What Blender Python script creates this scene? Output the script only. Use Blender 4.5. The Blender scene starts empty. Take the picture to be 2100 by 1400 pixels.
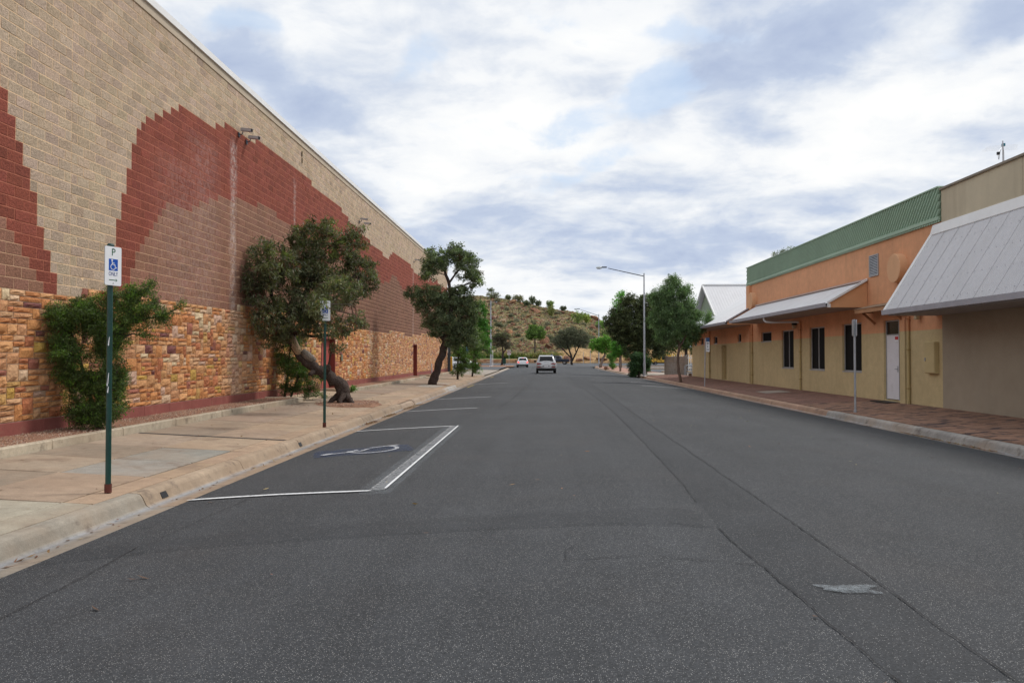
import bpy, math, random
import numpy as np
from mathutils import Vector, Matrix
R = math.radians
random.seed(7)
rng = np.random.default_rng(11)
S = bpy.context.scene
COL = S.collection

# ------------------------------------------------------------------ camera
cam_d = bpy.data.cameras.new("camera")
cam_d.sensor_width = 36.0
cam_d.lens = 36.0 * 1590 / 2100
cam_d.clip_start = 0.1
cam_d.clip_end = 3000
cam = bpy.data.objects.new("camera", cam_d)
COL.objects.link(cam)
cam.location = (0, 0, 1.75)
cam.rotation_euler = (math.pi / 2 + math.atan(31 / 1590), 0, math.atan(55 / 1590))
S.camera = cam

# ------------------------------------------------------------------ sky, sun, exposure
SUN_EL, SUN_AZ = R(52), R(60)          # azimuth measured from +Y towards +X
w = bpy.data.worlds.new("World")
S.world = w
w.use_nodes = True
nt = w.node_tree
for n in list(nt.nodes):
    nt.nodes.remove(n)


class NG:
    """small helper for building node graphs"""
    def __init__(s, tree):
        s.t = tree

    def n(s, kind, ins=None, **props):
        nd = s.t.nodes.new(kind)
        for k, v in props.items():
            setattr(nd, k, v)
        for k, v in (ins or {}).items():
            s.put(nd, k, v)
        return nd

    def put(s, nd, k, v):
        sock = nd.inputs[k]
        if isinstance(v, bpy.types.NodeSocket):
            s.t.links.new(v, sock)
        elif isinstance(v, bpy.types.Node):
            s.t.links.new(v.outputs[0], sock)
        else:
            if isinstance(v, (tuple, list)) and len(v) == 3 and sock.type == 'RGBA':
                v = (*v, 1)
            sock.default_value = v

    def m(s, op, a, b=None, c=None, clamp=False):
        nd = s.t.nodes.new('ShaderNodeMath')
        nd.operation = op
        nd.use_clamp = clamp
        for i, v in enumerate((a, b, c)):
            if v is not None:
                s.put(nd, i, v)
        return nd.outputs[0]

    def mix(s, fac, a, b, mode='MIX'):
        nd = s.t.nodes.new('ShaderNodeMix')
        nd.data_type = 'RGBA'
        nd.blend_type = mode
        nd.clamp_factor = True
        for i, v in ((0, fac), (6, a), (7, b)):
            sock = nd.inputs[i]
            if isinstance(v, bpy.types.NodeSocket):
                s.t.links.new(v, sock)
            else:
                if isinstance(v, (tuple, list)):
                    v = (*v[:3], 1)
                sock.default_value = v
        return nd.outputs[2]

    def rng(s, v, a, b, c=0.0, d=1.0, smooth=True):
        nd = s.t.nodes.new('ShaderNodeMapRange')
        nd.interpolation_type = 'SMOOTHSTEP' if smooth else 'LINEAR'
        s.put(nd, 0, v)
        for i, q in enumerate((a, b, c, d)):
            nd.inputs[i + 1].default_value = q
        return nd.outputs[0]

    def noise(s, vec, scale, detail=4, rough=.55, dist=0.0):
        nd = s.n('ShaderNodeTexNoise', {'Vector': vec, 'Scale': scale, 'Detail': detail, 'Roughness': rough, 'Distortion': dist})
        return nd.outputs[0]


g = NG(nt)
geo = g.n('ShaderNodeTexCoord')
sep = g.n('ShaderNodeSeparateXYZ', {0: geo.outputs['Generated']})
dx, dy, dz = sep.outputs
zz = g.m('ADD', g.m('MAXIMUM', dz, 0.0), 0.20)
pl = g.n('ShaderNodeCombineXYZ', {0: g.m('DIVIDE', dx, zz), 1: g.m('DIVIDE', dy, zz), 2: 0.0}).outputs[0]
big = g.noise(g.n('ShaderNodeMapping', {0: pl, 1: (3.1, 1.7, 0), 3: (.55, .75, 1)}).outputs[0], 1.0, 3, .5, .3)
med = g.noise(g.n('ShaderNodeMapping', {0: pl, 1: (7.3, 2.9, 0), 3: (1.5, 1.8, 1)}).outputs[0], 1.6, 7, .55, .2)
fine = g.noise(g.n('ShaderNodeMapping', {0: pl, 1: (1.3, 8.9, 0), 3: (1.35, 1.3, 1)}).outputs[0], 3.6, 9, .62, .35)
# named features of the cloud sheet, fixed in the sky ahead (tangent of azimuth, tangent of elevation)
ysafe = g.m('MAXIMUM', dy, 0.05)
q = g.n('ShaderNodeCombineXYZ', {0: g.m('DIVIDE', dx, ysafe), 1: g.m('DIVIDE', dz, ysafe), 2: 0.0}).outputs[0]
wn = g.n('ShaderNodeTexNoise', {'Vector': q, 'Scale': 5.0, 'Detail': 5.0, 'Roughness': .6})
sc_ = g.n('ShaderNodeVectorMath', {0: g.n('ShaderNodeVectorMath', {0: wn.outputs['Color'], 1: (-.5, -.5, 0)}, operation='ADD').outputs[0], 1: (.16, .11, 0)}, operation='MULTIPLY')
qw = g.n('ShaderNodeVectorMath', {0: q, 1: sc_.outputs[0]}, operation='ADD').outputs[0]
front = g.rng(dy, 0.05, 0.3)


def blob(cx, cy, rx, ry, rot=0.0, amp=1.0):
    a = g.n('ShaderNodeVectorMath', {0: qw, 1: (-cx, -cy, 0)}, operation='ADD').outputs[0]
    b = g.n('ShaderNodeVectorRotate', {'Vector': a, 'Angle': -rot}, rotation_type='Z_AXIS').outputs[0]
    c = g.n('ShaderNodeVectorMath', {0: b, 1: (1 / rx, 1 / ry, 0)}, operation='MULTIPLY').outputs[0]
    l = g.n('ShaderNodeVectorMath', {0: c}, operation='LENGTH').outputs['Value']
    return g.m('MULTIPLY', g.rng(l, 0.15, 1.15, amp, 0.0), front)


def P(px, py):
    return ((px - 1105) / 1590, (731 - py) / 1590)


dark = None
for (px, py, rx, ry, rot, amp) in [(1610, 90, 330, 95, .30, .80), (2060, 60, 130, 60, .2, .45), (1540, 270, 170, 62, -.15, .62),
                                   (1500, 505, 330, 52, .05, .62), (490, 120, 190, 95, -.5, .55), (1400, 200, 190, 70, .2, .25),
                                   (1180, 520, 260, 50, 0, .3), (650, 240, 170, 60, -.6, .3), (1900, 300, 240, 60, .1, .22),
                                   (1000, 110, 200, 60, 0, .22), (1700, 420, 260, 60, .2, .25), (1020, 420, 200, 40, .1, .22)]:
    v = blob(*P(px, py), rx / 1590, ry / 1590, rot, amp)
    dark = v if dark is None else g.m('ADD', dark, v)
gap = None
for (px, py, rx, ry, rot, amp) in [(1345, 175, 120, 70, .6, .42), (1420, 60, 140, 40, .1, .42), (850, 120, 90, 60, .5, .3), (470, 25, 110, 45, -.2, .42),
                                   (1180, 250, 110, 60, .4, .25), (1240, 330, 140, 40, .4, .25), (1100, 30, 120, 40, 0, .2), (1150, 390, 120, 35, .2, .25)]:
    v = blob(*P(px, py), rx / 1590, ry / 1590, rot, amp)
    gap = v if gap is None else g.m('ADD', gap, v)
bright = None
for (px, py, rx, ry, rot, amp) in [(1950, 190, 330, 60, .25, .35), (1150, 120, 330, 200, 0, .25), (1000, 330, 330, 120, 0, .22), (800, 330, 200, 110, -.7, .15)]:
    v = blob(*P(px, py), rx / 1590, ry / 1590, rot, amp)
    bright = v if bright is None else g.m('ADD', bright, v)
sh = g.m('ADD', g.m('MULTIPLY', g.m('SUBTRACT', big, .5), 1.3), g.m('MULTIPLY', g.m('SUBTRACT', med, .5), 1.5))
sh = g.m('ADD', sh, g.m('MULTIPLY', g.m('SUBTRACT', fine, .5), .95))
tone = g.m('ADD', g.m('SUBTRACT', g.m('ADD', sh, .68), g.m('MULTIPLY', dark, .72)), bright, clamp=True)
SKYK = 1.0
cr = g.n('ShaderNodeValToRGB', {0: tone})
el = cr.color_ramp.elements
el[0].position = 0.0
el[0].color = (.44, .52, .70, 1)
el[1].position = 1.0
el[1].color = (.985, .99, .985, 1)
for p_, c_ in ((.32, (.54, .62, .775, 1)), (.58, (.74, .79, .87, 1)), (.78, (.91, .93, .955, 1))):
    e = el.new(p_)
    e.color = c_
gapm = g.rng(g.m('ADD', g.m('SUBTRACT', fine, .0), g.m('SUBTRACT', gap, g.m('MULTIPLY', big, .25))), .48, .78)
sky = g.n('ShaderNodeTexSky', sky_type='NISHITA', sun_disc=False, sun_elevation=SUN_EL, sun_rotation=SUN_AZ)
skyc = g.mix(.75, sky.outputs[0], (4.3, 5.4, 6.9))
cl10 = g.mix(1.0, cr.outputs[0], (7.2, 7.2, 7.2), 'MULTIPLY')
hz = g.rng(dz, 0.0, .10, .55, 0.0)
cl10 = g.mix(hz, cl10, (5.4, 5.9, 6.6))
sk = g.mix(g.m('SUBTRACT', 1.0, g.m('MULTIPLY', gapm, .62)), skyc, cl10)
bg = g.n('ShaderNodeBackground', {0: sk, 1: 0.1})
out = g.n('ShaderNodeOutputWorld', {0: bg.outputs[0]})

sd = bpy.data.lights.new("sun", 'SUN')
sd.energy = 1.5
sd.angle = R(10)
sd.color = (1, .955, .89)
sun = bpy.data.objects.new("sun", sd)
COL.objects.link(sun)
d = Vector((math.sin(SUN_AZ) * math.cos(SUN_EL), math.cos(SUN_AZ) * math.cos(SUN_EL), math.sin(SUN_EL)))
sun.rotation_euler = d.to_track_quat('Z', 'Y').to_euler()
sun.location = (40, 20, 60)
S.view_settings.view_transform = 'Standard'
S.view_settings.look = 'None'
S.view_settings.gamma = 1
S.view_settings.use_curve_mapping = False
S.view_settings.exposure = 0.50
S.cycles.max_bounces = 6
S.cycles.transparent_max_bounces = 8


# ------------------------------------------------------------------ mesh helpers
class MB:
    def __init__(s):
        s.v, s.f, s.c = [], [], []

    def add(s, vs, fs, col=(1, 1, 1)):
        b = len(s.v)
        s.v += [tuple(p) for p in vs]
        s.f += [tuple(i + b for i in f) for f in fs]
        s.c += [col] * len(vs)
        return s

    def box(s, x0, x1, y0, y1, z0, z1, col=(1, 1, 1)):
        return s.add([(x0, y0, z0), (x1, y0, z0), (x1, y1, z0), (x0, y1, z0), (x0, y0, z1), (x1, y0, z1), (x1, y1, z1), (x0, y1, z1)],
                     [(0, 3, 2, 1), (4, 5, 6, 7), (0, 1, 5, 4), (1, 2, 6, 5), (2, 3, 7, 6), (3, 0, 4, 7)], col)

    def cbox(s, x0, x1, y0, y1, z0, z1, c=.01, col=(1, 1, 1)):
        """box with chamfered edges"""
        vs, fs = [], []
        X, Y, Z = (x0, x1), (y0, y1), (z0, z1)
        idx = {}
        for i in (0, 1):
            for j in (0, 1):
                for k in (0, 1):
                    sx, sy, sz = (c if i == 0 else -c), (c if j == 0 else -c), (c if k == 0 else -c)
                    for a, p in enumerate(((X[i], Y[j] + sy, Z[k] + sz), (X[i] + sx, Y[j], Z[k] + sz), (X[i] + sx, Y[j] + sy, Z[k]))):
                        idx[i, j, k, a] = len(vs)
                        vs.append(p)
        I = idx
        for i in (0, 1):
            q = [I[i, 0, 0, 0], I[i, 1, 0, 0], I[i, 1, 1, 0], I[i, 0, 1, 0]]
            fs.append(q if i else q[::-1])
            q = [I[0, i, 0, 1], I[1, i, 0, 1], I[1, i, 1, 1], I[0, i, 1, 1]]
            fs.append(q[::-1] if i else q)
            q = [I[0, 0, i, 2], I[1, 0, i, 2], I[1, 1, i, 2], I[0, 1, i, 2]]
            fs.append(q if i else q[::-1])
        for j in (0, 1):
            for k in (0, 1):
                fs.append([I[0, j, k, 1], I[1, j, k, 1], I[1, j, k, 2], I[0, j, k, 2]])
                fs.append([I[j, 0, k, 0], I[j, 1, k, 0], I[j, 1, k, 2], I[j, 0, k, 2]])
                fs.append([I[j, k, 0, 0], I[j, k, 1, 0], I[j, k, 1, 1], I[j, k, 0, 1]])
        for i in (0, 1):
            for j in (0, 1):
                for k in (0, 1):
                    fs.append([I[i, j, k, 0], I[i, j, k, 1], I[i, j, k, 2]])
        return s.add(vs, fs, col)

    def tube(s, pts, rad, n=8, col=(1, 1, 1), cap=True, jit=0.0):
        pts = [Vector(p) for p in pts]
        if not isinstance(rad, (list, tuple)):
            rad = [rad] * len(pts)
        vs, fs = [], []
        up = None
        for i, p in enumerate(pts):
            d = (pts[min(i + 1, len(pts) - 1)] - pts[max(i - 1, 0)])
            if d.length < 1e-9:
                d = Vector((0, 0, 1))
            d.normalize()
            if up is None:
                up = Vector((1, 0, 0)) if abs(d.x) < .9 else Vector((0, 1, 0))
            u = (up - d * up.dot(d)).normalized()
            v = d.cross(u)
            up = u
            for k in range(n):
                a = 2 * math.pi * k / n
                r = rad[i] * (1 + random.uniform(-jit, jit))
                vs.append(p + (u * math.cos(a) + v * math.sin(a)) * r)
        for i in range(len(pts) - 1):
            for k in range(n):
                k2 = (k + 1) % n
                fs.append((i * n + k, i * n + k2, (i + 1) * n + k2, (i + 1) * n + k))
        if cap:
            fs.append(tuple(range(n))[::-1])
            fs.append(tuple((len(pts) - 1) * n + k for k in range(n)))
        return s.add(vs, fs, col)

    def prism(s, poly, x0, x1, axis='x', col=(1, 1, 1)):
        """extrude a 2-D polygon along an axis"""
        n = len(poly)
        mk = {'x': lambda a, b, t: (t, a, b), 'y': lambda a, b, t: (a, t, b), 'z': lambda a, b, t: (a, b, t)}[axis]
        vs = [mk(a, b, x0) for a, b in poly] + [mk(a, b, x1) for a, b in poly]
        fs = [tuple(range(n))[::-1], tuple(range(n, 2 * n))] + [(i, (i + 1) % n, n + (i + 1) % n, n + i) for i in range(n)]
        return s.add(vs, fs, col)

    def build(s, name, mat, parent=None, smooth=False, fix=True):
        me = bpy.data.meshes.new(name)
        me.from_pydata(s.v, [], s.f)
        if s.c:
            a = me.color_attributes.new("Col", 'FLOAT_COLOR', 'POINT')
            arr = np.ones((len(s.v), 4), np.float32)
            arr[:, :3] = np.array([c[:3] for c in s.c], np.float32)
            a.data.foreach_set('color', arr.ravel())
        if smooth:
            me.polygons.foreach_set('use_smooth', [True] * len(me.polygons))
        me.materials.append(mat)
        if fix:
            import bmesh
            bm = bmesh.new()
            bm.from_mesh(me)
            bmesh.ops.recalc_face_normals(bm, faces=bm.faces)
            bm.to_mesh(me)
            bm.free()
        me.update()
        o = bpy.data.objects.new(name, me)
        COL.objects.link(o)
        if parent:
            o.parent = parent
        return o


def tag(o, label=None, cat=None, group=None, kind=None):
    if label:
        o['label'] = label
    if cat:
        o['category'] = cat
    if group:
        o['group'] = group
    if kind:
        o['kind'] = kind
    return o


def empty(name, loc=(0, 0, 0), rz=0.0, parent=None):
    o = bpy.data.objects.new(name, None)
    o.location = loc
    o.rotation_euler = (0, 0, rz)
    o.empty_display_size = .2
    COL.objects.link(o)
    if parent:
        o.parent = parent
    return o


def copy_tree(o, parent=None):
    c = o.copy()
    COL.objects.link(c)
    c.parent = parent
    for ch in list(o.children):
        copy_tree(ch, c)
    return c


# ------------------------------------------------------------------ materials
def mat(name, base=None, rough=.8, metal=0.0, var=((3.0, .18), (25.0, .12)), bump=None, spec=.3, hue=None, dirt=None, coat=0.0, streak=None):
    """base None = colour attribute 'Col' of the mesh; var = noise variation of brightness"""
    m_ = bpy.data.materials.new(name)
    m_.use_nodes = True
    t = m_.node_tree
    h = NG(t)
    bs = t.nodes['Principled BSDF']
    pos = h.n('ShaderNodeNewGeometry').outputs['Position']
    if base is None:
        c = h.n('ShaderNodeAttribute', attribute_name='Col').outputs['Color']
    else:
        c = h.n('ShaderNodeRGB').outputs[0]
        c.default_value = (*base, 1)
    for sc, am in var:
        v = h.noise(pos, sc, 5, .6)
        f = h.rng(v, .25, .75, 1 - am, 1 + am, False)
        c = h.mix(1.0, c, h.n('ShaderNodeCombineColor', {0: f, 1: f, 2: f}).outputs[0], 'MULTIPLY')
    if hue:
        v = h.rng(h.noise(pos, hue[0], 4, .6), .42, .62)
        c = h.mix(h.m('MULTIPLY', v, hue[2]), c, hue[1])
    if streak:   # (scale, colour, amount): rain streaks that run down a wall
        mp = h.n('ShaderNodeMapping', {0: pos, 3: (streak[0], streak[0], streak[0] * .07)}).outputs[0]
        v = h.rng(h.noise(mp, 1.0, 5, .65), .5, .75)
        c = h.mix(h.m('MULTIPLY', v, streak[2]), c, streak[1])
    if dirt:
        v = h.rng(h.noise(pos, dirt[0], 6, .7), .52, .7)
        c = h.mix(h.m('MULTIPLY', v, dirt[2]), c, dirt[1])
    t.links.new(c, bs.inputs['Base Color'])
    bs.inputs['Roughness'].default_value = rough
    bs.inputs['Metallic'].default_value = metal
    bs.inputs['Specular IOR Level'].default_value = spec
    bs.inputs['Coat Weight'].default_value = coat
    if bump:
        hgt = None
        for sc, am in bump[1]:
            v = h.m('MULTIPLY', h.noise(pos, sc, 4, .6), am)
            hgt = v if hgt is None else h.m('ADD', hgt, v)
        bn = h.n('ShaderNodeBump', {'Height': hgt, 'Distance': bump[0], 'Strength': 1.0})
        t.links.new(bn.outputs[0], bs.inputs['Normal'])
    return m_


def asphalt_mat(name, base=.052, chips=.55, tint=(1.0, 1.0, 1.02), big=.2):
    m_ = bpy.data.materials.new(name)
    m_.use_nodes = True
    t = m_.node_tree
    h = NG(t)
    bs = t.nodes['Principled BSDF']
    pos = h.n('ShaderNodeNewGeometry').outputs['Position']
    f = h.rng(h.noise(pos, .22, 4, .6), .3, .7, 1 - big, 1 + big, False)
    tr = h.noise(h.n('ShaderNodeMapping', {0: pos, 3: (1.4, .035, 1)}).outputs[0], 1.0, 3, .6)
    f = h.m('MULTIPLY', f, h.rng(tr, .3, .7, .86, 1.15, False))
    f = h.m('MULTIPLY', f, h.rng(h.noise(pos, 1.7, 5, .65), .3, .7, .88, 1.12, False))
    f = h.m('MULTIPLY', f, h.rng(h.noise(pos, 50, 4, .8), .3, .7, .40, 1.6, False))
    st = h.rng(h.noise(h.n('ShaderNodeMapping', {0: pos, 1: (3, 5, 0), 3: (.6, .3, 1)}).outputs[0], 1.0, 6, .7), .60, .72)
    f = h.m('MULTIPLY', f, h.m('SUBTRACT', 1.0, h.m('MULTIPLY', st, .22)))
    b = h.mix(1.0, tuple(base * k for k in tint), h.n('ShaderNodeCombineColor', {0: f, 1: f, 2: f}).outputs[0], 'MULTIPLY')
    vo = h.n('ShaderNodeTexVoronoi', {'Vector': pos, 'Scale': 105.0, 'Randomness': 1.0})
    sp = h.n('ShaderNodeSeparateColor', {0: vo.outputs['Color']})
    on = h.m('MULTIPLY', h.rng(vo.outputs['Distance'], .34, .22), h.rng(sp.outputs[0], 1 - chips * .55, 1 - chips * .55 + .08))
    chipc = h.mix(sp.outputs[1], (.09, .09, .098), (.44, .43, .41))
    c = h.mix(on, b, chipc)
    # warm dust lying on the surface
    du = h.rng(h.noise(pos, .55, 5, .6), .5, .8)
    c = h.mix(h.m('MULTIPLY', du, .10), c, (.13, .10, .08))
    t.links.new(c, bs.inputs['Base Color'])
    bs.inputs['Roughness'].default_value = .82
    bs.inputs['Specular IOR Level'].default_value = .35
    hg = h.m('ADD', h.m('MULTIPLY', vo.outputs['Distance'], -.6), h.noise(pos, 160, 2, .6))
    t.links.new(h.n('ShaderNodeBump', {'Height': hg, 'Distance': .004, 'Strength': .8}).outputs[0], bs.inputs['Normal'])
    return m_


def paint_mat(name, col, cover=.5, soft=.12, edge=30.0, alpha=1.0):
    """worn road paint: the road shows through where it has rubbed off"""
    m_ = bpy.data.materials.new(name)
    m_.use_nodes = True
    t = m_.node_tree
    h = NG(t)
    bs = t.nodes['Principled BSDF']
    pos = h.n('ShaderNodeNewGeometry').outputs['Position']
    a = h.m('ADD', h.m('MULTIPLY', h.noise(pos, edge, 5, .75), .75), h.m('MULTIPLY', h.noise(pos, 4.0, 3, .6), .25))
    msk = h.rng(a, 1 - cover - soft, 1 - cover + soft)
    u = h.n('ShaderNodeAttribute', attribute_name='Col').outputs['Color']
    e = h.n('ShaderNodeSeparateColor', {0: u}).outputs[0]       # 1 in the middle of the stroke, 0 at its rim
    msk = h.m('MULTIPLY', msk, h.rng(h.m('ADD', e, h.m('MULTIPLY', h.m('SUBTRACT', h.noise(pos, 22, 4, .7), .5), 1.2)), .15, .4))
    bs.inputs['Base Color'].default_value = (*col, 1)
    bs.inputs['Roughness'].default_value = .8
    t.links.new(h.m('MULTIPLY', msk, alpha), bs.inputs['Alpha'])
    return m_


def leaf_mat(name, trans=.35):
    m_ = bpy.data.materials.new(name)
    m_.use_nodes = True
    t = m_.node_tree
    h = NG(t)
    bs = t.nodes['Principled BSDF']
    c = h.n('ShaderNodeAttribute', attribute_name='Col').outputs['Color']
    t.links.new(c, bs.inputs['Base Color'])
    bs.inputs['Roughness'].default_value = .5
    bs.inputs['Specular IOR Level'].default_value = .35
    tl = h.n('ShaderNodeBsdfTranslucent', {0: h.mix(1.0, c, (1.1, 1.35, .5), 'MULTIPLY')})
    mx = h.n('ShaderNodeMixShader', {0: trans, 1: bs.outputs[0], 2: tl.outputs[0]})
    t.links.new(mx.outputs[0], t.nodes['Material Output'].inputs[0])
    return m_


M = {}
M['asphalt'] = asphalt_mat('asphalt', .040, 1.0, (.94, 1.0, 1.10))
M['asphalt_dark'] = asphalt_mat('asphalt_dark', .050, .42)
M['asphalt_patch'] = asphalt_mat('asphalt_patch', .037, .55, (.94, 1, 1.10), .12)
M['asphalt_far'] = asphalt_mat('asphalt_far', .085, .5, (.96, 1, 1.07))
M['crack'] = mat('crack_tar', (.010, .010, .011), .7, var=((9, .3),))
M['paint'] = paint_mat('white_road_paint', (.72, .73, .74), .62)
M['paint_worn'] = paint_mat('worn_white_paint', (.50, .50, .50), .47, .12, 30, .8)
M['paint_haze'] = paint_mat('overspray_paint', (.45, .49, .53), .48, .14, 90, .20)
M['paint_blue'] = paint_mat('faded_blue_paint', (.035, .065, .15), .50, .14, 40, .55)
M['paint_yellow'] = paint_mat('yellow_paint', (.6, .45, .12), .55)
M['concrete'] = mat('footpath_concrete', None, .9, var=((.6, .16), (5, .18), (60, .20)), bump=(.004, ((90, .6), (14, .5))), dirt=(1.3, (.20, .14, .10), .6), hue=(.35, (.37, .25, .165), .35))
M['kerb'] = mat('kerb_concrete', None, .88, var=((1.2, .2), (9, .16), (70, .15)), bump=(.005, ((60, .6), (10, .6))), dirt=(3.0, (.10, .075, .06), .6), hue=(.5, (.34, .24, .16), .45))
M['block'] = None
M['stone'] = mat('sandstone', None, .9, var=((6, .16), (28, .24), (90, .14)), bump=(.035, ((22, .8), (60, .4), (7, .5))), dirt=(3.5, (.60, .36, .13), .25))
M['mortar'] = mat('mortar', None, .95, var=((8, .12), (80, .12)), bump=(.003, ((120, 1),)))
M['render'] = mat('rendered_wall', None, .88, var=((.5, .11), (4, .07), (45, .10)), bump=(.004, ((38, .7), (110, .3))), streak=(1.3, (.34, .21, .11), .24))
M['render_beige'] = mat('beige_render', (.36, .305, .23), .9, var=((.35, .12), (3, .06), (60, .05)), bump=(.003, ((50, .7), (120, .3))), dirt=(.8, (.36, .31, .24), .35))
M['maroon'] = mat('maroon_paint', (.27, .085, .07), .75, var=((2, .15), (30, .12)), dirt=(4, (.30, .16, .11), .4), bump=(.003, ((40, 1),)))
M['gravel'] = mat('red_gravel_soil', (.28, .155, .10), .95, var=((2, .2), (60, .4), (160, .3)), bump=(.012, ((70, 1), (160, .5))))
M['pebble'] = mat('pebble', None, .9, var=((30, .2),))
M['paver'] = mat('clay_paver', None, .88, var=((.5, .16), (7, .12), (80, .14)), bump=(.002, ((90, 1),)), dirt=(.9, (.10, .065, .055), .5))
M['sand'] = mat('joint_sand', (.16, .10, .07), .95)
M['white_sheet'] = mat('white_painted_sheet', (.74, .74, .75), .55, .0, var=((.4, .06), (6, .06)), spec=.4, streak=(.7, (.56, .54, .53), .4))
M['grey_sheet'] = mat('pale_grey_sheet', (.58, .575, .59), .55, .0, var=((.4, .05), (6, .05)), spec=.4, streak=(.7, (.47, .46, .45), .35))
M['gutter'] = mat('grey_gutter_metal', (.42, .42, .46), .5, .2, var=((2, .1),))
M['white_trim'] = mat('white_trim', (.80, .80, .79), .5, var=((2, .06),))
M['green_sheet'] = mat('green_cladding', (.36, .50, .375), .6, .0, var=((.6, .08), (9, .06)), spec=.35, streak=(.8, (.27, .38, .28), .4))
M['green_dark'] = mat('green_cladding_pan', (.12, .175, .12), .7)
M['soffit'] = mat('soffit_board', (.42, .34, .29), .85, var=((.8, .1),))
M['orange_paint'] = mat('orange_paint', (.68, .355, .18), .85, var=((1, .08), (30, .06)), bump=(.003, ((60, 1),)))
M['yellow_paint_wall'] = mat('ochre_paint', (.56, .45, .235), .8, var=((2, .08),))
M['glass'] = mat('dark_glass', (.008, .009, .010), .12, var=(), spec=.35)
M['screen'] = mat('flyscreen_mesh', (.006, .006, .0065), .6, var=(), spec=.08)
M['alu'] = mat('anodised_frame', (.42, .42, .42), .45, .4, var=((5, .08),))
M['white_door'] = mat('white_door_paint', (.74, .73, .76), .55, var=((2, .05),), dirt=(3, (.5, .45, .42), .25))
M['steel'] = mat('galvanised_steel', (.42, .44, .47), .5, .35, var=((4, .18), (30, .12)))
M['darksteel'] = mat('dark_metal', (.09, .10, .12), .5, .5)
M['pvc'] = mat('pvc_pipe', (.62, .61, .60), .45, var=((3, .06),))
M['green_post'] = mat('green_post_paint', (.004, .045, .036), .42, var=((6, .2), (40, .2)), dirt=(9, (.02, .09, .07), .4), spec=.5)
M['rust'] = mat('rusty_collar', (.115, .035, .025), .8, var=((20, .3),), bump=(.003, ((50, 1),)))
M['sign_white'] = mat('sign_face_white', (.82, .83, .85), .4, var=((5, .04),))
M['sign_blue'] = mat('sign_blue', (.01, .085, .42), .4, var=())
M['sign_green'] = mat('sign_green_print', (.015, .11, .05), .45, var=())
M['sign_navy'] = mat('sign_navy_print', (.015, .035, .22), .45, var=())
M['sign_red'] = mat('sign_red', (.5, .02, .02), .45, var=())
M['black'] = mat('black_plastic', (.012, .012, .013), .5, var=())
M['bark'] = mat('bark', None, .95, var=((5, .35), (22, .45)), bump=(.06, ((14, 1), (45, .6))))
M['leaf'] = leaf_mat('foliage')
M['leaf_dull'] = leaf_mat('foliage_dull', .18)
M['rock'] = mat('red_rock', None, .95, var=((.5, .3), (1.6, .4), (6, .25)), bump=(.5, ((1.6, 1), (5, .5))), hue=(.9, (.10, .06, .045), .6))
M['grass'] = leaf_mat('grass_blades', .2)
M['white_car'] = mat('white_car_paint', (.74, .75, .77), .28, var=(), spec=.5, coat=.6)
M['silver_car'] = mat('silver_car_paint', (.50, .50, .51), .32, .35, var=(), spec=.5, coat=.6)
M['blue_car'] = mat('dark_blue_car_paint', (.012, .022, .045), .28, .2, var=(), spec=.5, coat=.6)
M['yellow_car'] = mat('yellow_paint_body', (.66, .38, .05), .4, var=(), coat=.3)
M['tyre'] = mat('tyre_rubber', (.015, .015, .016), .8, var=())
M['rim'] = mat('alloy_rim', (.5, .5, .52), .35, .7, var=())
M['tail'] = mat('tail_lamp_red', (.30, .012, .014), .25, var=(), coat=.5)
tl_ = bpy.data.materials.new('lit_brake_lamp')
tl_.use_nodes = True
b_ = tl_.node_tree.nodes['Principled BSDF']
b_.inputs['Base Color'].default_value = (.6, .02, .02, 1)
b_.inputs['Emission Color'].default_value = (1, .06, .03, 1)
b_.inputs['Emission Strength'].default_value = 1.6
M['tail_lit'] = tl_

# split-face block: face colour from the attribute, white salt runs below three leaks
m_ = mat('split_face_block', None, .95, var=((.35, .06), (2.2, .07), (20, .26), (48, .24)), bump=(.028, ((24, 1), (60, .6))))
t = m_.node_tree
h = NG(t)
bs = t.nodes['Principled BSDF']
src = bs.inputs['Base Color'].links[0].from_socket
pos = h.n('ShaderNodeNewGeometry').outputs['Position']
sx = h.n('ShaderNodeSeparateXYZ', {0: pos})
tot = None
for yc, wd, zt, am in ((22.6, .34, 8.35, .62), (28.25, .20, 8.45, .5), (54.3, .35, 8.2, .45), (19.6, 2.3, 7.0, .16), (20.6, 1.4, 7.9, .18), (36.4, .5, 8.4, .18)):
    wob = h.m('MULTIPLY', h.m('SUBTRACT', h.noise(pos, 2.0, 3, .6), .5), .35)
    dd = h.m('ABSOLUTE', h.m('ADD', h.m('SUBTRACT', sx.outputs[1], yc), wob))
    a = h.rng(dd, wd * .15, wd, 1, 0)
    a = h.m('MULTIPLY', a, h.rng(sx.outputs[2], zt, zt - .5))
    a = h.m('MULTIPLY', a, h.rng(h.noise(pos, 9, 6, .75), .42, .62, .15, 1))
    a = h.m('MULTIPLY', a, am)
    tot = a if tot is None else h.m('MAXIMUM', tot, a)
t.links.new(h.mix(tot, src, (.70, .58, .53)), bs.inputs['Base Color'])
M['block'] = m_
# ------------------------------------------------------------------ ground, road
def crown(x):
    return .20 * (1 - ((x - 2.0) / 6.27) ** 2)


def sstep(a, b, v):
    k = min(1, max(0, (v - a) / (b - a)))
    return k * k * (3 - 2 * k)


def road_z(x, y):
    c = crown(min(8.28, max(-4.26, x)))
    return c + (.15 - c) * sstep(112, 130, y)


def sheet(name, xs, ys, zf, m, **tg):
    b = MB()
    vs = [(x, y, zf(x, y)) for y in ys for x in xs]
    n = len(xs)
    fs = [(j * n + i, j * n + i + 1, (j + 1) * n + i + 1, (j + 1) * n + i) for j in range(len(ys) - 1) for i in range(n - 1)]
    b.add(vs, fs)
    o = b.build(name, m, fix=False)
    return tag(o, **tg)


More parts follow.
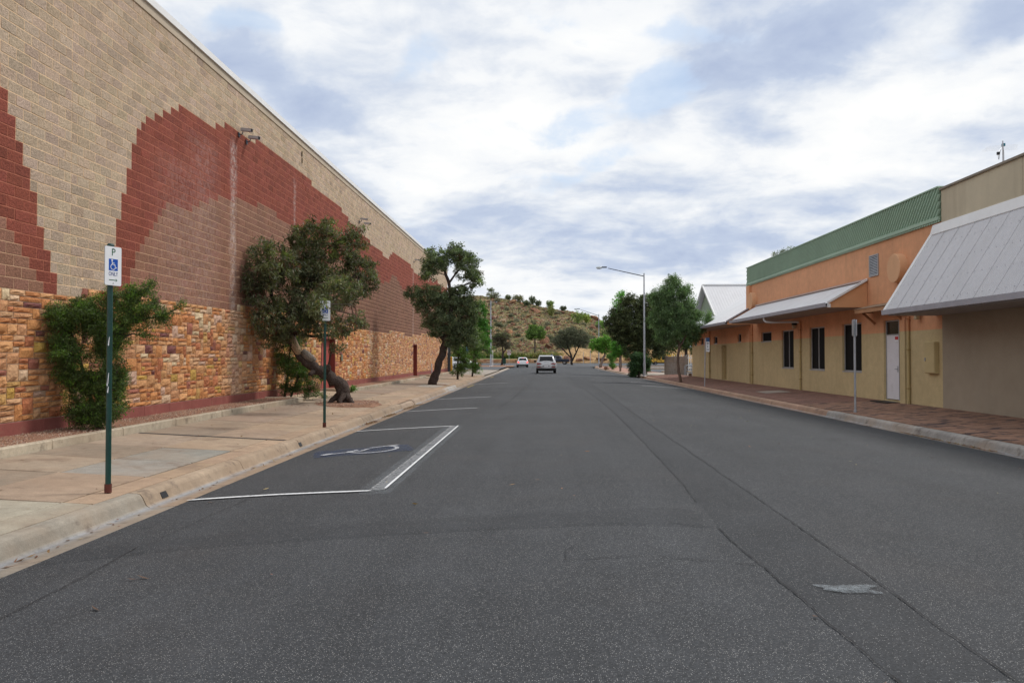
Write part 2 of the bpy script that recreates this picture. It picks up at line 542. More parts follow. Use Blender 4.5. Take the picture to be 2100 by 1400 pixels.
def lin(a, b, n):
    return [a + (b - a) * i / (n - 1) for i in range(n)]


sheet('ground', lin(-1500, 1500, 25), lin(-300, 2600, 25), lambda x, y: -.6, mat('dry_ground', (.24, .17, .10), .95, var=((.02, .2), (.3, .2))), kind='structure', label='dry reddish plain reaching the horizon')
sheet('road', lin(-4.25, 8.28, 26), lin(-12, 128, 57), lambda x, y: road_z(x, y), M['asphalt'], kind='structure', label='dark grey asphalt street with a raised crown')
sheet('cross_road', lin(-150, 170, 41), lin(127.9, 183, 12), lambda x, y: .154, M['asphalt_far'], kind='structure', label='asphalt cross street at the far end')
# carriageway widening at the right hand corner
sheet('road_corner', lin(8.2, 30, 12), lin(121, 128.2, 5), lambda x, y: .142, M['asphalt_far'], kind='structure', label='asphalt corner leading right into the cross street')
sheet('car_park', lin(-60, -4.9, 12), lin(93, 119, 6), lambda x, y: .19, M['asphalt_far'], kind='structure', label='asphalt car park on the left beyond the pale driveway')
sheet('driveway', lin(-60, -4.66, 12), lin(66.6, 93, 8), lambda x, y: .21 - .07 * sstep(-6, -4.66, x), mat('driveway_concrete', (.33, .285, .235), .9, var=((.3, .15), (4, .12), (40, .1)), dirt=(.6, (.2, .16, .13), .5)), kind='structure', label='pale concrete driveway crossing on the left')
sheet('corner_verge', lin(-60, -3.9, 14), lin(119, 128, 5), lambda x, y: .20 + .10 * sstep(119, 122, y), M['gravel'], kind='structure', label='reddish dirt verge with a tree and a speed sign')
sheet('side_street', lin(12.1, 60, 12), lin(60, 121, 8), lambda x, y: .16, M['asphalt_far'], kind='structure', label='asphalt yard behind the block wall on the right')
sheet('driveway', lin(8.25, 14, 6), lin(65.5, 75.4, 5), lambda x, y: .10 + .09 * sstep(8.2, 9.4, x), mat('pale_driveway', (.40, .34, .28), .9, var=((.4, .15), (6, .1))), kind='structure', label='pale concrete driveway crossing on the right')
sheet('verge', lin(-150, 170, 33), lin(183, 188.2, 3), lambda x, y: .26, mat('far_path', (.38, .30, .22), .9, var=((.2, .15),)), kind='structure', label='pale footpath along the far side of the cross street')


def strip(path, wd, zf, n=1, fade=True):
    """flat ribbon along a path on the road; Col.r runs 0 at the rim to 1 in the middle"""
    vs, fs, cs = [], [], []
    pts = [Vector((x, y)) for x, y in path]
    for i, p in enumerate(pts):
        d = (pts[min(i + 1, len(pts) - 1)] - pts[max(i - 1, 0)]).normalized()
        nrm = Vector((-d.y, d.x))
        e = .15 if i in (0, len(pts) - 1) and fade else 1
        w_ = wd[i] if isinstance(wd, (list, tuple)) else wd
        for t_, c in ((-.5, .1), (-.3, e), (.3, e), (.5, .1)):
            q_ = p + nrm * t_ * w_
            vs.append((q_.x, q_.y, zf(q_.x, q_.y)))
            cs.append((c if fade else 1, 1, 1))
    for i in range(len(pts) - 1):
        for k in range(3):
            a = i * 4 + k
            fs.append((a, a + 1, a + 5, a + 4))
    b = MB()
    b.v, b.f, b.c = vs, fs, cs
    return b


def sub(path, step):
    out = [path[0]]
    for (x0, y0), (x1, y1) in zip(path, path[1:]):
        n = max(1, int(math.hypot(x1 - x0, y1 - y0) / step))
        out += [(x0 + (x1 - x0) * k / n, y0 + (y1 - y0) * k / n) for k in range(1, n + 1)]
    return out


# repaired trench and cross trench: slightly proud, smoother asphalt
def patch(name, label, left, right, dz_=.004):
    n = 60
    def at(pth, t_):
        L = [0]
        for a, b_ in zip(pth, pth[1:]):
            L.append(L[-1] + math.hypot(b_[0] - a[0], b_[1] - a[1]))
        s_ = t_ * L[-1]
        for i in range(len(pth) - 1):
            if s_ <= L[i + 1] + 1e-9:
                k = (s_ - L[i]) / (L[i + 1] - L[i])
                return pth[i][0] + (pth[i + 1][0] - pth[i][0]) * k, pth[i][1] + (pth[i + 1][1] - pth[i][1]) * k
        return pth[-1]
    vs, fs = [], []
    for i in range(n + 1):
        a, c = at(left, i / n), at(right, i / n)
        for k in range(7):
            x, y = a[0] + (c[0] - a[0]) * k / 6, a[1] + (c[1] - a[1]) * k / 6
            vs.append((x, y, road_z(x, y) + (-.001 if k in (0, 6) or i in (0, n) else dz_)))
    for i in range(n):
        for k in range(6):
            q_ = i * 7 + k
            fs.append((q_, q_ + 1, q_ + 8, q_ + 7))
    o = MB().add(vs, fs).build(name, M['asphalt_patch'], fix=False)
    return tag(o, label, kind='structure')


patch('asphalt_patch', 'long smooth repaired trench strip running along the street', [(1.72, 2.2), (1.70, 3.8), (1.66, 5.8), (1.60, 7.1), (1.68, 8.3), (1.87, 13.3), (2.12, 25.3), (2.12, 61)], [(2.23, 2.2), (2.27, 3.9), (2.33, 6), (2.37, 7.6), (2.39, 8.47), (2.54, 18.1), (2.80, 30), (3.32, 61)])
patch('asphalt_patch', 'smooth repaired trench strip crossing the left lane', [(-4.2, 6.95), (-3.5, 7.12), (-2, 7.5), (-.5, 7.75), (.6, 7.95), (1.58, 8.05)], [(-4.2, 6.3), (-3.3, 6.62), (-2, 6.85), (-.5, 7.05), (.65, 7.22), (1.58, 7.10)], .006)

# cracks
def crack(path, wd=.014, jit=.02, dz_=.010, step=.07):
    pts = sub(path, step)
    r_ = random.Random(len(pts) * 7 + int(abs(path[0][0]) * 10))
    jit *= .42
    out, off = [], 0
    for i, (x, y) in enumerate(pts):
        off = off * .8 + r_.uniform(-jit, jit)
        out.append((x + off, y + r_.uniform(-jit, jit) * .4))
    return strip(out, [.50 * wd * r_.uniform(.35, 1.4) for _ in out], lambda x, y: road_z(x, y) + dz_, fade=False)


cr_b = MB()
def addb(dst, src):
    dst.add(src.v, src.f)
    dst.c[-len(src.v):] = src.c
for pth, wd, jt in [([(1.68, 8.31), (1.75, 9.6), (1.87, 13.32), (2.0, 18), (2.14, 25.34), (2.12, 40), (2.1, 61)], .017, .012),
                    ([(2.2, 2.2), (2.27, 3.9), (2.34, 6), (2.39, 8.47), (2.54, 18.1), (2.8, 30), (3.33, 61)], .019, .014),
                    ([(1.70, 2.2), (1.72, 3.82), (1.66, 5.78), (1.64, 6.4), (1.60, 7.1)], .021, .022),
                    ([(1.64, 5.85), (1.35, 5.95), (1.1, 6.03), (.85, 6.12), (.2, 6.0)], .016, .016),
                    ([(.2, 6.0), (.22, 6.3), (.30, 6.5)], .012, .02),
                    ([(1.60, 7.1), (1.45, 7.15), (1.19, 7.34)], .012, .015),
                    ([(-3.9, 7.0), (-3.5, 7.12), (-2, 7.5), (-.5, 7.75), (.6, 7.95), (1.47, 8.04)], .008, .012),
                    ([(-3.9, 6.42), (-3.3, 6.62), (-2, 6.85), (-.5, 7.05), (.65, 7.22)], .007, .012),
                    ([(-3.48, 4.4), (-3.49, 4.92), (-3.52, 6.0), (-3.59, 6.87)], .014, .012),
                    ([(-3.55, 7.2), (-3.5, 8.4), (-3.46, 9.75)], .010, .010),
                    ([(2.4, 8.5), (2.8, 8.35), (3.3, 8.25)], .010, .012),
                    ([(1.66, 8.35), (1.0, 8.7), (.4, 8.75)], .008, .02),
                    ([(-1.2, 24), (-.9, 32), (-.55, 45), (-.4, 60), (-.2, 80)], .028, .06),
                    ([(-.3, 17), (-.15, 18.5), (-.05, 21)], .014, .05),
                    ([(3.0, 17), (4.4, 19.5), (5.6, 24)], .012, .05),
                    ([(.9, 12), (.95, 13)], .010, .03)]:
    addb(cr_b, crack(pth, wd, jt))
tag(cr_b.build('road_cracks', M['crack'], fix=False), 'dark cracks wandering over the asphalt', kind='stuff')

# painted markings
def mark(name, path, wd, m, label, group=None, cat='road marking', step=.25, dz_=.010):
    o = strip(sub(path, step), wd, lambda x, y: road_z(x, y) + dz_).build(name, m, fix=False)
    return tag(o, label, cat, group)


LB = 'white parking bay lines on the left'
mark('bay_line', [(-4.26, 9.3), (-3.2, 9.36), (-2.0, 9.36)], .085, M['paint'], 'near white end line of the wheelchair parking bay, from gutter to road', LB, dz_=.014)
mark('bay_line', [(-4.3, 17.95), (-3.0, 18.03), (-1.97, 18.1)], .10, M['paint'], 'far white end line of the wheelchair parking bay, touching the long side line', LB, dz_=.014)
mark('bay_line', [(-2.05, 9.3), (-2.03, 18.15)], .030, M['paint_worn'], 'thin inner white line of the long double side line of the wheelchair bay', LB, dz_=.018)
mark('bay_line', [(-1.885, 9.42), (-1.885, 18.15)], .038, M['paint'], 'thin outer white line of the long double side line of the wheelchair bay', LB, dz_=.018)
mark('line_wear', [(-1.965, 9.34), (-1.96, 18.14)], (.20), paint_mat('rubbed_paint', (.30, .31, .32), .60, .16, 16, .6), 'grey worn rubber-marked strip between the double side lines of the wheelchair bay', dz_=.013)
mark('overspray', [(-1.98, 9.1), (-1.98, 18.3)], .46, M['paint_haze'], 'pale overspray haze along both sides of the wheelchair bay side line', dz_=.009)
tipn = ['first', 'second', 'third', 'fourth', 'fifth', 'sixth', 'seventh', 'eighth']
for i, yy in enumerate([24.55, 31.4, 37.5, 43.9, 48.0, 53.7, 59.9, 66.0]):
    mark('bay_line', [(-4.24, yy - .12), (-1.9, yy)], .10 if i < 2 else .13, M['paint'] if i in (0, 1, 4) else M['paint_worn'], f'{tipn[i]} white bay line beyond the wheelchair bay on the left side of the street', LB)
    if i in (0, 1, 2, 4):
        mark('bay_tip', [(-2.0, yy), (-1.78, yy + .02)], .2, M['paint'], f'small white end dab on the {tipn[i]} bay line beyond the wheelchair bay', 'white dabs at the ends of bay lines', dz_=.016)
mark('yellow_line', [(-4.0, 43.2), (-3.95, 47.2)], .10, M['paint_yellow'], 'short yellow line by the left kerb near the second street tree')
mark('yellow_line', [(-3.95, 63.5), (-3.9, 66.8)], .12, M['paint_yellow'], 'short yellow dash by the left kerb just before the pale driveway')
RB = 'white parking bay lines on the right'
for i, (xa, xb, yy) in enumerate([(5.75, 8.2, 43.4), (5.85, 8.1, 49.7), (5.9, 8.1, 56.6), (5.7, 8.0, 62.0), (5.8, 8.1, 78.0), (5.8, 8.1, 84.5), (5.8, 8.1, 91.0), (5.8, 8.1, 97.5)]):
    mark('bay_line', [(xa, yy + .1), (xb, yy - 2.0 if i < 4 else yy - .3)], .13, M['paint'] if i < 2 else M['paint_worn'], f'{tipn[i]} white bay line on the right side of the street, counted from the near one', RB)
mark('stop_line', [(1.0, 61.6), (5.0, 61.2)], .28, M['paint_worn'], 'faint worn white line across the middle of the street behind the silver car')
mark('stop_line', [(-4.0, 116), (-1.2, 116)], .35, M['paint_worn'], 'worn white line under the small white hatchback')
b = MB()
for k in range(3):
    pth_ = sub([[(1.84, 5.33), (1.98, 5.27), (2.12, 5.30), (2.27, 5.33)], [(1.88, 5.24), (2.0, 5.20), (2.14, 5.20), (2.24, 5.15)], [(1.93, 5.20), (2.03, 5.24), (2.13, 5.25), (2.2, 5.26)]][k], .025)
    s_ = strip(pth_, [(.015 + .085 * math.sin(math.pi * min(1, (i + .5) / len(pth_))) ** .6) for i in range(len(pth_))], lambda x, y: road_z(x, y) + .013 + .002 * k)
    addb(b, s_)
tag(b.build('paint_smear', paint_mat('pale_smear', (.27, .30, .32), .50, .22, 34, .62), fix=False), 'pale grey smear on the trench strip near the lower right', 'road stain')
b = strip(sub([(1.98, 3.75), (2.12, 3.72), (2.22, 3.78)], .05), .07, lambda x, y: road_z(x, y) + .014)
tag(b.build('paint_smear', paint_mat('pale_smear_small', (.26, .29, .31), .46, .2, 34, .6), fix=False), 'small pale grey smear at the bottom edge of the picture', 'road stain')

# wheelchair symbol on the road
root = tag(empty('wheelchair_symbol', (-3, 13.6, 0)), 'faded white wheelchair symbol on a blue ground in the first parking bay', 'road marking')
def zf_(dz_):
    return lambda x, y: road_z(x, y) + dz_
def childstrip(path, wd, m, nm, dz_):
    b_ = strip(sub(path, .06), wd, lambda x, y: road_z(x + 0, y) + dz_)
    b_.v = [(x + 3, y - 13.6, z) for x, y, z in b_.v]
    return b_.build(nm, m, root, fix=False)
childstrip([(-3.95, 13.5), (-3.1, 13.75), (-2.3, 14.0)], 1.15, M['paint_blue'], 'blue_ground', .010)
wp = paint_mat('symbol_white', (.58, .59, .61), .56, .18, 30, .8)
arc = [(-2.62 - .0, 14.28)]
arc = [(-2.97 + .42 * math.cos(a), 13.86 + .50 * math.sin(a)) for a in lin(R(-165), R(62), 30)]
childstrip(arc, .085, wp, 'wheel_arc', .016)
childstrip([(-3.76, 13.36), (-3.57, 13.42), (-3.37, 13.55), (-3.14, 13.66), (-3.08, 14.0)], .075, wp, 'body_stroke', .018)
childstrip([(-3.09, 14.06), (-2.89, 14.22), (-2.60, 14.42)], .09, wp, 'leg_stroke', .020)
childstrip([(-3.74, 13.24), (-3.60, 13.46)], .15, wp, 'head', .022)
childstrip([(-3.36, 13.44), (-3.24, 13.84)], .08, wp, 'arm_stroke', .023)


# ------------------------------------------------------------------ kerbs and pavements
def kerb_seg(y0, y1, side, col, sink=0.0):
    if side == 'L':
        prof = [(-4.25, .0 + .002), (-4.42, -.018), (-4.57, -.028), (-4.615, .0), (-4.66, .09), (-4.69, .128), (-4.73, .142), (-4.83, .146)]
        base = [(-4.83, -.25), (-4.25, -.25)]
    else:
        prof = [(8.28, .002), (8.40, -.012), (8.50, -.02), (8.53, .0), (8.565, .09), (8.59, .125), (8.63, .138), (8.78, .142)]
        base = [(8.78, -.25), (8.28, -.25)]
    prof = [(x, z - sink * max(0, min(1, (z - .0) / .1))) for x, z in prof]
    b_ = MB()
    r_ = random.Random(int(y0 * 13))
    n = max(2, int((y1 - y0) / .3))
    ys = lin(y0, y1, n)
    pl_ = prof + base
    m0 = len(pl_)
    for j, y in enumerate(ys):
        for i, (x, z) in enumerate(pl_):
            a = .0022 if i < len(prof) else 0
            b_.v.append((x + r_.uniform(-a, a), y, z + r_.uniform(-a, a)))
            stain = 1.0 if i not in (2, 3, 4) else .72
            if i in (0, 1):
                cc = (col[0] * .80, col[1] * .78, col[2] * .78)
            elif i in (2,):
                cc = (.27, .275, .285)
            else:
                cc = tuple(k * (1 if i > 4 else .88) for k in col)
            b_.c.append(cc)
    for j in range(len(ys) - 1):
        for i in range(m0):
            i2 = (i + 1) % m0
            b_.f.append((j * m0 + i, j * m0 + i2, (j + 1) * m0 + i2, (j + 1) * m0 + i))
    b_.f.append(tuple(range(m0)))
    b_.f.append(tuple((len(ys) - 1) * m0 + i for i in range(m0))[::-1])
    return b_


kL = tag(empty('kerb', (0, 0, 0)), 'concrete kerb and gutter along the left side of the street', kind='structure')
y = 3.3
rk = random.Random(5)
brks = [(y_) for y_ in (6.05, 9.0, 12.0, 14.9, 17.4, 20.4, 23.3, 26.2, 28.7, 30.3, 33, 36, 38.5, 41.0, 43.5, 46.5, 50, 53.5, 57, 60, 63, 66.3)]
prev = -2.0
for i, yb in enumerate(brks):
    sandy = (.345, .262, .187) if prev > 8 else (.295, .262, .215)
    if 38 < prev < 43:
        sandy = (.46, .44, .41)
    if 26 < prev < 38:
        sandy = (.36, .275, .205)
    k = rk.uniform(.9, 1.1)
    gp = .012 if i % 2 else .022
    seg = kerb_seg(prev + gp / 2, yb - gp / 2, 'L', tuple(c * k for c in sandy))
    o = seg.build('kerb_segment', M['kerb'], kL, smooth=False)
    if 26.3 < yb < 29:
        o.location.z = -.03
    prev = yb
dep = kerb_seg(66.31, 121, 'L', (.42, .36, .29), .115)
dep.build('kerb_segment', M['kerb'], kL)
# drain outlets set into the kerb face
for (y0, n_) in ((9.40, 'near'), (14.88, 'far')):
    b = MB().prism([(-4.612, .012), (-4.652, .082), (-4.70, .082), (-4.70, .012)], 0, 1, 'y')
    b.v = [(x, y0 + t_ * .15, z) for x, t_, z in b.v]
    tag(b.build('drain_outlet', M['black']), f'dark rectangular drain outlet in the left kerb face, the {n_} one', 'drain outlet', 'drain outlets in the left kerb')
kR = tag(empty('kerb', (0, 0, 0)), 'concrete kerb and gutter along the right side of the street', kind='structure')
prev = 4.0
for i, yb in enumerate([7, 9.6, 12.4, 15.2, 18, 20.8, 23.4, 26, 27.2, 30, 33, 36, 39, 42, 45, 48, 51, 54, 57, 60, 62.6, 65.4]):
    k = rk.uniform(.88, 1.1)
    c_ = (.37, .345, .315) if yb < 24 else (.42, .27, .19)
    kerb_seg(prev + .006, yb - .006, 'R', tuple(q_ * k for q_ in c_)).build('kerb_segment', M['kerb'], kR)
    prev = yb
kerb_seg(65.41, 75.5, 'R', (.42, .36, .29), .11).build('kerb_segment', M['kerb'], kR)
prev = 75.52
for yb in (79, 83, 87, 91, 95, 99, 103, 107, 111, 115, 119):
    kerb_seg(prev + .006, yb - .006, 'R', (.44, .31, .22)).build('kerb_segment', M['kerb'], kR)
    prev = yb
# kerb that sweeps round the far right corner
b = MB()
arcp = [(8.55 + 16 - 16 * math.cos(a), 119 + 6.5 * math.sin(a)) for a in lin(0, R(88), 12)]
for (x0, y0), (x1, y1) in zip(arcp, arcp[1:]):
    d = Vector((x1 - x0, y1 - y0)).normalized()
    nx, ny = -d.y * .15, d.x * .15
    b.add([(x0, y0, .0), (x1, y1, .0), (x1 - nx, y1 - ny, .0), (x0 - nx, y0 - ny, .0), (x0, y0, .29), (x1, y1, .29), (x1 - nx, y1 - ny, .29), (x0 - nx, y0 - ny, .29)],
          [(0, 3, 2, 1), (4, 5, 6, 7), (0, 1, 5, 4), (1, 2, 6, 5), (2, 3, 7, 6), (3, 0, 4, 7)], (.44, .31, .22))
b.build('kerb_corner', M['kerb'], kR)


def pavez(x):       # left footpath
    return .146 + (-4.83 - x) / 2.9 * .134


# left footpath: base bed and individual slabs with open joints
fp = tag(empty('footpath', (0, 0, 0)), 'sandy concrete slab footpath along the left wall', kind='structure')
b = MB()
b.add([(-4.8, -2, .12), (-7.7, -2, .25), (-7.7, 66.6, .25), (-4.8, 66.6, .12)], [(0, 3, 2, 1)], (.055, .045, .038))
b.build('joint_bed', M['concrete'], fp)
edges = [.6, 2.1, 3.65, 5.2, 6.75, 8.3, 10.1, 11.5, 12.95, 14.75]
while edges[-1] < 66:
    edges.append(edges[-1] + 1.55)
edges[-1] = 66.5
lanes = [(-4.85, -5.18), (-5.205, -6.36), (-6.385, -7.72)]
rs = random.Random(3)
for j in range(len(edges) - 1):
    y0, y1 = edges[j] + .013, edges[j + 1] - .013
    for li, (xa, xb) in enumerate(lanes):
        base = [(.395, .285, .195), (.37, .28, .20), (.32, .25, .19)][li]
        if li == 1 and 10 < y0 < 12.9:
            base = (.29, .28, .245)
        if y0 < 8.2 and li < 2:
            base = (.335, .295, .235) if y0 > 6.6 else (.36, .285, .205)
        if 39 < y0 < 45 and li == 1:
            base = (.42, .385, .33)
        k = rs.uniform(.84, 1.08)
        base = (base[0] * k, base[1] * k * rs.uniform(.98, 1.02), base[2] * k)
        # openings left for the two street trees
        if li == 1 and (23.9 < (y0 + y1) / 2 < 25.9 or 42.6 < (y0 + y1) / 2 < 44.3):
            continue
        b = MB()
        t0, t1 = rs.uniform(-.006, .006), rs.uniform(-.006, .006)
        za, zb = pavez(xa) + t0, pavez(xb) + t1
        c = .006
        vs = [(xb, y0, zb - c), (xa, y0, za - c), (xa, y1, za - c), (xb, y1, zb - c), (xb + c, y0 + c, zb), (xa - c, y0 + c, za), (xa - c, y1 - c, za), (xb + c, y1 - c, zb),
              (xb, y0, zb - .07), (xa, y0, za - .07), (xa, y1, za - .07), (xb, y1, zb - .07)]
        fs = [(4, 5, 6, 7), (0, 1, 5, 4), (1, 2, 6, 5), (2, 3, 7, 6), (3, 0, 4, 7), (8, 9, 1, 0), (9, 10, 2, 1), (10, 11, 3, 2), (11, 8, 0, 3)]
        b.add(vs, fs, base)
        b.build('slab', M['concrete'], fp, fix=False)
sheet('tar_joint', [-4.86, -7.7], [14.66, 14.78], lambda x, y: pavez(x) + .006, mat('tar_filled_joint', (.055, .05, .048), .9), kind='structure', label='dark tar-filled joint across the left footpath')

# garden kerb and bed at the foot of the wall
bed = tag(empty('garden_bed', (0, 0, 0)), 'reddish gravel garden bed at the foot of the block wall', kind='structure')
def gk(x0, x1, y0, y1, k=1.0):
    c = (.46 * k, .395 * k, .30 * k)
    MB().cbox(x0, x1, y0, y1, .10, .425 + rs.uniform(-.006, .006), .015, c).build('edging_stone', M['kerb'], bed)
def gravel_sheet(y0, y1):
    n = max(4, int((y1 - y0) / .5))
    b_ = MB()
    ys, xs = lin(y0, y1, n), lin(-7.86, -9.35, 6)
    r_ = random.Random(int(y0))
    vs = [(x, yy, .385 + r_.uniform(-.012, .02)) for yy in ys for x in xs]
    b_.add(vs, [(j * 6 + i, j * 6 + i + 1, (j + 1) * 6 + i + 1, (j + 1) * 6 + i) for j in range(n - 1) for i in range(5)])
    b_.build('gravel', M['gravel'], bed)
for (a, e) in ((2.0, 25.2), (31.9, 53.0), (56.8, 69.5)):
    yy = a
    while yy < e - .4:
        y2 = min(e, yy + rs.choice((2.1, 2.4, 1.6, 2.9)))
        if e - y2 < .7:
            y2 = e
        gk(-7.88, -7.73, yy + .005, y2 - .005, rs.uniform(.9, 1.08))
        yy = y2
    gravel_sheet(a, e)
for y0 in (25.2, 31.75, 53.0, 56.65):
    gk(-9.1, -7.90, y0 + .005, y0 + .145, .95)
sheet('doorway_paving', lin(-7.74, -9.3, 3), [25.36, 31.73], lambda x, y: pavez(x) + .004, M['concrete'] if False else mat('doorway_concrete', (.40, .31, .215), .9, var=((.8, .14), (6, .12))), kind='structure', label='concrete paving between the garden beds at the first red door')
sheet('doorway_paving', lin(-7.74, -9.3, 3), [53.16, 56.64], lambda x, y: pavez(x) + .004, mat('doorway_concrete_far', (.40, .31, .215), .9, var=((.8, .14), (6, .12))), kind='structure', label='concrete paving between the garden beds at the second red door')
sheet('wall_side_ground', lin(-30, -7.7, 6), [-2, 95], lambda x, y: .20, mat('under_soil', (.2, .13, .09), .95), kind='structure', label='soil under the garden beds')

# loose gravel stones in the near bed and round the leaning tree
def pebbles(name, label, pts, s0, s1, cols):
    b_ = MB()
    r_ = random.Random(len(pts))
    for (x, y_, z) in pts:
        s_ = r_.uniform(s0, s1)
        a = r_.uniform(0, 6.28)
        ca, sa = math.cos(a) * s_, math.sin(a) * s_
        hh = s_ * r_.uniform(.5, .9)
        c = r_.choice(cols)
        k = r_.uniform(.75, 1.25)
        b_.add([(x + ca, y_ + sa, z), (x - sa * .8, y_ + ca * .8, z), (x - ca, y_ - sa, z), (x + sa * .7, y_ - ca * .7, z), (x + ca * .2, y_, z + hh)],
               [(0, 1, 4), (1, 2, 4), (2, 3, 4), (3, 0, 4)], tuple(q_ * k for q_ in c))
    o = b_.build(name, M['pebble'], fix=False)
    return tag(o, label, kind='stuff')


rp = random.Random(9)
pc = [(.34, .19, .125), (.27, .14, .095), (.40, .26, .18), (.22, .12, .09), (.42, .32, .25)]
pebbles('loose_gravel', 'loose reddish gravel lying in the garden bed by the wall', [(-7.9 - rp.random() * 1.25, 10.5 + rp.random() ** 1.3 * 14.6, .392) for _ in range(7000)], .010, .024, pc)
# tree pit mound
b = MB()
n = 28
vs, fs = [(-6.25, 24.95, .285)], []
for rr, zz_ in ((.5, .27), (.85, .25), (1.0, .205)):
    for k in range(n):
        a = 2 * math.pi * k / n
        j = rp.uniform(.93, 1.07)
        x, yy = -6.2 + rr * j * 1.05 * math.cos(a), 24.95 + rr * j * 1.5 * math.sin(a)
        vs.append((x, yy, max(pavez(x) + .006, zz_) if rr < 1 else pavez(x) - .01))
for k in range(n):
    k2 = (k + 1) % n
    fs.append((0, 1 + k, 1 + k2))
    for q_ in (0, 1):
        fs.append((1 + q_ * n + k, 1 + (q_ + 1) * n + k, 1 + (q_ + 1) * n + k2, 1 + q_ * n + k2))
tag(b.add(vs, fs).build('tree_pit', M['gravel']), 'oval gravel mound round the leaning tree trunk', kind='structure')
pebbles('loose_gravel', 'loose reddish gravel round the leaning tree', [(-6.2 + math.cos(a) * r_ * 1.0, 24.95 + math.sin(a) * r_ * 1.45, .262) for a, r_ in ((rp.random() * 6.28, rp.random() ** .5) for _ in range(1500))], .012, .028, pc)
sheet('tree_pit', lin(-5.25, -6.3, 3), [42.7, 44.4], lambda x, y: pavez(x) - .02, M['gravel'], kind='structure', label='square dirt pit at the foot of the second street tree')

# right pavement: individual clay pavers
def pavR(x):
    return .142 + (x - 8.78) / 2.72 * .15
pr_ = tag(empty('footpath', (0, 0, 0)), 'red clay brick footpath along the right hand buildings', kind='structure')
b = MB()
b.add([(8.77, 3, .128), (11.6, 3, .285), (11.6, 65.4, .285), (8.77, 65.4, .128)], [(0, 1, 2, 3)])
b.build('sand_bed', M['sand'], pr_, fix=False)
PW, PL_, J = .115, .23, .004


def pieces(lst, n, key, name, stuff, m, parent):
    """first n pieces (by key) become parts of their own, the rest one joined part"""
    lst.sort(key=key)
    for q_ in lst[:n]:
        b_ = MB()
        c0 = np.mean(np.array(q_[1]), axis=0)
        b_.add([tuple(np.array(v_) - c0) for v_ in q_[1]], q_[2], q_[3])
        o = b_.build(name, m, parent, fix=False)
        o.location = c0
    if len(lst) > n:
        b_ = MB()
        for q_ in lst[n:]:
            b_.add(q_[1], q_[2], q_[3])
        o = b_.build(stuff, m, parent, fix=False)
        o['kind'] = 'stuff'


lst = []
rq = random.Random(21)
row = 0
y = 12.0
while y < 64.9:
    x = 8.80 + (PL_ / 2 if row % 2 else 0)
    while x < 11.46:
        x1 = min(x + PL_ - J, 11.495)
        near = y < 26.5
        if near and rq.random() < .16:
            c = (.10, .068, .062)
        else:
            k = rq.uniform(.8, 1.2)
            c = (.285 * k, .165 * k, .112 * k) if near else (.245 * k, .135 * k, .102 * k)
        e = rq.uniform(-.0025, .0025)
        za, zb = pavR(x) + e, pavR(x1) + e
        y1 = y + PW - J
        vs = [(x, y, za), (x1, y, zb), (x1, y1, zb), (x, y1, za), (x, y, za - .03), (x1, y, zb - .03), (x1, y1, zb - .03), (x, y1, za - .03)]
        lst.append((y, vs, [(0, 1, 2, 3), (0, 4, 5, 1), (1, 5, 6, 2), (2, 6, 7, 3), (3, 7, 4, 0)], c))
        x += PL_
    y += PW
    row += 1
pieces(lst, 300, lambda q_: 0 if False else abs(q_[0] - 15.4) + abs(q_[1][0][0] - 9.9) * .35, 'paver', 'paver_field', M['paver'], pr_)
sheet('cover_plate', [9.6, 10.7], [33.2, 34.9], lambda x, y: pavR(x) + .012, mat('concrete_cover', (.36, .30, .25), .9, var=((3, .15),)), kind='structure', label='pale concrete cover slab set in the red brick footpath')
sheet('red_verge', lin(8.78, 12.1, 5), lin(75.5, 121, 8), lambda x, y: .146 + .02 * sstep(8.8, 9.6, x), mat('red_brick_path_far', (.36, .20, .15), .9, var=((.6, .2), (6, .15))), kind='structure', label='reddish paved island with small trees on the far right')
sheet('red_verge', lin(8.9, 26, 8), lin(119, 124.5, 3), lambda x, y: .150, mat('pale_path_far', (.42, .33, .26), .9, var=((.6, .2), (6, .15))), kind='structure', label='paved corner at the far right of the street')
# ------------------------------------------------------------------ left building (wall frame: y = along the wall, x = out towards the street)
WA = math.atan(10 / 1590)
lb = tag(empty('retail_building', (-9.2, 0, 0), -WA), 'huge windowless building of split-face blocks with red hill pattern above a sandstone base', 'building')


def wallpt(s, out=0.0, z=0.0):
    return (-9.2 + s * math.sin(WA) + out * math.cos(WA), s * math.cos(WA) - out * math.sin(WA), z)


def interp(pts, v):
    if v <= pts[0][0]:
        return pts[0][1]
    for (a, p_), (b_, q_) in zip(pts, pts[1:]):
        if v <= b_:
            return p_ + (q_ - p_) * (v - a) / (b_ - a)
    return pts[-1][1]


redA = [(5, 2), (9.5, 6.5), (11, 8), (11.9, 8), (12.5, 6.9), (12.74, 6.42), (12.93, 6.1), (13.14, 5.6), (13.35, 5.2), (13.57, 4.8), (13.73, 4.4), (13.95, 3.95), (14.17, 3.5), (14.37, 3.05), (14.5, 2.6), (15.9, 2.6), (16.0, 2.9), (16.12, 3.52),
        (16.3, 4.4), (16.44, 4.8), (16.66, 5.5), (16.85, 6.0), (17.04, 6.5), (17.2, 6.95), (17.61, 7.3), (18.39, 7.6), (18.78, 7.9), (19.37, 8.12), (21.4, 8.22), (22.1, 8.48), (24.7, 8.65), (29.7, 8.65), (32, 8.55), (34.6, 8.5),
        (35.6, 8.27), (38.2, 8.05), (42.2, 7.7), (45.5, 7.55), (46.2, 7.9), (47.0, 8.12), (51.5, 8.15), (53, 8.1), (54.5, 7.82), (58.9, 7.72), (60.2, 8.1), (61.5, 7.75), (62.4, 8.15), (64, 7.9), (66.2, 8.3), (69, 8.0), (74, 8.3)]
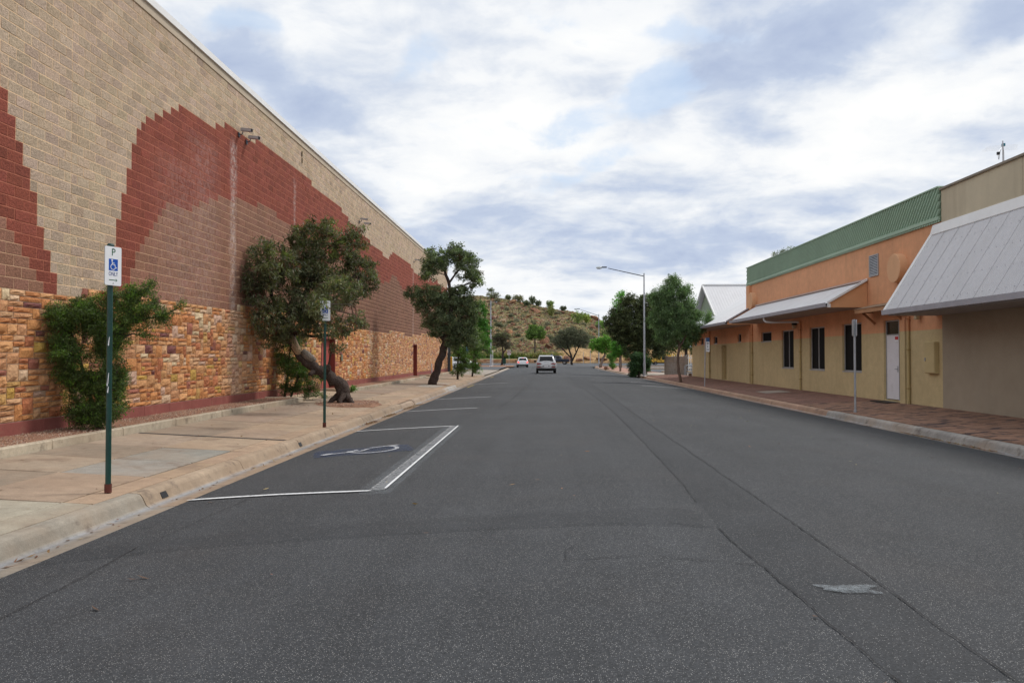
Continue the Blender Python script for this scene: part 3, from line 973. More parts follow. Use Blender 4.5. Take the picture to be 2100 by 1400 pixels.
brnA = [(5, 2), (11, 5.6), (11.9, 5.0), (12.95, 4.05), (13.16, 3.8), (13.36, 3.6), (13.57, 3.4), (13.77, 3.2), (13.98, 2.98), (14.2, 2.5), (16.8, 2.5), (17.0, 3.7), (17.07, 3.95), (17.44, 4.35), (17.85, 4.8), (18.24, 5.2), (18.43, 5.4),
        (19.83, 5.55), (20.43, 5.85), (21.5, 6.2), (23.1, 6.5), (24.9, 6.65), (27.3, 6.6), (32, 6.2), (42, 5.87), (45.7, 6.1), (46.7, 6.67), (48.1, 6.7), (49.8, 6.25), (50.5, 6.1), (56, 6.0), (62, 6.2), (74, 6.0)]
stoneA = [(15.1, 2.92), (22.93, 3.12), (38.0, 3.32), (45.93, 3.12), (51.0, 3.32), (54.0, 3.12), (58.0, 3.32), (66.0, 3.52), (80, 3.32)]


def stone_top(s):
    for a, z in stoneA:
        if s < a:
            return z
    return 3.32


S0, S1 = 7.93, 73.73
door_ops = [(31.75, 33.87, 2.57), (54.3, 55.95, 2.65)]
CREAM, RED, BRN = (.50, .382, .278), (.265, .072, .047), (.265, .130, .086)
rb = random.Random(17)


def region(s, z):
    if z < interp(brnA, s):
        return 2
    if z < interp(redA, s):
        return 1
    return 0


def block(s0, s1, z0, z1, reg):
    base = (CREAM, RED, BRN)[reg]
    k = rb.uniform(.87, 1.10)
    if rb.random() < .06:
        k *= .86
    c = (base[0] * k, base[1] * k * rb.uniform(.97, 1.03), base[2] * k * rb.uniform(.95, 1.05))
    if reg == 2:
        t_ = rb.uniform(0, .45) if z0 > 5.2 else rb.uniform(0, .2)
        c = tuple(a * (1 - t_) + b_ * t_ for a, b_ in zip(c, (.27, .14, .10)))
        c = tuple(a * interp([(13, 1.15), (17, 1.12), (30, 1.0), (40, .82), (60, .85)], s0) for a in c)
    o = rb.uniform(.008, .0125)
    e = .006
    a0, a1, b0, b1 = s0 + .006, s1 - .006, z0 + .0075, z1 - .0075
    vs = [(0, a0, b0), (0, a1, b0), (0, a1, b1), (0, a0, b1),
          (.007, a0, b0), (.007, a1, b0), (.007, a1, b1), (.007, a0, b1)]
    mid = (a0 + a1) / 2 + rb.uniform(-.04, .04)
    j = lambda: rb.uniform(-.003, .004)
    vs += [(o + j(), a0 + e, b0 + e), (o + j(), mid, b0 + e), (o + j(), a1 - e, b0 + e), (o + j(), a1 - e, b1 - e), (o + j(), mid, b1 - e), (o + j(), a0 + e, b1 - e)]
    fs = [(0, 1, 5, 4), (1, 2, 6, 5), (2, 3, 7, 6), (3, 0, 4, 7), (4, 5, 10, 9), (4, 9, 8), (5, 6, 11, 10), (6, 7, 12, 11), (7, 13, 12), (7, 4, 8, 13), (8, 9, 12, 13), (9, 10, 11, 12)]
    return (s0, vs, fs, c)


blk, mort = [], MB()
MC = [(.86, .62, .38), (.52, .19, .12), (.60, .38, .24)]
nc = 0
z = 2.92
ctrl = [14.73, 22.73, 30.73, 38.73, 46.73, 54.73, 62.73]     # vertical control joints
while z < 9.71:
    s = S0 - (.2 if nc % 2 else 0)
    while s < S1 - .01:
        a, e = max(s, S0), min(s + .4, S1)
        mid = s + .2
        cuts = [a] + ([mid] if a < mid < e else []) + [e]
        segs = [(cuts[i], cuts[i + 1]) for i in range(len(cuts) - 1)]
        segs = [(p_, q_, region((p_ + q_) / 2, z + .1)) for p_, q_ in segs if stone_top((p_ + q_) / 2) <= z + .01]
        for p_, q_, r_ in segs:
            mort.add([(.0055, p_, z), (.0055, q_, z), (.0055, q_, z + .2), (.0055, p_, z + .2)], [(0, 1, 2, 3)], MC[r_])
        if len(segs) == 2 and segs[0][2] == segs[1][2] and not any(abs(segs[0][1] - c_) < .05 for c_ in ctrl):
            segs = [(segs[0][0], segs[1][1], segs[0][2])]
        for p_, q_, r_ in segs:
            blk.append(block(p_, q_, z, z + .2, r_))
        s += .4
    z += .2
    nc += 1
mort.build('mortar', M['mortar'], lb)
pieces(blk, 300, lambda q_: abs(q_[0] - 12.75) if q_[0] > 12.4 else 99, 'block', 'block_field', M['block'], lb)

# random ashlar sandstone base
U = .1


def ashlar(s0, s1, z0, top, blocked, cols, seed, u=.1, rough=.022, ux=None):
    ux = ux or u
    r_ = random.Random(seed)
    nx, nz = int(round((s1 - s0) / ux)), int(round((3.7 - z0) / u))
    occ = np.zeros((nx, nz), bool)
    for i in range(nx):
        sc = s0 + (i + .5) * ux
        t_ = top(sc)
        for k in range(nz):
            if z0 + (k + .5) * u > t_ or blocked(sc, z0 + (k + .5) * u):
                occ[i, k] = True
    out = []
    for k in range(nz):
        i = 0
        while i < nx:
            if occ[i, k]:
                i += 1
                continue
            hh = r_.choice((1, 1, 1, 1, 1, 2, 2, 2, 3))
            ww = r_.randint(3, 10) if hh < 2 else r_.randint(4, 9)
            if hh == 3:
                ww = r_.randint(4, 7)
            if not occ[i, k] and k + 1 < nz and occ[i, k + 1] and z0 + (k + 1.5) * u > top(s0 + (i + .5) * ux):
                hh, ww = 1, 8
            while ww > 1 and (i + ww > nx or occ[i:i + ww, k].any()):
                ww -= 1
            free = 0
            while i + ww + free < nx and free < 3 and not occ[i + ww + free, k]:
                free += 1
            if free < 3:
                ww += free
            while hh > 1 and (k + hh > nz or occ[i:i + ww, k:k + hh].any()):
                hh -= 1
            occ[i:i + ww, k:k + hh] = True
            a0, a1 = s0 + i * ux + .006, s0 + (i + ww) * ux - .006
            b0, b1 = z0 + k * u + .006, z0 + (k + hh) * u - .006
            c = r_.choice(cols)
            q_ = r_.uniform(.84, 1.15)
            c = tuple(v_ * q_ for v_ in c)
            big_ = min(ww * ux / u, hh)
            o = rough + .010 * big_
            vs = [(0, a0, b0), (0, a1, b0), (0, a1, b1), (0, a0, b1)]
            e = .008
            g_ = []
            for jj in range(4):
                for ii in range(4):
                    edge = ii in (0, 3) or jj in (0, 3)
                    g_.append((r_.uniform(.008, .018) if edge else o + r_.uniform(-.014, .020),
                               a0 + e * .3 + (a1 - a0 - e * .6) * (ii / 3 + (0 if edge else r_.uniform(-.08, .08))), b0 + e * .3 + (b1 - b0 - e * .6) * (jj / 3 + (0 if edge else r_.uniform(-.1, .1)))))
            vs += g_
            fs = [(4 + jj * 4 + ii, 5 + jj * 4 + ii, 9 + jj * 4 + ii, 8 + jj * 4 + ii) for jj in range(3) for ii in range(3)]
            fs += [(0, 1, 7, 6, 5, 4), (1, 2, 19, 15, 11, 7), (2, 3, 16, 17, 18, 19), (3, 0, 4, 8, 12, 16)]
            out.append((a0, vs, fs, c))
            i += ww
    return out


scol = [(.56, .25, .095)] * 5 + [(.50, .205, .08)] * 5 + [(.60, .31, .14)] * 5 + [(.55, .28, .14)] * 4 + [(.60, .35, .19)] * 3 + [(.46, .17, .08)] * 3 + [(.53, .33, .085), (.62, .48, .30), (.62, .43, .28), (.33, .125, .085), (.20, .075, .07), (.58, .38, .28), (.56, .33, .12)]
def blocked(s, z):
    return any(a - .0 < s < e + .0 and z < t_ for a, e, t_ in door_ops)
stl = ashlar(S0, S1, .62, stone_top, blocked, scol, 4, ux=.05)
# the far part is salt-bleached where the leak runs down
def bleach(q_):
    a = q_[0]
    k = max(math.exp(-((a - 22.7) / .55) ** 2) * .55, math.exp(-((a - 54.3) / .5) ** 2) * .4, .16 if a > 40 else 0)
    return (q_[0], q_[1], q_[2], tuple(v_ * (1 - k) + w_ * k for v_, w_ in zip(q_[3], (.62, .47, .36))))
stl = [bleach(q_) for q_ in stl]
pieces(stl, 300, lambda q_: (abs(q_[0] - 12.75) if q_[0] > 12.3 else 99), 'stone', 'stone_field', M['stone'], lb)
b = MB()
cuts = [S0] + [v_ for a, e, t_ in door_ops for v_ in (a, e)] + [S1]
for i in range(0, len(cuts), 2):
    b.box(-.05, .004, cuts[i], cuts[i + 1], .3, 3.55, (.40, .30, .22))
for a, e, t_ in door_ops:
    b.box(-.05, .004, a, e, t_, 3.55, (.40, .30, .22))
b.build('stone_mortar', M['mortar'], lb)
# plinth segments, painted maroon
for i in range(0, len(cuts), 2):
    yy = cuts[i]
    while yy < cuts[i + 1] - .02:
        y2 = min(yy + 1.2, cuts[i + 1])
        MB().cbox(0, .040, yy + .003, y2 - .003, .2, .612, .006).build('plinth_panel', M['maroon'], lb)
        yy = y2
# body of the building behind its face, coping and capping
b = MB()
b.box(-40, -.31, S0, S1, .0, 9.72)
b.box(-.31, -.051, S0, S1, 3.4, 9.72)
for i in range(0, len(cuts), 2):
    b.box(-.31, -.051, cuts[i], cuts[i + 1], .0, 3.4)
for a, e, t_ in door_ops:
    b.box(-.31, -.051, a, e, t_ + .02, 3.4)
b.box(-.05, .003, S0, S1, 3.56, 9.72)
b.build('core_wall', mat('core_concrete', (.33, .25, .18), .9), lb)
y = S0
while y < S1 - .1:
    y2 = min(y + 3.0, S1)
    MB().cbox(-.25, .035, y + .004, y2 - .004, 9.72, 9.93, .01).build('coping_block', mat('coping', (.50, .42, .32), .85, var=((1, .1), (20, .1))) if y == S0 else bpy.data.materials['coping'], lb)
    MB().box(-.30, .085, y, y2 - .003, 9.93, 10.10).build('capping', M['white_trim'], lb)
    y = y2


def red_door(a, e, top, first):
    dp = -.27
    d_ = empty('door', (0, a, 0), 0, lb)
    L = e - a
    w_ = MB()
    w_.box(dp, .03, 0, .07, .2, top, (1, 1, 1)).box(dp, .03, L - .07, L, .2, top).box(dp, .03, .07, L - .07, top - .07, top)
    w_.build('door_frame', M['maroon_door_frame'], d_)
    n_ = 2 if first else 1
    for k in range(n_):
        y0 = .075 + k * (L - .15) / n_
        y1 = .075 + (k + 1) * (L - .15) / n_ - .006
        MB().cbox(dp + .02, dp + .065, y0, y1, .24, top - .075, .004).build('door_leaf', M['red_door'], d_)
    hb = MB()
    hb.box(dp + .065, dp + .075, .14 if not first else L / 2 + .05, .20 if not first else L / 2 + .11, 1.15, 1.36)
    hb.box(dp + .075, dp + .12, .16 if not first else L / 2 + .07, .18 if not first else L / 2 + .09, 1.24, 1.27)
    hb.box(dp + .105, dp + .12, .16 if not first else L / 2 + .07, .28 if not first else L / 2 + .20, 1.24, 1.27)
    hb.build('handle', M['steel'], d_)
    MB().box(dp, .05, 0, L, .2, .245).build('step', M['kerb'], d_)
    return d_


M['red_door'] = mat('red_door_paint', (.37, .085, .07), .6, var=((3, .08),), streak=(1.5, (.42, .16, .13), .3))
M['maroon_door_frame'] = mat('door_frame_paint', (.20, .05, .04), .7, var=((3, .1),))
d1 = red_door(*door_ops[0], True)
d1['label'] = 'red double door in the sandstone base behind the leaning tree'
b = MB()
for k, (yy, zz_, ww, hh) in enumerate([(1.30, 1.48, .10, .05), (1.32, 1.42, .06, .04), (1.52, 1.22, .16, .10), (1.55, 1.08, .12, .10)]):
    b.box(-.204, -.2035, yy, yy + ww, zz_, zz_ + hh)
b.build('worn_sticker', M['sign_white'], d1)
d2 = red_door(*door_ops[1], False)
d2['label'] = 'narrow red door in the sandstone base far along the wall'
# small grey plate and tap pipe on the wall
MB().cbox(.055, .09, 34.7, 34.95, 1.55, 1.85, .004).build('junction_box', mat('box_grey_green', (.20, .20, .14), .7), lb)
MB().tube([(.12, 62.6, .3), (.12, 62.6, 1.15), (.10, 62.6, 1.2)], .05, 8).build('vent_pipe', M['pvc'], lb)

# fixed cameras under the capping
def cctv(s, z, yaw, label):
    p_ = wallpt(s, 0.02, z)
    t_ = tag(empty('security_camera', p_, 0), label, 'security camera', 'security cameras on the block wall')
    MB().cbox(0, .03, -.07, .07, -.24, -.08, .004).build('wall_plate', M['darksteel'], t_)
    MB().tube([(.03, 0, -.15), (.12, 0, -.15), (.16, 0, -.05)], .018, 8).build('bracket_arm', M['darksteel'], t_)
    body = MB().cbox(-.07, .07, -.22, .22, -.045, .06, .006).build('housing', M['gutter'], t_)
    body.location = (.29, 0, .0)
    body.rotation_euler = (R(9), 0, yaw)
    v_ = MB().box(-.055, .055, -.226, -.2205, -.035, .05).build('lens_window', M['black'], body)
    v2 = MB().box(-.075, .075, -.27, .20, .0615, .07).build('sun_hood', M['white_trim'], body)
    t_.scale = (.82, .82, .82)
    return t_
cctv(22.95, 8.56, R(76), 'upper of the two grey box cameras over the first salt stain on the wall')
cctv(23.55, 8.50, R(76), 'lower of the two grey box cameras over the first salt stain on the wall')
cctv(38.2, 8.58, R(76), 'grey box camera on the cream blocks in the middle of the wall')
cctv(39.0, 8.50, R(76), 'grey box camera just beyond the one in the middle of the wall')
cctv(54.5, 8.58, R(76), 'farthest grey box camera on the wall, beside the second tree crown')
b = MB()
for (s_, z_) in ((29.0, 9.55), (29.02, 9.30)):
    b.box(.028, .034, s_, s_ + .09, z_ - .2, z_)
tag(b.build('roof_leak_stain', mat('moss_stain', (.10, .075, .035), .9)), kind='stuff')
bpy.data.objects['roof_leak_stain'].parent = lb
# ------------------------------------------------------------------ right buildings
RX = 11.5
ORG, YEL = (.71, .36, .195), (.57, .46, .255)


def wall_open(y0, y1, z0, z1, ops, x=RX, depth=.12, split=2.54):
    """wall face seen from the street with real openings and reveals; two paint colours"""
    ys = sorted({y0, y1, *[v_ for o in ops for v_ in o[:2]]})
    zs = sorted({z0, z1, *([split] if z0 < split < z1 else []), *[v_ for o in ops for v_ in o[2:4]]})
    b_ = MB()
    def col(z_):
        return YEL if z_ < split else ORG
    for a, e in zip(ys, ys[1:]):
        for c, d_ in zip(zs, zs[1:]):
            my, mz = (a + e) / 2, (c + d_) / 2
            if any(o[0] < my < o[1] and o[2] < mz < o[3] for o in ops):
                continue
            b_.add([(x, a, c), (x, e, c), (x, e, d_), (x, a, d_)], [(0, 3, 2, 1)], col(mz))
    for o in ops:
        a, e, c, d_ = o[:4]
        zz_ = [c] + ([split] if c < split < d_ else []) + [d_]
        for p_, q_ in zip(zz_, zz_[1:]):
            cc = col((p_ + q_) / 2)
            b_.add([(x, a, p_), (x + depth, a, p_), (x + depth, a, q_), (x, a, q_)], [(0, 1, 2, 3)], cc)
            b_.add([(x, e, p_), (x + depth, e, p_), (x + depth, e, q_), (x, e, q_)], [(3, 2, 1, 0)], cc)
        b_.add([(x, a, c), (x, e, c), (x + depth, e, c), (x + depth, a, c)], [(0, 1, 2, 3)], col(c + .01))
        b_.add([(x, a, d_), (x, e, d_), (x + depth, e, d_), (x + depth, a, d_)], [(3, 2, 1, 0)], col(d_ - .01))
    return b_


def window(parent, a, e, c, d_, twin=False, label=None, mullions=1):
    X = RX + .105
    w_ = empty('window', (X, (a + e) / 2, c), 0, parent)
    h_, hw = d_ - c, (e - a) / 2
    f = MB()
    t_ = .045
    f.box(-.03, .02, -hw, hw, 0, t_).box(-.03, .02, -hw, hw, h_ - t_, h_).box(-.03, .02, -hw, -hw + t_, t_, h_ - t_).box(-.03, .02, hw - t_, hw, t_, h_ - t_)
    if twin:
        f.box(-.03, .02, -.025, .025, t_, h_ - t_)
    f.build('frame', M['alu'], w_)
    n_ = 2 if twin else 1
    for k in range(n_):
        y0 = -hw + t_ + k * (hw - t_ + .025) if twin else -hw + t_
        y1 = (-.025 if k == 0 else hw - t_) if twin else hw - t_
        if twin and k == 1:
            y0 = .025
        MB().box(.0, .008, y0 + .001, y1 - .001, t_ + .001, h_ - t_ - .001).build('pane', M['screen'], w_)
    MB().box(-.115, -.031, -hw + .002, hw - .002, -.03, .012).build('sill', M['alu'], w_)
    return w_


ob = tag(empty('commercial_building', (0, 0, 0)), 'orange and ochre rendered building with green metal fascia and white awnings', 'building')
BY0, BY1, BY2 = 22.49, 42.95, 58.56
W = [(28.05, 29.81, 1.20, 2.97), (31.62, 33.36, 1.20, 2.97), (35.42, 37.15, 1.22, 2.97), (38.76, 40.53, 2.50, 2.99), (44.5, 45.28, 2.58, 3.05), (50.38, 51.37, 2.58, 3.05), (54.59, 55.52, 2.58, 3.05), (56.78, 57.66, 2.58, 3.05)]
doorW = (24.90, 26.28, .33, 2.94)
doorF = (47.94, 49.21, .33, 2.45)
wb = wall_open(BY0, BY1, .1, 5.72, W[:4] + [doorW], depth=.15)
wb.build('wall', M['render'], ob, fix=False)
wb = wall_open(BY1, BY2, .1, 4.35, W[4:] + [doorF], depth=.25)
wb.build('wall', M['render'], ob, fix=False)
b = MB()
b.box(RX + .30, 26, BY0 + .02, BY1, .0, 6.4)
b.box(RX + .30, 20, BY1, BY2, .0, 4.3)
b.add([(RX, BY2, .1), (RX + 9, BY2, .1), (RX + 9, BY2, 4.3), (RX, BY2, 4.3)], [(0, 1, 2, 3)])
b.add([(RX, BY1, 3.5), (RX + .3, BY1, 3.5), (RX + .3, BY1, 5.7), (RX, BY1, 5.7)], [(0, 1, 2, 3)])
b.build('rear_wall', M['orange_paint'], ob)
for i, (a, e, c, d_) in enumerate(W):
    window(ob, a, e, c, d_, twin=i < 3)
# green fascia: flat pan, diagonal ribs, flashing strips
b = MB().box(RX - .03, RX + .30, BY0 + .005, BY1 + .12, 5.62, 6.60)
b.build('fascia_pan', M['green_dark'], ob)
fz0, fz1 = 5.74, 6.585
b = MB()
yy = BY0 - .7
while yy < BY1 + .1:
    # rib leans towards the near end as it rises
    lo, hi = (yy + .72, fz0), (yy, fz1)
    pts = [lo, hi]
    y_a, z_a, y_b, z_b = lo[0], lo[1], hi[0], hi[1]
    if y_b < BY0 + .01:
        k = (BY0 + .01 - y_b) / (y_a - y_b) if y_a > BY0 + .01 else None
        if k is None:
            yy += .18
            continue
        z_b = z_b + (z_a - z_b) * k
        y_b = BY0 + .01
    if y_a > BY1 + .08:
        k = (y_a - (BY1 + .08)) / (y_a - y_b)
        if k >= 1:
            break
        z_a += (z_b - z_a) * k
        y_a = BY1 + .08
    hw = .050
    vs = [(RX - .031, y_a - hw, z_a), (RX - .031, y_a + hw, z_a), (RX - .078, y_a + hw * .45, z_a), (RX - .078, y_a - hw * .45, z_a),
          (RX - .031, y_b - hw, z_b), (RX - .031, y_b + hw, z_b), (RX - .078, y_b + hw * .45, z_b), (RX - .078, y_b - hw * .45, z_b)]
    b.add(vs, [(0, 3, 7, 4), (3, 2, 6, 7), (2, 1, 5, 6), (0, 1, 2, 3), (4, 7, 6, 5)])
    yy += .18
b.build('fascia_rib_field', M['green_sheet'], ob)['kind'] = 'stuff'
y = BY0 + .005
while y < BY1 + .1:
    y2 = min(y + 3.0, BY1 + .12)
    MB().box(RX - .085, RX - .031, y + .002, y2 - .002, 5.66, 5.76).build('fascia_flashing', M['green_sheet'], ob)
    MB().box(RX - .10, RX + .31, y + .002, y2 - .002, 6.585, 6.625).build('fascia_capping', M['green_sheet'], ob)
    y = y2
b = MB()
y = BY0 + .02
while y < BY1 + .1:
    b.box(RX - .07, RX - .0305, y, y + .05, 5.60, 5.655)
    y += .1
b.build('fascia_lower_edge', M['green_sheet'], ob)['kind'] = 'stuff'


def corrugated(name, y0, y1, xe, ze, xt, zt, m, parent, pitch=.076, amp=.009, thick=.0):
    """sheet with real waves running up the slope; eave (xe,ze), top (xt,zt)"""
    n = int((y1 - y0) / pitch * 6)
    dxx, dzz = xt - xe, zt - ze
    L = math.hypot(dxx, dzz)
    nx, nz = -dzz / L, dxx / L
    vs = []
    for i in range(n + 1):
        y_ = y0 + (y1 - y0) * i / n
        o = amp * math.sin(2 * math.pi * (y_ - y0) / pitch)
        for k in (0, .5, 1):
            vs.append((xe + dxx * k + nx * o, y_, ze + dzz * k + nz * o))
    fs = [(i * 3 + k, i * 3 + k + 1, i * 3 + k + 4, i * 3 + k + 3) for i in range(n) for k in (0, 1)]
    b_ = MB().add(vs, fs)
    o = b_.build(name, m, parent, smooth=True, fix=False)
    return o


def gut2(prof, y0, y1, parent, m):
    n = len(prof)
    vs = [(a, y0, c) for a, c in prof] + [(a, y1, c) for a, c in prof]
    fs = [tuple(range(n)), tuple(range(n, 2 * n))] + [(i, (i + 1) % n, n + (i + 1) % n, n + i) for i in range(n)]
    return MB().add(vs, fs).build('gutter', M[m], parent)


# first awning
aw = empty('awning', (0, 0, 0), 0, ob)
corrugated('roof_sheet', 27.55, 41.25, 10.12, 3.62, 11.49, 4.40, M['white_sheet'], aw)
gut2([(10.16, 3.50), (10.03, 3.50), (10.02, 3.64), (10.04, 3.64), (10.05, 3.52), (10.15, 3.52)], 27.50, 41.25, aw, 'gutter')
MB().box(10.16, 11.49, 27.60, 41.22, 3.47, 3.498).build('soffit', M['soffit'], aw)
b = MB()
pf = [(10.17, 3.475), (11.49, 3.475), (11.49, 4.375), (10.17, 3.62)]
for y_a, y_b in ((41.20, 41.25), (27.52, 27.60)):
    b = MB()
    vs = [(a, y_a, c) for a, c in pf] + [(a, y_b, c) for a, c in pf]
    b.add(vs, [(0, 1, 2, 3), (7, 6, 5, 4), (0, 4, 5, 1), (1, 5, 6, 2), (2, 6, 7, 3), (3, 7, 4, 0)])
    b.build('end_panel', M['orange_paint'], aw)
b = MB()
pf = [(10.10, 3.60), (10.10, 3.68), (11.47, 4.48), (11.47, 4.40)]
for y_a, y_b in ((27.44, 27.52),):
    vs = [(a, y_a, c) for a, c in pf] + [(a, y_b, c) for a, c in pf]
    b.add(vs, [(0, 1, 2, 3), (7, 6, 5, 4), (0, 4, 5, 1), (1, 5, 6, 2), (2, 6, 7, 3), (3, 7, 4, 0)])
b.build('barge_capping', M['white_trim'], aw)
MB().box(11.38, 11.50, 27.5, 41.2, 4.405, 4.46).build('head_flashing', mat('faded_flashing', (.52, .40, .35), .7, var=((2, .15),)), aw)
MB().box(10.10, 10.20, 27.45, 27.519, 3.47, 3.60).build('bracket_end', M['white_trim'], aw)

# second awning and the low roof behind it
aw2 = empty('awning', (0, 0, 0), 0, ob)
corrugated('roof_sheet', 42.2, 60.0, 10.12, 3.62, 15.0, 6.47, M['white_sheet'], aw2, pitch=.152)
gut2([(10.16, 3.50), (10.03, 3.50), (10.02, 3.64), (10.04, 3.64), (10.05, 3.52), (10.15, 3.52)], 42.15, 60.0, aw2, 'gutter')
MB().box(10.16, 11.49, 42.25, 59.9, 3.47, 3.498).build('soffit', M['soffit'], aw2)
b = MB()
pf = [(10.17, 3.475), (11.49, 3.475), (11.49, 4.375), (10.17, 3.62)]
vs = [(a, 42.17, c) for a, c in pf] + [(a, 42.24, c) for a, c in pf]
b.add(vs, [(0, 1, 2, 3), (7, 6, 5, 4), (0, 4, 5, 1), (1, 5, 6, 2), (2, 6, 7, 3), (3, 7, 4, 0)])
b.build('end_panel', M['orange_paint'], aw2)
b = MB()
pf = [(10.08, 3.60), (10.08, 3.68), (11.49, 4.50), (11.49, 4.42)]
vs = [(a, 42.09, c) for a, c in pf] + [(a, 42.165, c) for a, c in pf]
b.add(vs, [(0, 1, 2, 3), (7, 6, 5, 4), (0, 4, 5, 1), (1, 5, 6, 2), (2, 6, 7, 3), (3, 7, 4, 0)])
b.build('barge_capping', M['gutter'], aw2)

# round drums on the parapet wall
for yc, zc in ((24.98, 4.55), (41.72, 4.70)):
    b = MB()
    n = 40
    vs = [(xx, yc + .46 * math.cos(2 * math.pi * k / n), zc + .46 * math.sin(2 * math.pi * k / n)) for xx in (RX + .01, 11.265, 11.25) for k in range(n)]
    for k in range(n):
        vs[2 * n + k] = (11.25, yc + .445 * math.cos(2 * math.pi * k / n), zc + .445 * math.sin(2 * math.pi * k / n))
    fs = [(q_ * n + k, q_ * n + (k + 1) % n, (q_ + 1) * n + (k + 1) % n, (q_ + 1) * n + k) for q_ in (0, 1) for k in range(n)] + [tuple(2 * n + k for k in range(n))]
    b.add(vs, fs)
    o = b.build('wall_drum', mat('drum_paint_%d' % int(yc), (.74, .43, .24), .85, var=((2, .08), (30, .05))), ob)
    MB().prism([(yc - .09, zc - .44), (yc + .09, zc - .44), (yc + .05, zc - .62), (yc - .05, zc - .62)], 11.40, RX, 'x').build('drum_bracket', M['orange_paint'], ob)

# louvre vent
v_ = empty('louvre_vent', (RX - .012, 26.95, 4.50), 0, ob)
MB().box(-.02, .01, -.36, .36, 0, .04).box(-.02, .01, -.36, .36, .70, .74).box(-.02, .01, -.36, -.32, .04, .70).box(-.02, .01, .32, .36, .04, .70).build('frame', M['alu'], v_)
MB().box(.006, .010, -.32, .32, .04, .70).build('backing', M['black'], v_)
for k in range(12):
    z_ = .05 + k * .054
    MB().add([(-.018, -.32, z_), (-.018, .32, z_), (.004, .32, z_ + .035), (.004, -.32, z_ + .035), (-.018, -.32, z_ + .006), (-.018, .32, z_ + .006), (.004, .32, z_ + .041), (.004, -.32, z_ + .041)],
             [(0, 1, 2, 3), (7, 6, 5, 4), (0, 4, 5, 1), (2, 6, 7, 3)]).build('slat', M['steel'], v_)

# little canopy over the white door
cp = empty('door_canopy', (0, 0, 0), 0, ob)
corrugated('roof_sheet', 24.3, 27.2, 10.88, 3.36, 11.49, 3.52, mat('tan_sheet', (.30, .21, .14), .6), cp)
b = MB()
b.box(10.90, 10.95, 24.3, 27.15, 3.22, 3.34).box(10.95, 11.49, 27.09, 27.15, 3.24, 3.345)
b.build('fascia_board', mat('canopy_board', (.45, .24, .125), .8), cp)
for yk in (26.85, 24.75):
    MB().tube([(11.47, yk, 2.86), (11.05, yk, 3.24)], .04, 4).build('strut', mat('canopy_strut', (.30, .13, .06), .8) if yk > 26 else bpy.data.materials['canopy_strut'], cp)

# white door with transom and side light
dr = empty('door', (RX + .10, 0, 0), 0, ob)
dr['label'] = 'white door with dark side light and transom under the small canopy'
a, e, c, d_ = doorW
ym = 25.32
f = MB()
f.box(-.03, .03, a, a + .04, c, d_).box(-.03, .03, e - .04, e, c, d_).box(-.03, .03, a + .04, e - .04, d_ - .04, d_).box(-.03, .03, ym, ym + .035, c, d_ - .04)
f.box(-.03, .03, ym + .035, e - .04, 2.445, 2.48).box(-.03, .03, a + .04, ym, c, c + .05)
f.build('door_frame', M['alu'], dr)
MB().cbox(-.02, .02, ym + .04, e - .045, c + .03, 2.44, .003).build('door_leaf', M['white_door'], dr)
MB().box(-.002, .004, a + .041, ym - .001, c + .051, d_ - .041).build('side_light', M['glass'], dr)
MB().box(-.002, .004, ym + .036, e - .041, 2.481, d_ - .041).build('transom_pane', M['glass'], dr)
hb = MB().box(-.035, -.021, ym + .09, ym + .13, 1.25, 1.45).box(-.075, -.035, ym + .10, ym + .12, 1.34, 1.36).box(-.075, -.06, ym + .10, ym + .24, 1.335, 1.36)
hb.build('handle', M['steel'], dr)
for zh in (.55, 1.3, 2.2):
    MB().box(-.034, -.021, e - .055, e - .044, zh, zh + .1).build('hinge', M['steel'], dr)
MB().box(-.026, -.021, ym + .08, ym + .30, 2.30, 2.40).build('red_sticker', M['sign_red'], dr)
MB().box(-.0265, -.0262, ym + .08, ym + .30, 2.24, 2.295).build('white_sticker', M['sign_white'], dr)
dmt = MB().box(11.0, 11.45, 25.0, 26.2, .262, .30)
tag(dmt.build('door_mat', M['black']), 'dark flat mat on the bricks in front of the white door', 'mat')

# far ochre door, deep reveal
dr = empty('door', (RX + .20, 0, 0), 0, ob)
dr['label'] = 'ochre door in a deep recess of the ochre wall'
a, e, c, d_ = doorF
MB().cbox(-.02, .02, a + .04, e - .04, c, d_ - .04, .004).build('door_leaf', mat('ochre_door', (.36, .27, .12), .7), dr)
MB().box(-.03, .03, a, a + .04, c, d_).box(-.03, .03, e - .04, e, c, d_).box(-.03, .03, a + .04, e - .04, d_ - .04, d_).build('door_frame', M['yellow_paint_wall'], dr)
MB().tube([(-.06, a + .16, 1.1), (-.06, a + .16, 1.45)], .015, 6).build('handle', M['darksteel'], dr)


def twotone(x, z0, z1, y_, pts_r, nm, parent, split=2.54):
    """painted downpipe that changes colour with the wall"""
    b_ = MB()
    b_.tube([(x, y_, z0), (x, y_, split)], pts_r, 10, (.50, .40, .20))
    b_.tube([(x, y_, split), (x, y_, z1)], pts_r, 10, (.60, .30, .15))
    for zb in (.75, 1.95, 2.9):
        if z0 < zb < z1:
            b_.box(x - pts_r - .008, x + .09, y_ - pts_r - .012, y_ + pts_r + .012, zb, zb + .03, (.36, .26, .11) if zb < split else (.45, .2, .09))
    return b_.build(nm, M['twotone'], parent)


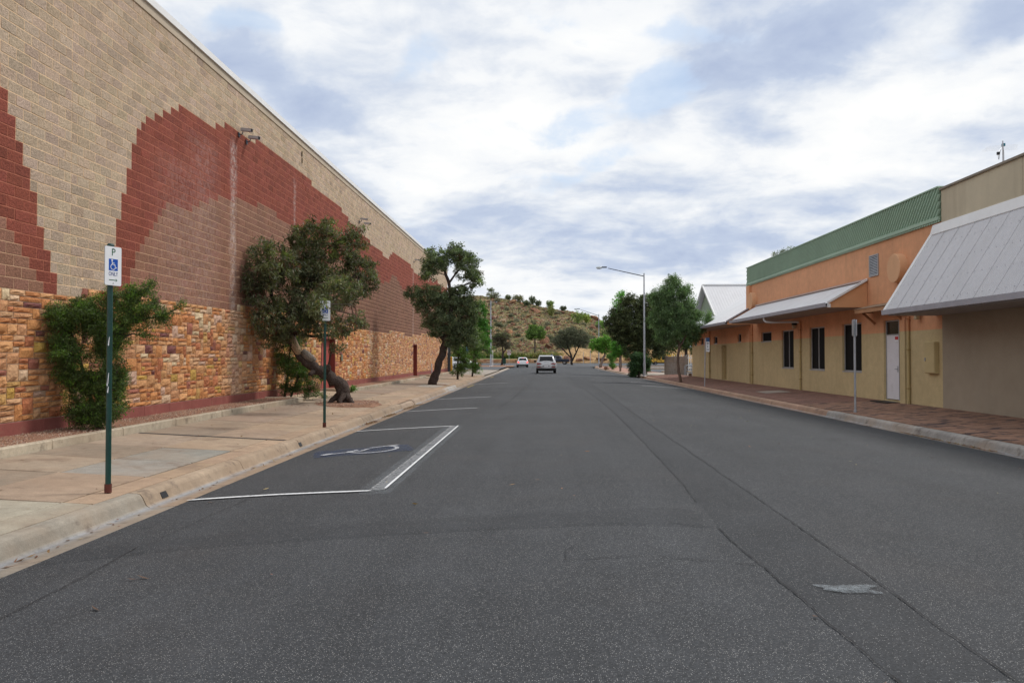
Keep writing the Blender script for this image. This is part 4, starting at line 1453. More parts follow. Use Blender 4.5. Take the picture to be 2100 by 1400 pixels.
M['twotone'] = mat('painted_pipe', None, .6, var=((4, .1),))
for y_, top in ((24.44, 3.0), (34.40, 3.3), (42.1, 3.47), (52.45, 3.47)):
    twotone(RX - .06, .22, top, y_, .045, 'downpipe', ob)
for y_a, y_b, top in ((24.54, 24.88, 3.0), (42.35, 42.95, 5.6)):
    b = MB().box(RX - .12, RX + .01, y_a, y_b, .1, 2.54, YEL).box(RX - .12, RX + .01, y_a, y_b, 2.54, top, ORG)
    b.build('pilaster', M['render'], ob)
MB().tube([(10.10, 35.14, 3.50), (10.10, 35.14, 3.38), (10.16, 35.06, 3.30), (10.35, 34.95, 3.27), (11.30, 34.46, 3.27), (11.40, 34.40, 3.25)], .045, 10).build('drain_elbow', M['pvc'], ob)
# bulkhead lamps
for y_, z_ in ((35.0, 3.0), (23.75, 2.86)):
    l_ = tag(empty('wall_lamp', (RX, y_, z_)), f'small dark bulkhead lamp on the orange wall, the {"far" if y_ > 30 else "near"} one', 'wall lamp', 'wall lamps on the orange wall')
    MB().box(-.05, 0, -.05, .05, .16, .24).build('bracket', M['black'], l_)
    MB().cbox(-.20, -.04, -.09, .09, .15, .26, .01).build('hood', M['black'], l_)
    MB().cbox(-.18, -.06, -.075, .075, 0.0, .15, .02).build('lens', mat('lamp_lens_%d' % int(y_), (.42, .35, .22), .3), l_)
# meter box
mb_ = tag(empty('meter_box', (RX, 23.0, 1.26)), 'ochre painted meter box with a small lock on the near end of the ochre wall', 'meter box')
MB().cbox(-.12, 0, -.29, .29, 0, .92, .008).build('case', M['yellow_paint_wall'], mb_)
MB().cbox(-.135, -.1201, -.27, .27, .02, .90, .004).build('lid', M['yellow_paint_wall'], mb_)
MB().box(-.16, -.1355, .20, .235, .36, .46).build('lock', M['steel'], mb_)

# ------------------------------------------------------------------ beige building with the big awning
bb = tag(empty('rendered_building', (0, 0, 0)), 'beige rendered building under a deep pale corrugated awning at the right edge', 'building')
M['render_top'] = mat('parapet_render', (.56, .49, .355), .9, var=((.35, .08), (3, .05), (60, .06)), bump=(.003, ((50, .7), (120, .3))), streak=(1.2, (.28, .22, .15), .3))
MB().box(RX - .012, RX + .30, 4.0, 22.485, .1, 3.2).build('wall', M['render_beige'], bb)
y = 22.485
for y0 in (18.75, 14.2, 9.4, 4.0):
    MB().box(RX - .010, RX + .30, y0 + .008, y - .004, 3.2, 6.50).build('parapet_panel', M['render_top'], bb)
    y = y0
MB().box(RX - .06, RX + .35, 4.0, 22.487, 6.50, 6.56).build('coping', mat('coping_brown', (.24, .20, .15), .6), bb)
MB().box(RX + .30, 30, 4.0, 22.485, .0, 6.4).build('rear_wall', M['render_beige'], bb)
aw = empty('awning', (0, 0, 0), 0, bb)
XT, ZT, XE, ZE = 11.48, 5.40, 10.05, 3.10
corrugated('roof_sheet', 6.0, 22.85, XE, ZE, XT, ZT, M['grey_sheet'], aw)
gut2([(XE + .07, ZE - .14), (XE - .06, ZE - .14), (XE - .07, ZE + .0), (XE - .05, ZE + .0), (XE - .04, ZE - .12), (XE + .06, ZE - .12)], 6.0, 22.95, aw, 'gutter')
MB().box(XE + .075, RX - .013, 6.0, 22.80, ZE - .17, ZE - .14).build('soffit', mat('soffit_pale', (.36, .34, .33), .8), aw)
b = MB()
pf = [(XE + .05, ZE - .14), (RX - .013, ZE - .14), (XT, ZT), (XE + .05, ZE + .04)]
vs = [(a, 22.80, c) for a, c in pf] + [(a, 22.845, c) for a, c in pf]
b.add(vs, [(0, 1, 2, 3), (7, 6, 5, 4), (0, 4, 5, 1), (1, 5, 6, 2), (2, 6, 7, 3), (3, 7, 4, 0)])
b.build('end_panel', M['soffit'], aw)
b = MB()
d_ = Vector((XT - XE, ZT - ZE)).normalized()
nn = Vector((-d_.y, d_.x))
p0, p1 = Vector((XE, ZE)) - d_ * .03, Vector((XT, ZT)) + d_ * .08
q4 = [p0 - nn * .02, p1 - nn * .02, p1 + nn * .03, p0 + nn * .03]
vs = [(p_.x, 22.78, p_.y) for p_ in q4] + [(p_.x, 22.93, p_.y) for p_ in q4]
b.add(vs, [(0, 1, 2, 3), (7, 6, 5, 4), (0, 4, 5, 1), (1, 5, 6, 2), (2, 6, 7, 3), (3, 7, 4, 0)])
b.build('barge_capping', M['white_trim'], aw)
# head flashing laid over the top of the sheets, in lapped lengths
y = 22.9
while y > 6.2:
    y2 = y - 2.4
    b = MB()
    pf = [(XT + .02, ZT + .16), (XT - .03, ZT + .16), (XT - .115, ZT - .13), (XT - .10, ZT - .15)]
    vs = [(a, y2, c) for a, c in pf] + [(a, y - .004, c) for a, c in pf]
    b.add(vs, [(0, 1, 2, 3), (7, 6, 5, 4), (0, 4, 5, 1), (1, 5, 6, 2), (2, 6, 7, 3), (3, 7, 4, 0)])
    b.build('head_flashing', M['white_trim'], aw)
    y = y2
# roofing screws and sheet laps
b = MB()
for kk in (.06, .30, .54, .78, .93):
    px_, pz_ = XE + (XT - XE) * kk + nn.x * .012, ZE + (ZT - ZE) * kk + nn.y * .012
    y = 22.6
    while y > 8:
        b.box(px_ - .008, px_ + .003, y, y + .016, pz_ - .005, pz_ + .010)
        y -= .304
b.build('roofing_screws', M['gutter'], aw)['kind'] = 'stuff'
b = MB()
y = 22.1
while y > 8:
    a0, a1 = Vector((XE, ZE)) + nn * .0088, Vector((XT, ZT)) + nn * .0088
    q4 = [a0, a1]
    b.add([(a0.x, y, a0.y), (a1.x, y, a1.y), (a1.x, y + .016, a1.y), (a0.x, y + .016, a0.y), (a0.x + nn.x * .0016, y, a0.y + nn.y * .0016), (a1.x + nn.x * .0016, y, a1.y + nn.y * .0016), (a1.x + nn.x * .0016, y + .016, a1.y + nn.y * .0016), (a0.x + nn.x * .0016, y + .016, a0.y + nn.y * .0016)],
          [(4, 5, 6, 7), (0, 1, 5, 4), (2, 3, 7, 6), (3, 0, 4, 7)])
    y -= .762
b.build('sheet_laps', M['grey_sheet'], aw)['kind'] = 'stuff'

# TV aerial on the beige roof
t_ = tag(empty('tv_aerial', (13.76, 23.4, 6.3)), 'spindly television aerial on a mast above the beige parapet', 'aerial')
t_.location = (13.6, 23.1, 6.35)
MB().tube([(0, 0, 0), (0, 0, 1.72)], .017, 8).build('mast', M['steel'], t_)
bm_ = MB().tube([(-.33, -.35, 1.30), (.07, .10, 1.62)], .012, 6).build('boom', M['steel'], t_)
b = MB()
for k in range(5):
    f_ = .25 + k * .17
    cx_, cy_, cz_ = -.33 + .40 * f_, -.35 + .45 * f_, 1.30 + .32 * f_
    L_ = .50 - .02 * k
    b.tube([(cx_ - L_ * .9, cy_ + L_ * .2, cz_), (cx_ + L_ * .9, cy_ - L_ * .2, cz_)], .0022, 4)
b.build('elements', M['steel'], t_)
MB().box(-.37, -.31, -.38, -.32, 1.22, 1.30).build('end_box', M['black'], t_)
MB().box(.03, .10, .04, .12, 1.58, 1.66).build('mast_clamp', mat('teal_plastic', (.03, .18, .25), .5), t_)
MB().tube([(-.34, -.35, 1.22), (-.32, -.33, 1.10), (-.28, -.28, 1.10), (-.15, -.14, 1.42)], .006, 5).tube([(.07, .1, 1.60), (.10, .12, 1.4), (.09, .1, .1)], .006, 5).build('cable', M['black'], t_)

# ------------------------------------------------------------------ gabled building behind
gb = tag(empty('gabled_building', (0, 0, 0)), 'tall gabled building with pale green gable and white metal roof', 'building')
gy, gz, hy = 54.4, 6.72, 3.75
ez = 4.42
b = MB()
b.add([(11.75, gy - hy + .25, .2), (11.75, gy + hy - .25, .2), (11.75, gy + hy - .25, ez + .1), (11.75, gy, gz - .1), (11.75, gy - hy + .25, ez + .1)], [(0, 4, 3, 2, 1)])
b.build('gable_wall', mat('pale_green_render', (.27, .34, .25), .85, var=((3, .1),)), gb)
MB().box(11.80, 26, gy - hy + .3, gy + hy - .3, .2, ez).build('rear_wall', mat('pale_render', (.4, .38, .3), .85), gb)
for sg in (-1, 1):
    n = int((26 - 11.45) / .19 * 4)
    vs = []
    for i in range(n + 1):
        x = 11.45 + (26 - 11.45) * i / n
        o = .006 * math.sin(2 * math.pi * (x - 11.45) / .19)
        for k in (0, 1):
            vs.append((x, gy + sg * (hy + .1) * (1 - k), (ez - .04) * (1 - k) + gz * k + o))
    b = MB().add(vs, [(i * 2, i * 2 + 2, i * 2 + 3, i * 2 + 1) for i in range(n)])
    b.build('roof_sheet', M['grey_sheet'], gb, smooth=True)
    y0, y1 = gy + sg * (hy + .12), gy
    b = MB()
    vs = []
    for x in (11.36, 11.44):
        vs += [(x, y0, ez - .14), (x, y1, gz - .10), (x, y1, gz + .05), (x, y0, ez + .02)]
    b.add(vs, [(0, 1, 2, 3), (7, 6, 5, 4), (0, 4, 5, 1), (1, 5, 6, 2), (2, 6, 7, 3), (3, 7, 4, 0)])
    b.build('barge_capping', M['white_trim'], gb)
MB().box(11.4, 26, gy - .12, gy + .12, gz + .02, gz + .06).build('ridge_capping', M['white_trim'], gb)
MB().tube([(15.2, 52.3, 5.2), (15.2, 52.3, 6.3)], .03, 6).build('vent_pipe', M['pvc'], gb)
# lamp fitting that sticks from the far wall
MB().box(RX - .25, RX, 56.0, 56.1, 3.12, 3.22).build('wall_bracket', M['black'], ob)
# ------------------------------------------------------------------ vegetation
BR = np.array([1.88, 1.66, 1.75])


def leaf_mesh(name, C, D, Nn, L, Wd, colr, mt, parent):
    """many single leaves: centre C, direction D, side Nn (arrays), length, width, colour"""
    n = len(C)
    L = L[:, None]
    Wd = Wd[:, None]
    up = np.cross(D, Nn)
    base = C - D * L * .5
    tip = C + D * L * .5
    s1 = C + Nn * Wd * .5 + up * Wd * .12
    s2 = C - Nn * Wd * .5 + up * Wd * .12
    V = np.stack([base, s1, tip, s2], 1).reshape(-1, 3)
    me = bpy.data.meshes.new(name)
    me.vertices.add(4 * n)
    me.vertices.foreach_set('co', V.astype(np.float32).ravel())
    me.loops.add(4 * n)
    me.polygons.add(n)
    me.loops.foreach_set('vertex_index', np.arange(4 * n, dtype=np.int32))
    me.polygons.foreach_set('loop_start', np.arange(0, 4 * n, 4, dtype=np.int32))
    me.polygons.foreach_set('loop_total', np.full(n, 4, np.int32))
    a = me.color_attributes.new("Col", 'FLOAT_COLOR', 'POINT')
    arr = np.ones((4 * n, 4), np.float32)
    arr[:, :3] = np.repeat(colr, 4, axis=0)
    a.data.foreach_set('color', arr.ravel())
    me.materials.append(mt)
    me.update()
    me.validate()
    o = bpy.data.objects.new(name, me)
    COL.objects.link(o)
    o.parent = parent
    return o


def unit(a):
    return a / np.maximum(np.linalg.norm(a, axis=1, keepdims=True), 1e-9)


def plant(name, label, cat, base, paths, blobs, ncl, nleaf, L, W, cols, group=None, droop=.5, rc=.22, shell=.55, mt='leaf', barkc=(.10, .075, .06), seed=1, limit=None, twigs=.5, limbs=True, flat=1.0, patches=None, tcols=None):
    r_ = np.random.default_rng(seed)
    random.seed(seed)
    root = tag(empty(name, base), label, cat, group)
    B = np.array(base)
    tb = MB()
    spine = []
    for pth in paths:
        pts, rad = [], []
        for i in range(len(pth) - 1):
            a, c = np.array(pth[i]), np.array(pth[i + 1])
            for k in range(3):
                t_ = k / 3
                q_ = a * (1 - t_) + c * t_
                pts.append(q_[:3] - B + (r_.normal(0, .12, 3) * q_[3] if i + k > 0 else 0))
                rad.append(q_[3])
        pts.append(np.array(pth[-1][:3]) - B)
        rad.append(pth[-1][3])
        k_ = .17 if rad[0] > .1 else .05
        tb.tube(pts, rad, 12 if rad[0] > .1 else 7, barkc, jit=k_)
        spine += [(p_, q_) for p_, q_ in zip(pts, rad)]
    SP = np.array([p_ for p_, _ in spine])
    SR = np.array([q_ for _, q_ in spine])
    C_all, wgt = [], []
    vol = [b_[3] * b_[4] * (b_[3] * b_[4]) ** .25 for b_ in blobs]
    tot = sum(vol)
    for b_, v_ in zip(blobs, vol):
        c0 = np.array(b_[:3]) - B
        rx, rz = b_[3], b_[4]
        ry = (b_[5] if len(b_) > 5 else (rx + rz) / 2)
        n = max(3, int(ncl * v_ / tot))
        d_ = unit(r_.normal(size=(n, 3)))
        rad = shell + (1 - shell) * r_.random(n) ** .7
        rad *= r_.choice([1, 1, 1, .55], n)
        pts = c0 + d_ * rad[:, None] * np.array([rx, ry, rz])
        C_all.append(pts)
        if limbs:
            lower = SP[:, 2] < c0[2] + .1 * rz
            cand = np.where(lower)[0] if lower.any() else np.arange(len(SP))
            dd = np.linalg.norm(SP[cand] - c0, axis=1) + np.abs(SP[cand][:, 2] - c0[2] + rz) * .4
            j = cand[np.argmin(dd)]
            a = SP[j]
            rr = min(SR[j] * .6, .02 + .03 * max(rx, rz))
            mid = (a + c0) / 2 + r_.normal(0, .08, 3) * np.linalg.norm(c0 - a) + np.array([0, 0, .08 * np.linalg.norm(c0 - a)])
            tb.tube([a, mid, c0], [rr, rr * .75, rr * .45], 6, barkc)
            sel = r_.choice(n, max(2, int(n * twigs)), replace=False)
            for s_ in sel:
                m_ = (c0 + pts[s_]) / 2 + r_.normal(0, .10, 3) * rx
                tb.tube([c0 if r_.random() < .5 else mid, m_, pts[s_]], [rr * .35, rr * .22, rr * .08], 4, barkc, cap=False)
    CC = np.concatenate(C_all)
    n = len(CC)
    m = nleaf
    tone = r_.normal(0, .27, n)
    ci = r_.integers(0, len(cols), (n, m))
    # leaves hang along a short spray that starts at the cluster centre
    ax = unit(r_.normal(size=(n, 3)) + np.array([0, 0, .2 - droop]))
    t_ = r_.random((n, m, 1))
    P_ = CC[:, None] + ax[:, None] * (t_ - .3) * rc * 1.3 + r_.normal(0, rc * .42, (n, m, 3)) * np.array([1, 1, .8 * flat])
    D_ = unit((ax[:, None] * .5 + r_.normal(0, .75, (n, m, 3)) + np.array([0, 0, -droop])).reshape(-1, 3))
    N_ = unit(np.cross(D_, r_.normal(size=(n * m, 3))))
    P_ = P_.reshape(-1, 3)
    c_ = BR * np.array(cols)[ci].reshape(-1, 3) * np.exp(np.repeat(tone, m) + r_.normal(0, .14, n * m))[:, None]
    if patches:     # (colour, probability, minimum height): new growth near the outside
        for colr, pr__, zmin in patches:
            ms = (np.repeat(r_.random(n), m) < pr__) & (P_[:, 2] + B[2] > zmin) & (r_.random(n * m) < .75)
            c_[ms] = 1.15 * np.array(colr) * np.exp(r_.normal(0, .18, ms.sum()))[:, None]
    if limit:       # keep the crown clear of the wall
        wx = P_[:, 0] + B[0]
        lim = -9.2 + (P_[:, 1] + B[1]) * .0063 + .07
        P_[:, 0] = np.where(wx < lim, lim - B[0] + np.abs(r_.normal(0, .12, n * m)), P_[:, 0])
    Ls = L * r_.uniform(.65, 1.25, n * m)
    Ws = W * r_.uniform(.7, 1.25, n * m)
    leaf_mesh('crown', P_, D_, N_, Ls, Ws, np.clip(c_, .004, .9), M[mt], root)
    if tb.v:
        tb.build('trunk' if cat == 'tree' else 'stem', M['bark'], root, smooth=True, fix=False)
    return root


gumc = [(.052, .070, .032), (.064, .084, .036), (.078, .098, .048), (.042, .055, .030), (.095, .115, .066), (.075, .068, .042)]
T1B = [(-8.2, 23.7, 4.62, .92, .79), (-8.7, 23.6, 3.92, .46, .62), (-7.45, 25.2, 5.46, .87, .72), (-7.42, 25.1, 4.48, 1.11, .95), (-6.15, 24.9, 5.3, .70, .62), (-5.89, 25.1, 4.35, .66, .71), (-7.6, 24.4, 3.35, .94, .7),
       (-8.15, 23.6, 2.95, .7, .72), (-5.48, 20.8, 3.48, .65, .52), (-5.40, 21.0, 2.60, .53, .28), (-4.93, 17.15, 2.93, .16, .10), (-5.02, 17.3, 2.80, .13, .13), (-5.25, 18.2, 2.95, .26, .14), (-6.6, 24.0, 3.4, .6, .5), (-5.84, 24.9, 2.95, .42, .28), (-7.05, 24.4, 2.64, .72, .38), (-8.3, 24.0, 2.42, .55, .40), (-6.50, 24.6, 2.02, .30, .16),
       (-7.0, 25.0, 5.95, .5, .35), (-6.0, 24.9, 5.75, .35, .3)]
t1p = [[(-6.28, 24.9, 0.16, 0.240), (-6.30, 24.9, .47, 0.216), (-6.33, 24.9, .74, 0.208), (-6.51, 24.9, .93, 0.196), (-6.83, 24.9, 1.13, 0.176), (-7.18, 24.9, 1.34, 0.172), (-7.54, 24.9, 1.56, 0.148), (-7.79, 24.9, 1.81, 0.128), (-7.92, 24.9, 2.11, 0.124), (-8.02, 24.9, 2.4, 0.128), (-8.18, 24.9, 2.68, 0.120), (-8.34, 24.8, 3.03, 0.096)],
       [(-8.18, 24.9, 2.68, 0.104), (-8.03, 25.0, 3.2, 0.080), (-7.66, 25.1, 3.84, 0.064), (-7.29, 25.2, 4.49, 0.048), (-7.13, 25.2, 5.13, 0.028)],
       [(-8.03, 25.0, 3.2, 0.072), (-7.06, 25.0, 3.19, 0.052), (-6.4, 24.9, 3.82, 0.044), (-5.92, 24.9, 4.45, 0.028)],
       [(-8.34, 24.8, 3.03, 0.080), (-8.5, 24.4, 3.67, 0.064), (-8.5, 24.0, 4.3, 0.048), (-8.5, 23.8, 4.7, 0.028)],
       [(-8.12, 24.9, 2.56, 0.080), (-7.29, 24.7, 2.39, 0.048), (-6.47, 24.6, 2.45, 0.036), (-5.84, 24.6, 2.6, 0.022)],
       [(-6.95, 24.85, 1.12, 0.096), (-6.80, 24.7, 1.28, 0.096), (-6.72, 24.55, 1.40, 0.100), (-6.70, 24.45, 1.42, 0.080)],
       [(-7.25, 24.8, 1.30, 0.096), (-7.30, 24.62, 1.22, 0.080), (-7.33, 24.55, 1.20, 0.056)],
       [(-6.28, 24.85, .62, 0.120), (-6.12, 24.75, .42, 0.096), (-5.96, 24.65, .26, 0.072), (-5.85, 24.6, .18, 0.040)],
       [(-6.35, 24.95, .62, 0.120), (-6.55, 24.9, .45, 0.096), (-6.72, 24.85, .30, 0.080), (-6.80, 24.8, .20, 0.048)],
       [(-6.3, 24.85, .62, 0.128), (-6.32, 24.6, .40, 0.096), (-6.33, 24.45, .22, 0.056)]]
t1 = plant('gum_tree', 'leaning gum tree with a twisted dark trunk and wide dark crown over the footpath', 'tree', (-6.3, 24.9, .2), t1p, T1B, 900, 44, .15, .032, gumc, droop=.6, rc=.17, shell=.55, seed=2, limit=True,
           patches=[((.15, .19, .05), .12, 4.6), ((.13, .065, .04), .05, 2.0)], barkc=(.085, .062, .052), twigs=.35)
# smooth pale inner bark where the outer bark has peeled
b = MB()
b.tube([(-7.74 + 6.3, -.055, 1.62), (-7.86 + 6.3, -.07, 1.84), (-7.945 + 6.3, -.075, 2.06), (-7.985 + 6.3, -.06, 2.24)], [.10, .135, .12, .06], 10, (.50, .37, .24), jit=.03)
b.tube([(-7.25 + 6.3, -.02, 1.40), (-7.5 + 6.3, -.03, 1.57), (-7.66 + 6.3, -.02, 1.73)], [.10, .15, .10], 10, (.30, .26, .22), jit=.05)
b.build('peeled_bark', M['bark'], t1, smooth=True)
tag(t1, t1['label'], 'tree')

T2B = [(-5.79, 43.6, 7.16, 0.86, 0.78), (-4.85, 43.9, 7.50, 0.90, 0.73), (-4.04, 43.6, 6.87, 0.76, 0.86), (-3.60, 43.6, 6.04, 0.50, 0.65), (-6.20, 43.3, 6.43, 0.54, 0.54), (-4.4, 43.6, 5.55, 0.76, 0.38), (-6.98, 43.3, 5.2, 0.59, 0.54), (-6.06, 43.6, 5.09, 0.92, 0.81), (-4.84, 43.8, 4.82, 1.19, 0.76),
       (-3.85, 43.6, 4.39, 0.70, 0.86), (-5.62, 43.4, 3.7, 1.03, 0.86), (-4.42, 43.8, 3.44, 0.92, 1.08), (-3.85, 43.6, 2.88, 0.54, 0.76), (-4.95, 43.6, 2.7, 0.65, 0.59), (-5.95, 43.5, 2.9, 0.27, 0.16), (-6.6, 43.4, 4.6, 0.43, 0.38)]
plant('gum_tree', 'tall open-crowned gum with a dark slanting trunk in a footpath pit', 'tree', (-5.97, 43.6, .2),
      [[(-6.02, 43.6, .13, .27), (-5.83, 43.6, .73, .215), (-5.64, 43.6, 1.36, .205), (-5.42, 43.6, 2.0, .195), (-5.25, 43.6, 2.55, .195), (-5.14, 43.6, 2.88, .17), (-5.03, 43.6, 3.7, .13), (-4.94, 43.7, 4.81, .105), (-5.07, 43.6, 5.91, .09), (-5.32, 43.6, 6.6, .065), (-5.51, 43.6, 7.16, .035)],
       [(-5.25, 43.6, 2.55, .13), (-5.56, 43.6, 3.02, .105), (-5.84, 43.6, 3.49, .08), (-6.17, 43.4, 4.25, .05), (-6.71, 43.3, 5.01, .035)],
       [(-5.07, 43.6, 5.91, .065), (-4.69, 43.7, 6.47, .05), (-4.27, 43.6, 6.87, .035)], [(-5.09, 43.6, 2.88, .1), (-4.55, 43.7, 3.71, .08), (-3.99, 43.6, 4.25, .05)]],
      T2B, 1150, 44, .135, .048, [(.068, .100, .052), (.085, .120, .066), (.056, .082, .044), (.105, .145, .078)], droop=.35, rc=.19, shell=.5, seed=5, patches=[((.17, .23, .07), .14, 6.0), ((.14, .075, .05), .05, 3.5)], barkc=(.075, .055, .048), twigs=.3)

bushc = [(.052, .092, .024), (.042, .074, .022), (.066, .118, .028), (.036, .058, .022)]
B1 = [(-8.50, 14.5, 2.50, .50, .45, .4), (-8.35, 14.3, .62, .52, .34, .4), (-8.05, 14.3, 1.35, .30, .5, .3), (-8.1, 14.4, 2.25, .40, .42, .3), (-7.65, 14.5, 2.5, .34, .30, .25), (-7.75, 14.5, 2.95, .26, .24, .25), (-7.35, 14.5, 2.70, .24, .18), (-8.9, 14.0, 2.55, .24, .2), (-8.8, 14.2, 1.45, .28, .36, .25), (-8.85, 14.5, 2.58, .33, .26, .3), (-9.0, 14.5, 2.28, .26, .24, .25), (-8.21, 14.6, 2.85, .26, .28, .3), (-7.85, 14.6, 2.68, .26, .30, .3), (-7.55, 14.6, 2.98, .15, .22, .2), (-7.42, 14.6, 3.18, .10, .12), (-7.20, 14.6, 2.50, .26, .18), (-6.85, 14.6, 2.72, .12, .11), (-8.25, 14.5, 2.04, .42, .5, .4),
      (-8.75, 14.1, 1.80, .34, .36, .35), (-8.88, 13.95, 2.36, .24, .26, .25), (-8.9, 14.0, 2.0, .2, .2), (-8.6, 14.2, 2.6, .35, .25), (-8.50, 14.4, 1.19, .5, .42, .4), (-8.1, 14.3, .82, .38, .36, .4), (-8.7, 14.4, .74, .30, .28, .3), (-7.92, 14.4, 1.29, .18, .5, .25), (-9.02, 14.5, 2.0, .16, .22), (-7.55, 14.6, 2.15, .16, .12), (-8.95, 14.5, 1.3, .12, .18)]
plant('bottlebrush_shrub', 'bushy bright green shrub in the gravel bed behind the nearest sign post', 'shrub', (-8.4, 14.6, .38),
      [[(-8.32, 14.5, .33, .047), (-8.36, 14.5, .81, .042), (-8.33, 14.5, 1.38, .042), (-8.18, 14.5, 1.85, .042), (-7.93, 14.5, 2.16, .037), (-7.93, 14.5, 2.42, .028), (-7.71, 14.6, 2.81, .019), (-7.40, 14.6, 3.19, .009)],
       [(-8.42, 14.6, .33, .042), (-8.55, 14.6, .81, .037), (-8.65, 14.5, 1.38, .033), (-8.85, 14.5, 2.04, .019), (-9.0, 14.5, 2.43, .009)],
       [(-7.95, 14.5, 2.33, .023), (-7.62, 14.6, 2.47, .019), (-7.19, 14.6, 2.52, .014), (-6.84, 14.6, 2.72, .009)],
       [(-8.36, 14.5, .5, .03), (-8.1, 14.3, .9, .02), (-7.9, 14.3, 1.5, .012)]],
      B1, 2500, 42, .052, .013, bushc, droop=-.25, rc=.095, shell=.2, seed=8, limit=True, patches=[((.13, .26, .035), .11, .5), ((.20, .27, .05), .05, 2.4), ((.25, .02, .02), .004, 2.4)], barkc=(.13, .10, .08), twigs=.5)
B2 = [(-8.45, 26.3, 2.27, .55, .5), (-8.72, 26.3, 1.6, .33, .6), (-8.16, 26.3, 1.26, .52, .7), (-8.49, 26.3, .65, .45, .32), (-7.76, 26.1, .66, .34, .32), (-7.5, 26.2, 1.05, .2, .3), (-8.8, 26.3, 2.5, .26, .33), (-8.12, 26.7, 3.0, .40, .33), (-7.5, 26.1, .42, .25, .12)]
plant('bottlebrush_shrub', 'dark green shrub spilling over the kerb behind the leaning tree trunk', 'shrub', (-8.4, 26.3, .38), [[(-8.7, 26.3, .33, .04), (-8.6, 26.3, 1.2, .035), (-8.5, 26.3, 2.2, .02)], [(-8.5, 26.3, .33, .04), (-8.25, 26.3, 1.0, .03), (-8.1, 26.4, 2.0, .015)]],
      B2, 620, 40, .075, .017, [(.035, .07, .022), (.045, .088, .026), (.055, .11, .03)], droop=-.1, rc=.13, shell=.35, seed=9, limit=True, patches=[((.09, .19, .03), .15, .3)], barkc=(.10, .08, .06), twigs=.4)
grp = 'slender shrubs on the left footpath'
plant('footpath_shrub', 'nearer slender green shrub growing from the footpath beyond the second street tree', 'shrub', (-5.59, 53.5, .18), [[(-5.62, 53.5, .1, .08), (-5.6, 53.5, 1.2, .06), (-5.5, 53.5, 3.0, .03)]],
      [(-5.45, 53.5, .95, .48, .6), (-5.42, 53.7, 2.02, .55, .7), (-5.75, 53.5, 2.7, .42, .6), (-5.06, 53.5, 1.45, .42, .6), (-5.95, 53.4, .65, .28, .18), (-5.3, 53.5, 3.2, .4, .5)], 420, 30, .10, .028, [(.045, .085, .022), (.06, .12, .028), (.04, .07, .02)], grp, droop=.3, rc=.16, shell=.3, seed=12, patches=[((.10, .20, .04), .15, .2)])
plant('footpath_shrub', 'farther slender green shrub growing from the footpath just before the driveway', 'shrub', (-5.31, 61.5, .18), [[(-5.3, 61.5, .1, .08), (-5.2, 61.5, 1.5, .06), (-5.0, 61.5, 3.6, .03)]],
      [(-5.1, 61.5, .95, .6, .75), (-5.05, 61.7, 2.2, .7, .8), (-4.7, 61.5, 3.2, .65, .75), (-5.43, 61.5, 4.0, .6, .9), (-4.07, 61.5, 2.2, .42, .4)], 460, 28, .11, .03, [(.045, .095, .022), (.06, .13, .028), (.035, .07, .02)], grp, droop=.2, rc=.18, shell=.3, seed=13, patches=[((.09, .22, .03), .2, .2)])
plant('green_tree', 'bright green tree standing at the driveway behind the left shrubs', 'tree', (-5.9, 74, .2), [[(-6.1, 74, .1, .14), (-6.0, 74, 2.5, .12), (-5.8, 74, 5.0, .06)]],
      [(-6.35, 74, 5.6, .95, 1.2), (-5.45, 74, 6.3, .65, .8), (-5.25, 74, 4.6, .75, 1.1), (-6.3, 74, 3.6, .7, .9), (-5.0, 74, 3.2, .6, .7)], 420, 30, .15, .06, [(.035, .12, .018), (.05, .15, .025), (.03, .09, .018)], droop=.2, rc=.24, shell=.35, seed=14)

plant('gum_tree', 'pale drooping green gum with a thin trunk on the right brick footpath', 'tree', (8.84, 49, .2),
      [[(8.92, 49, .1, .10), (8.76, 49, .8, .085), (8.72, 49, 1.63, .08), (8.81, 49, 2.33, .085), (8.66, 49, 3.31, .07), (8.58, 49, 4.54, .06), (8.43, 49, 5.77, .04)], [(8.81, 49, 2.33, .07), (9.18, 49, 3.0, .05), (9.66, 49.1, 3.93, .035)]],
      [(8.18, 49, 5.77, .65, .8), (8.5, 49, 6.45, .50, .5), (7.5, 49, 5.5, .6, .6), (9.2, 49, 5.75, .5, .5), (7.81, 49, 4.54, .80, .95), (8.92, 49.2, 4.55, .95, 1.0), (8.27, 49, 3.1, .8, .7), (9.30, 49, 3.7, .66, .8), (7.36, 49, 5.3, .45, .5), (9.45, 49, 5.05, .42, .52), (7.63, 48.8, 3.0, .5, .5), (9.7, 49.2, 3.01, .5, .5), (10.55, 48.6, 4.1, .38, .42), (8.95, 49, 5.7, .4, .5), (10.1, 48.8, 3.5, .35, .4), (7.3, 49, 4.2, .5, .6), (8.4, 49, 3.7, .8, .7), (9.9, 49, 4.4, .4, .5)],
      1500, 40, .16, .032, [(.068, .122, .050), (.085, .145, .064), (.105, .17, .08), (.055, .095, .042)], droop=.9, rc=.22, shell=.35, seed=21, patches=[((.13, .22, .09), .15, 3)], barkc=(.20, .14, .11), twigs=.25)
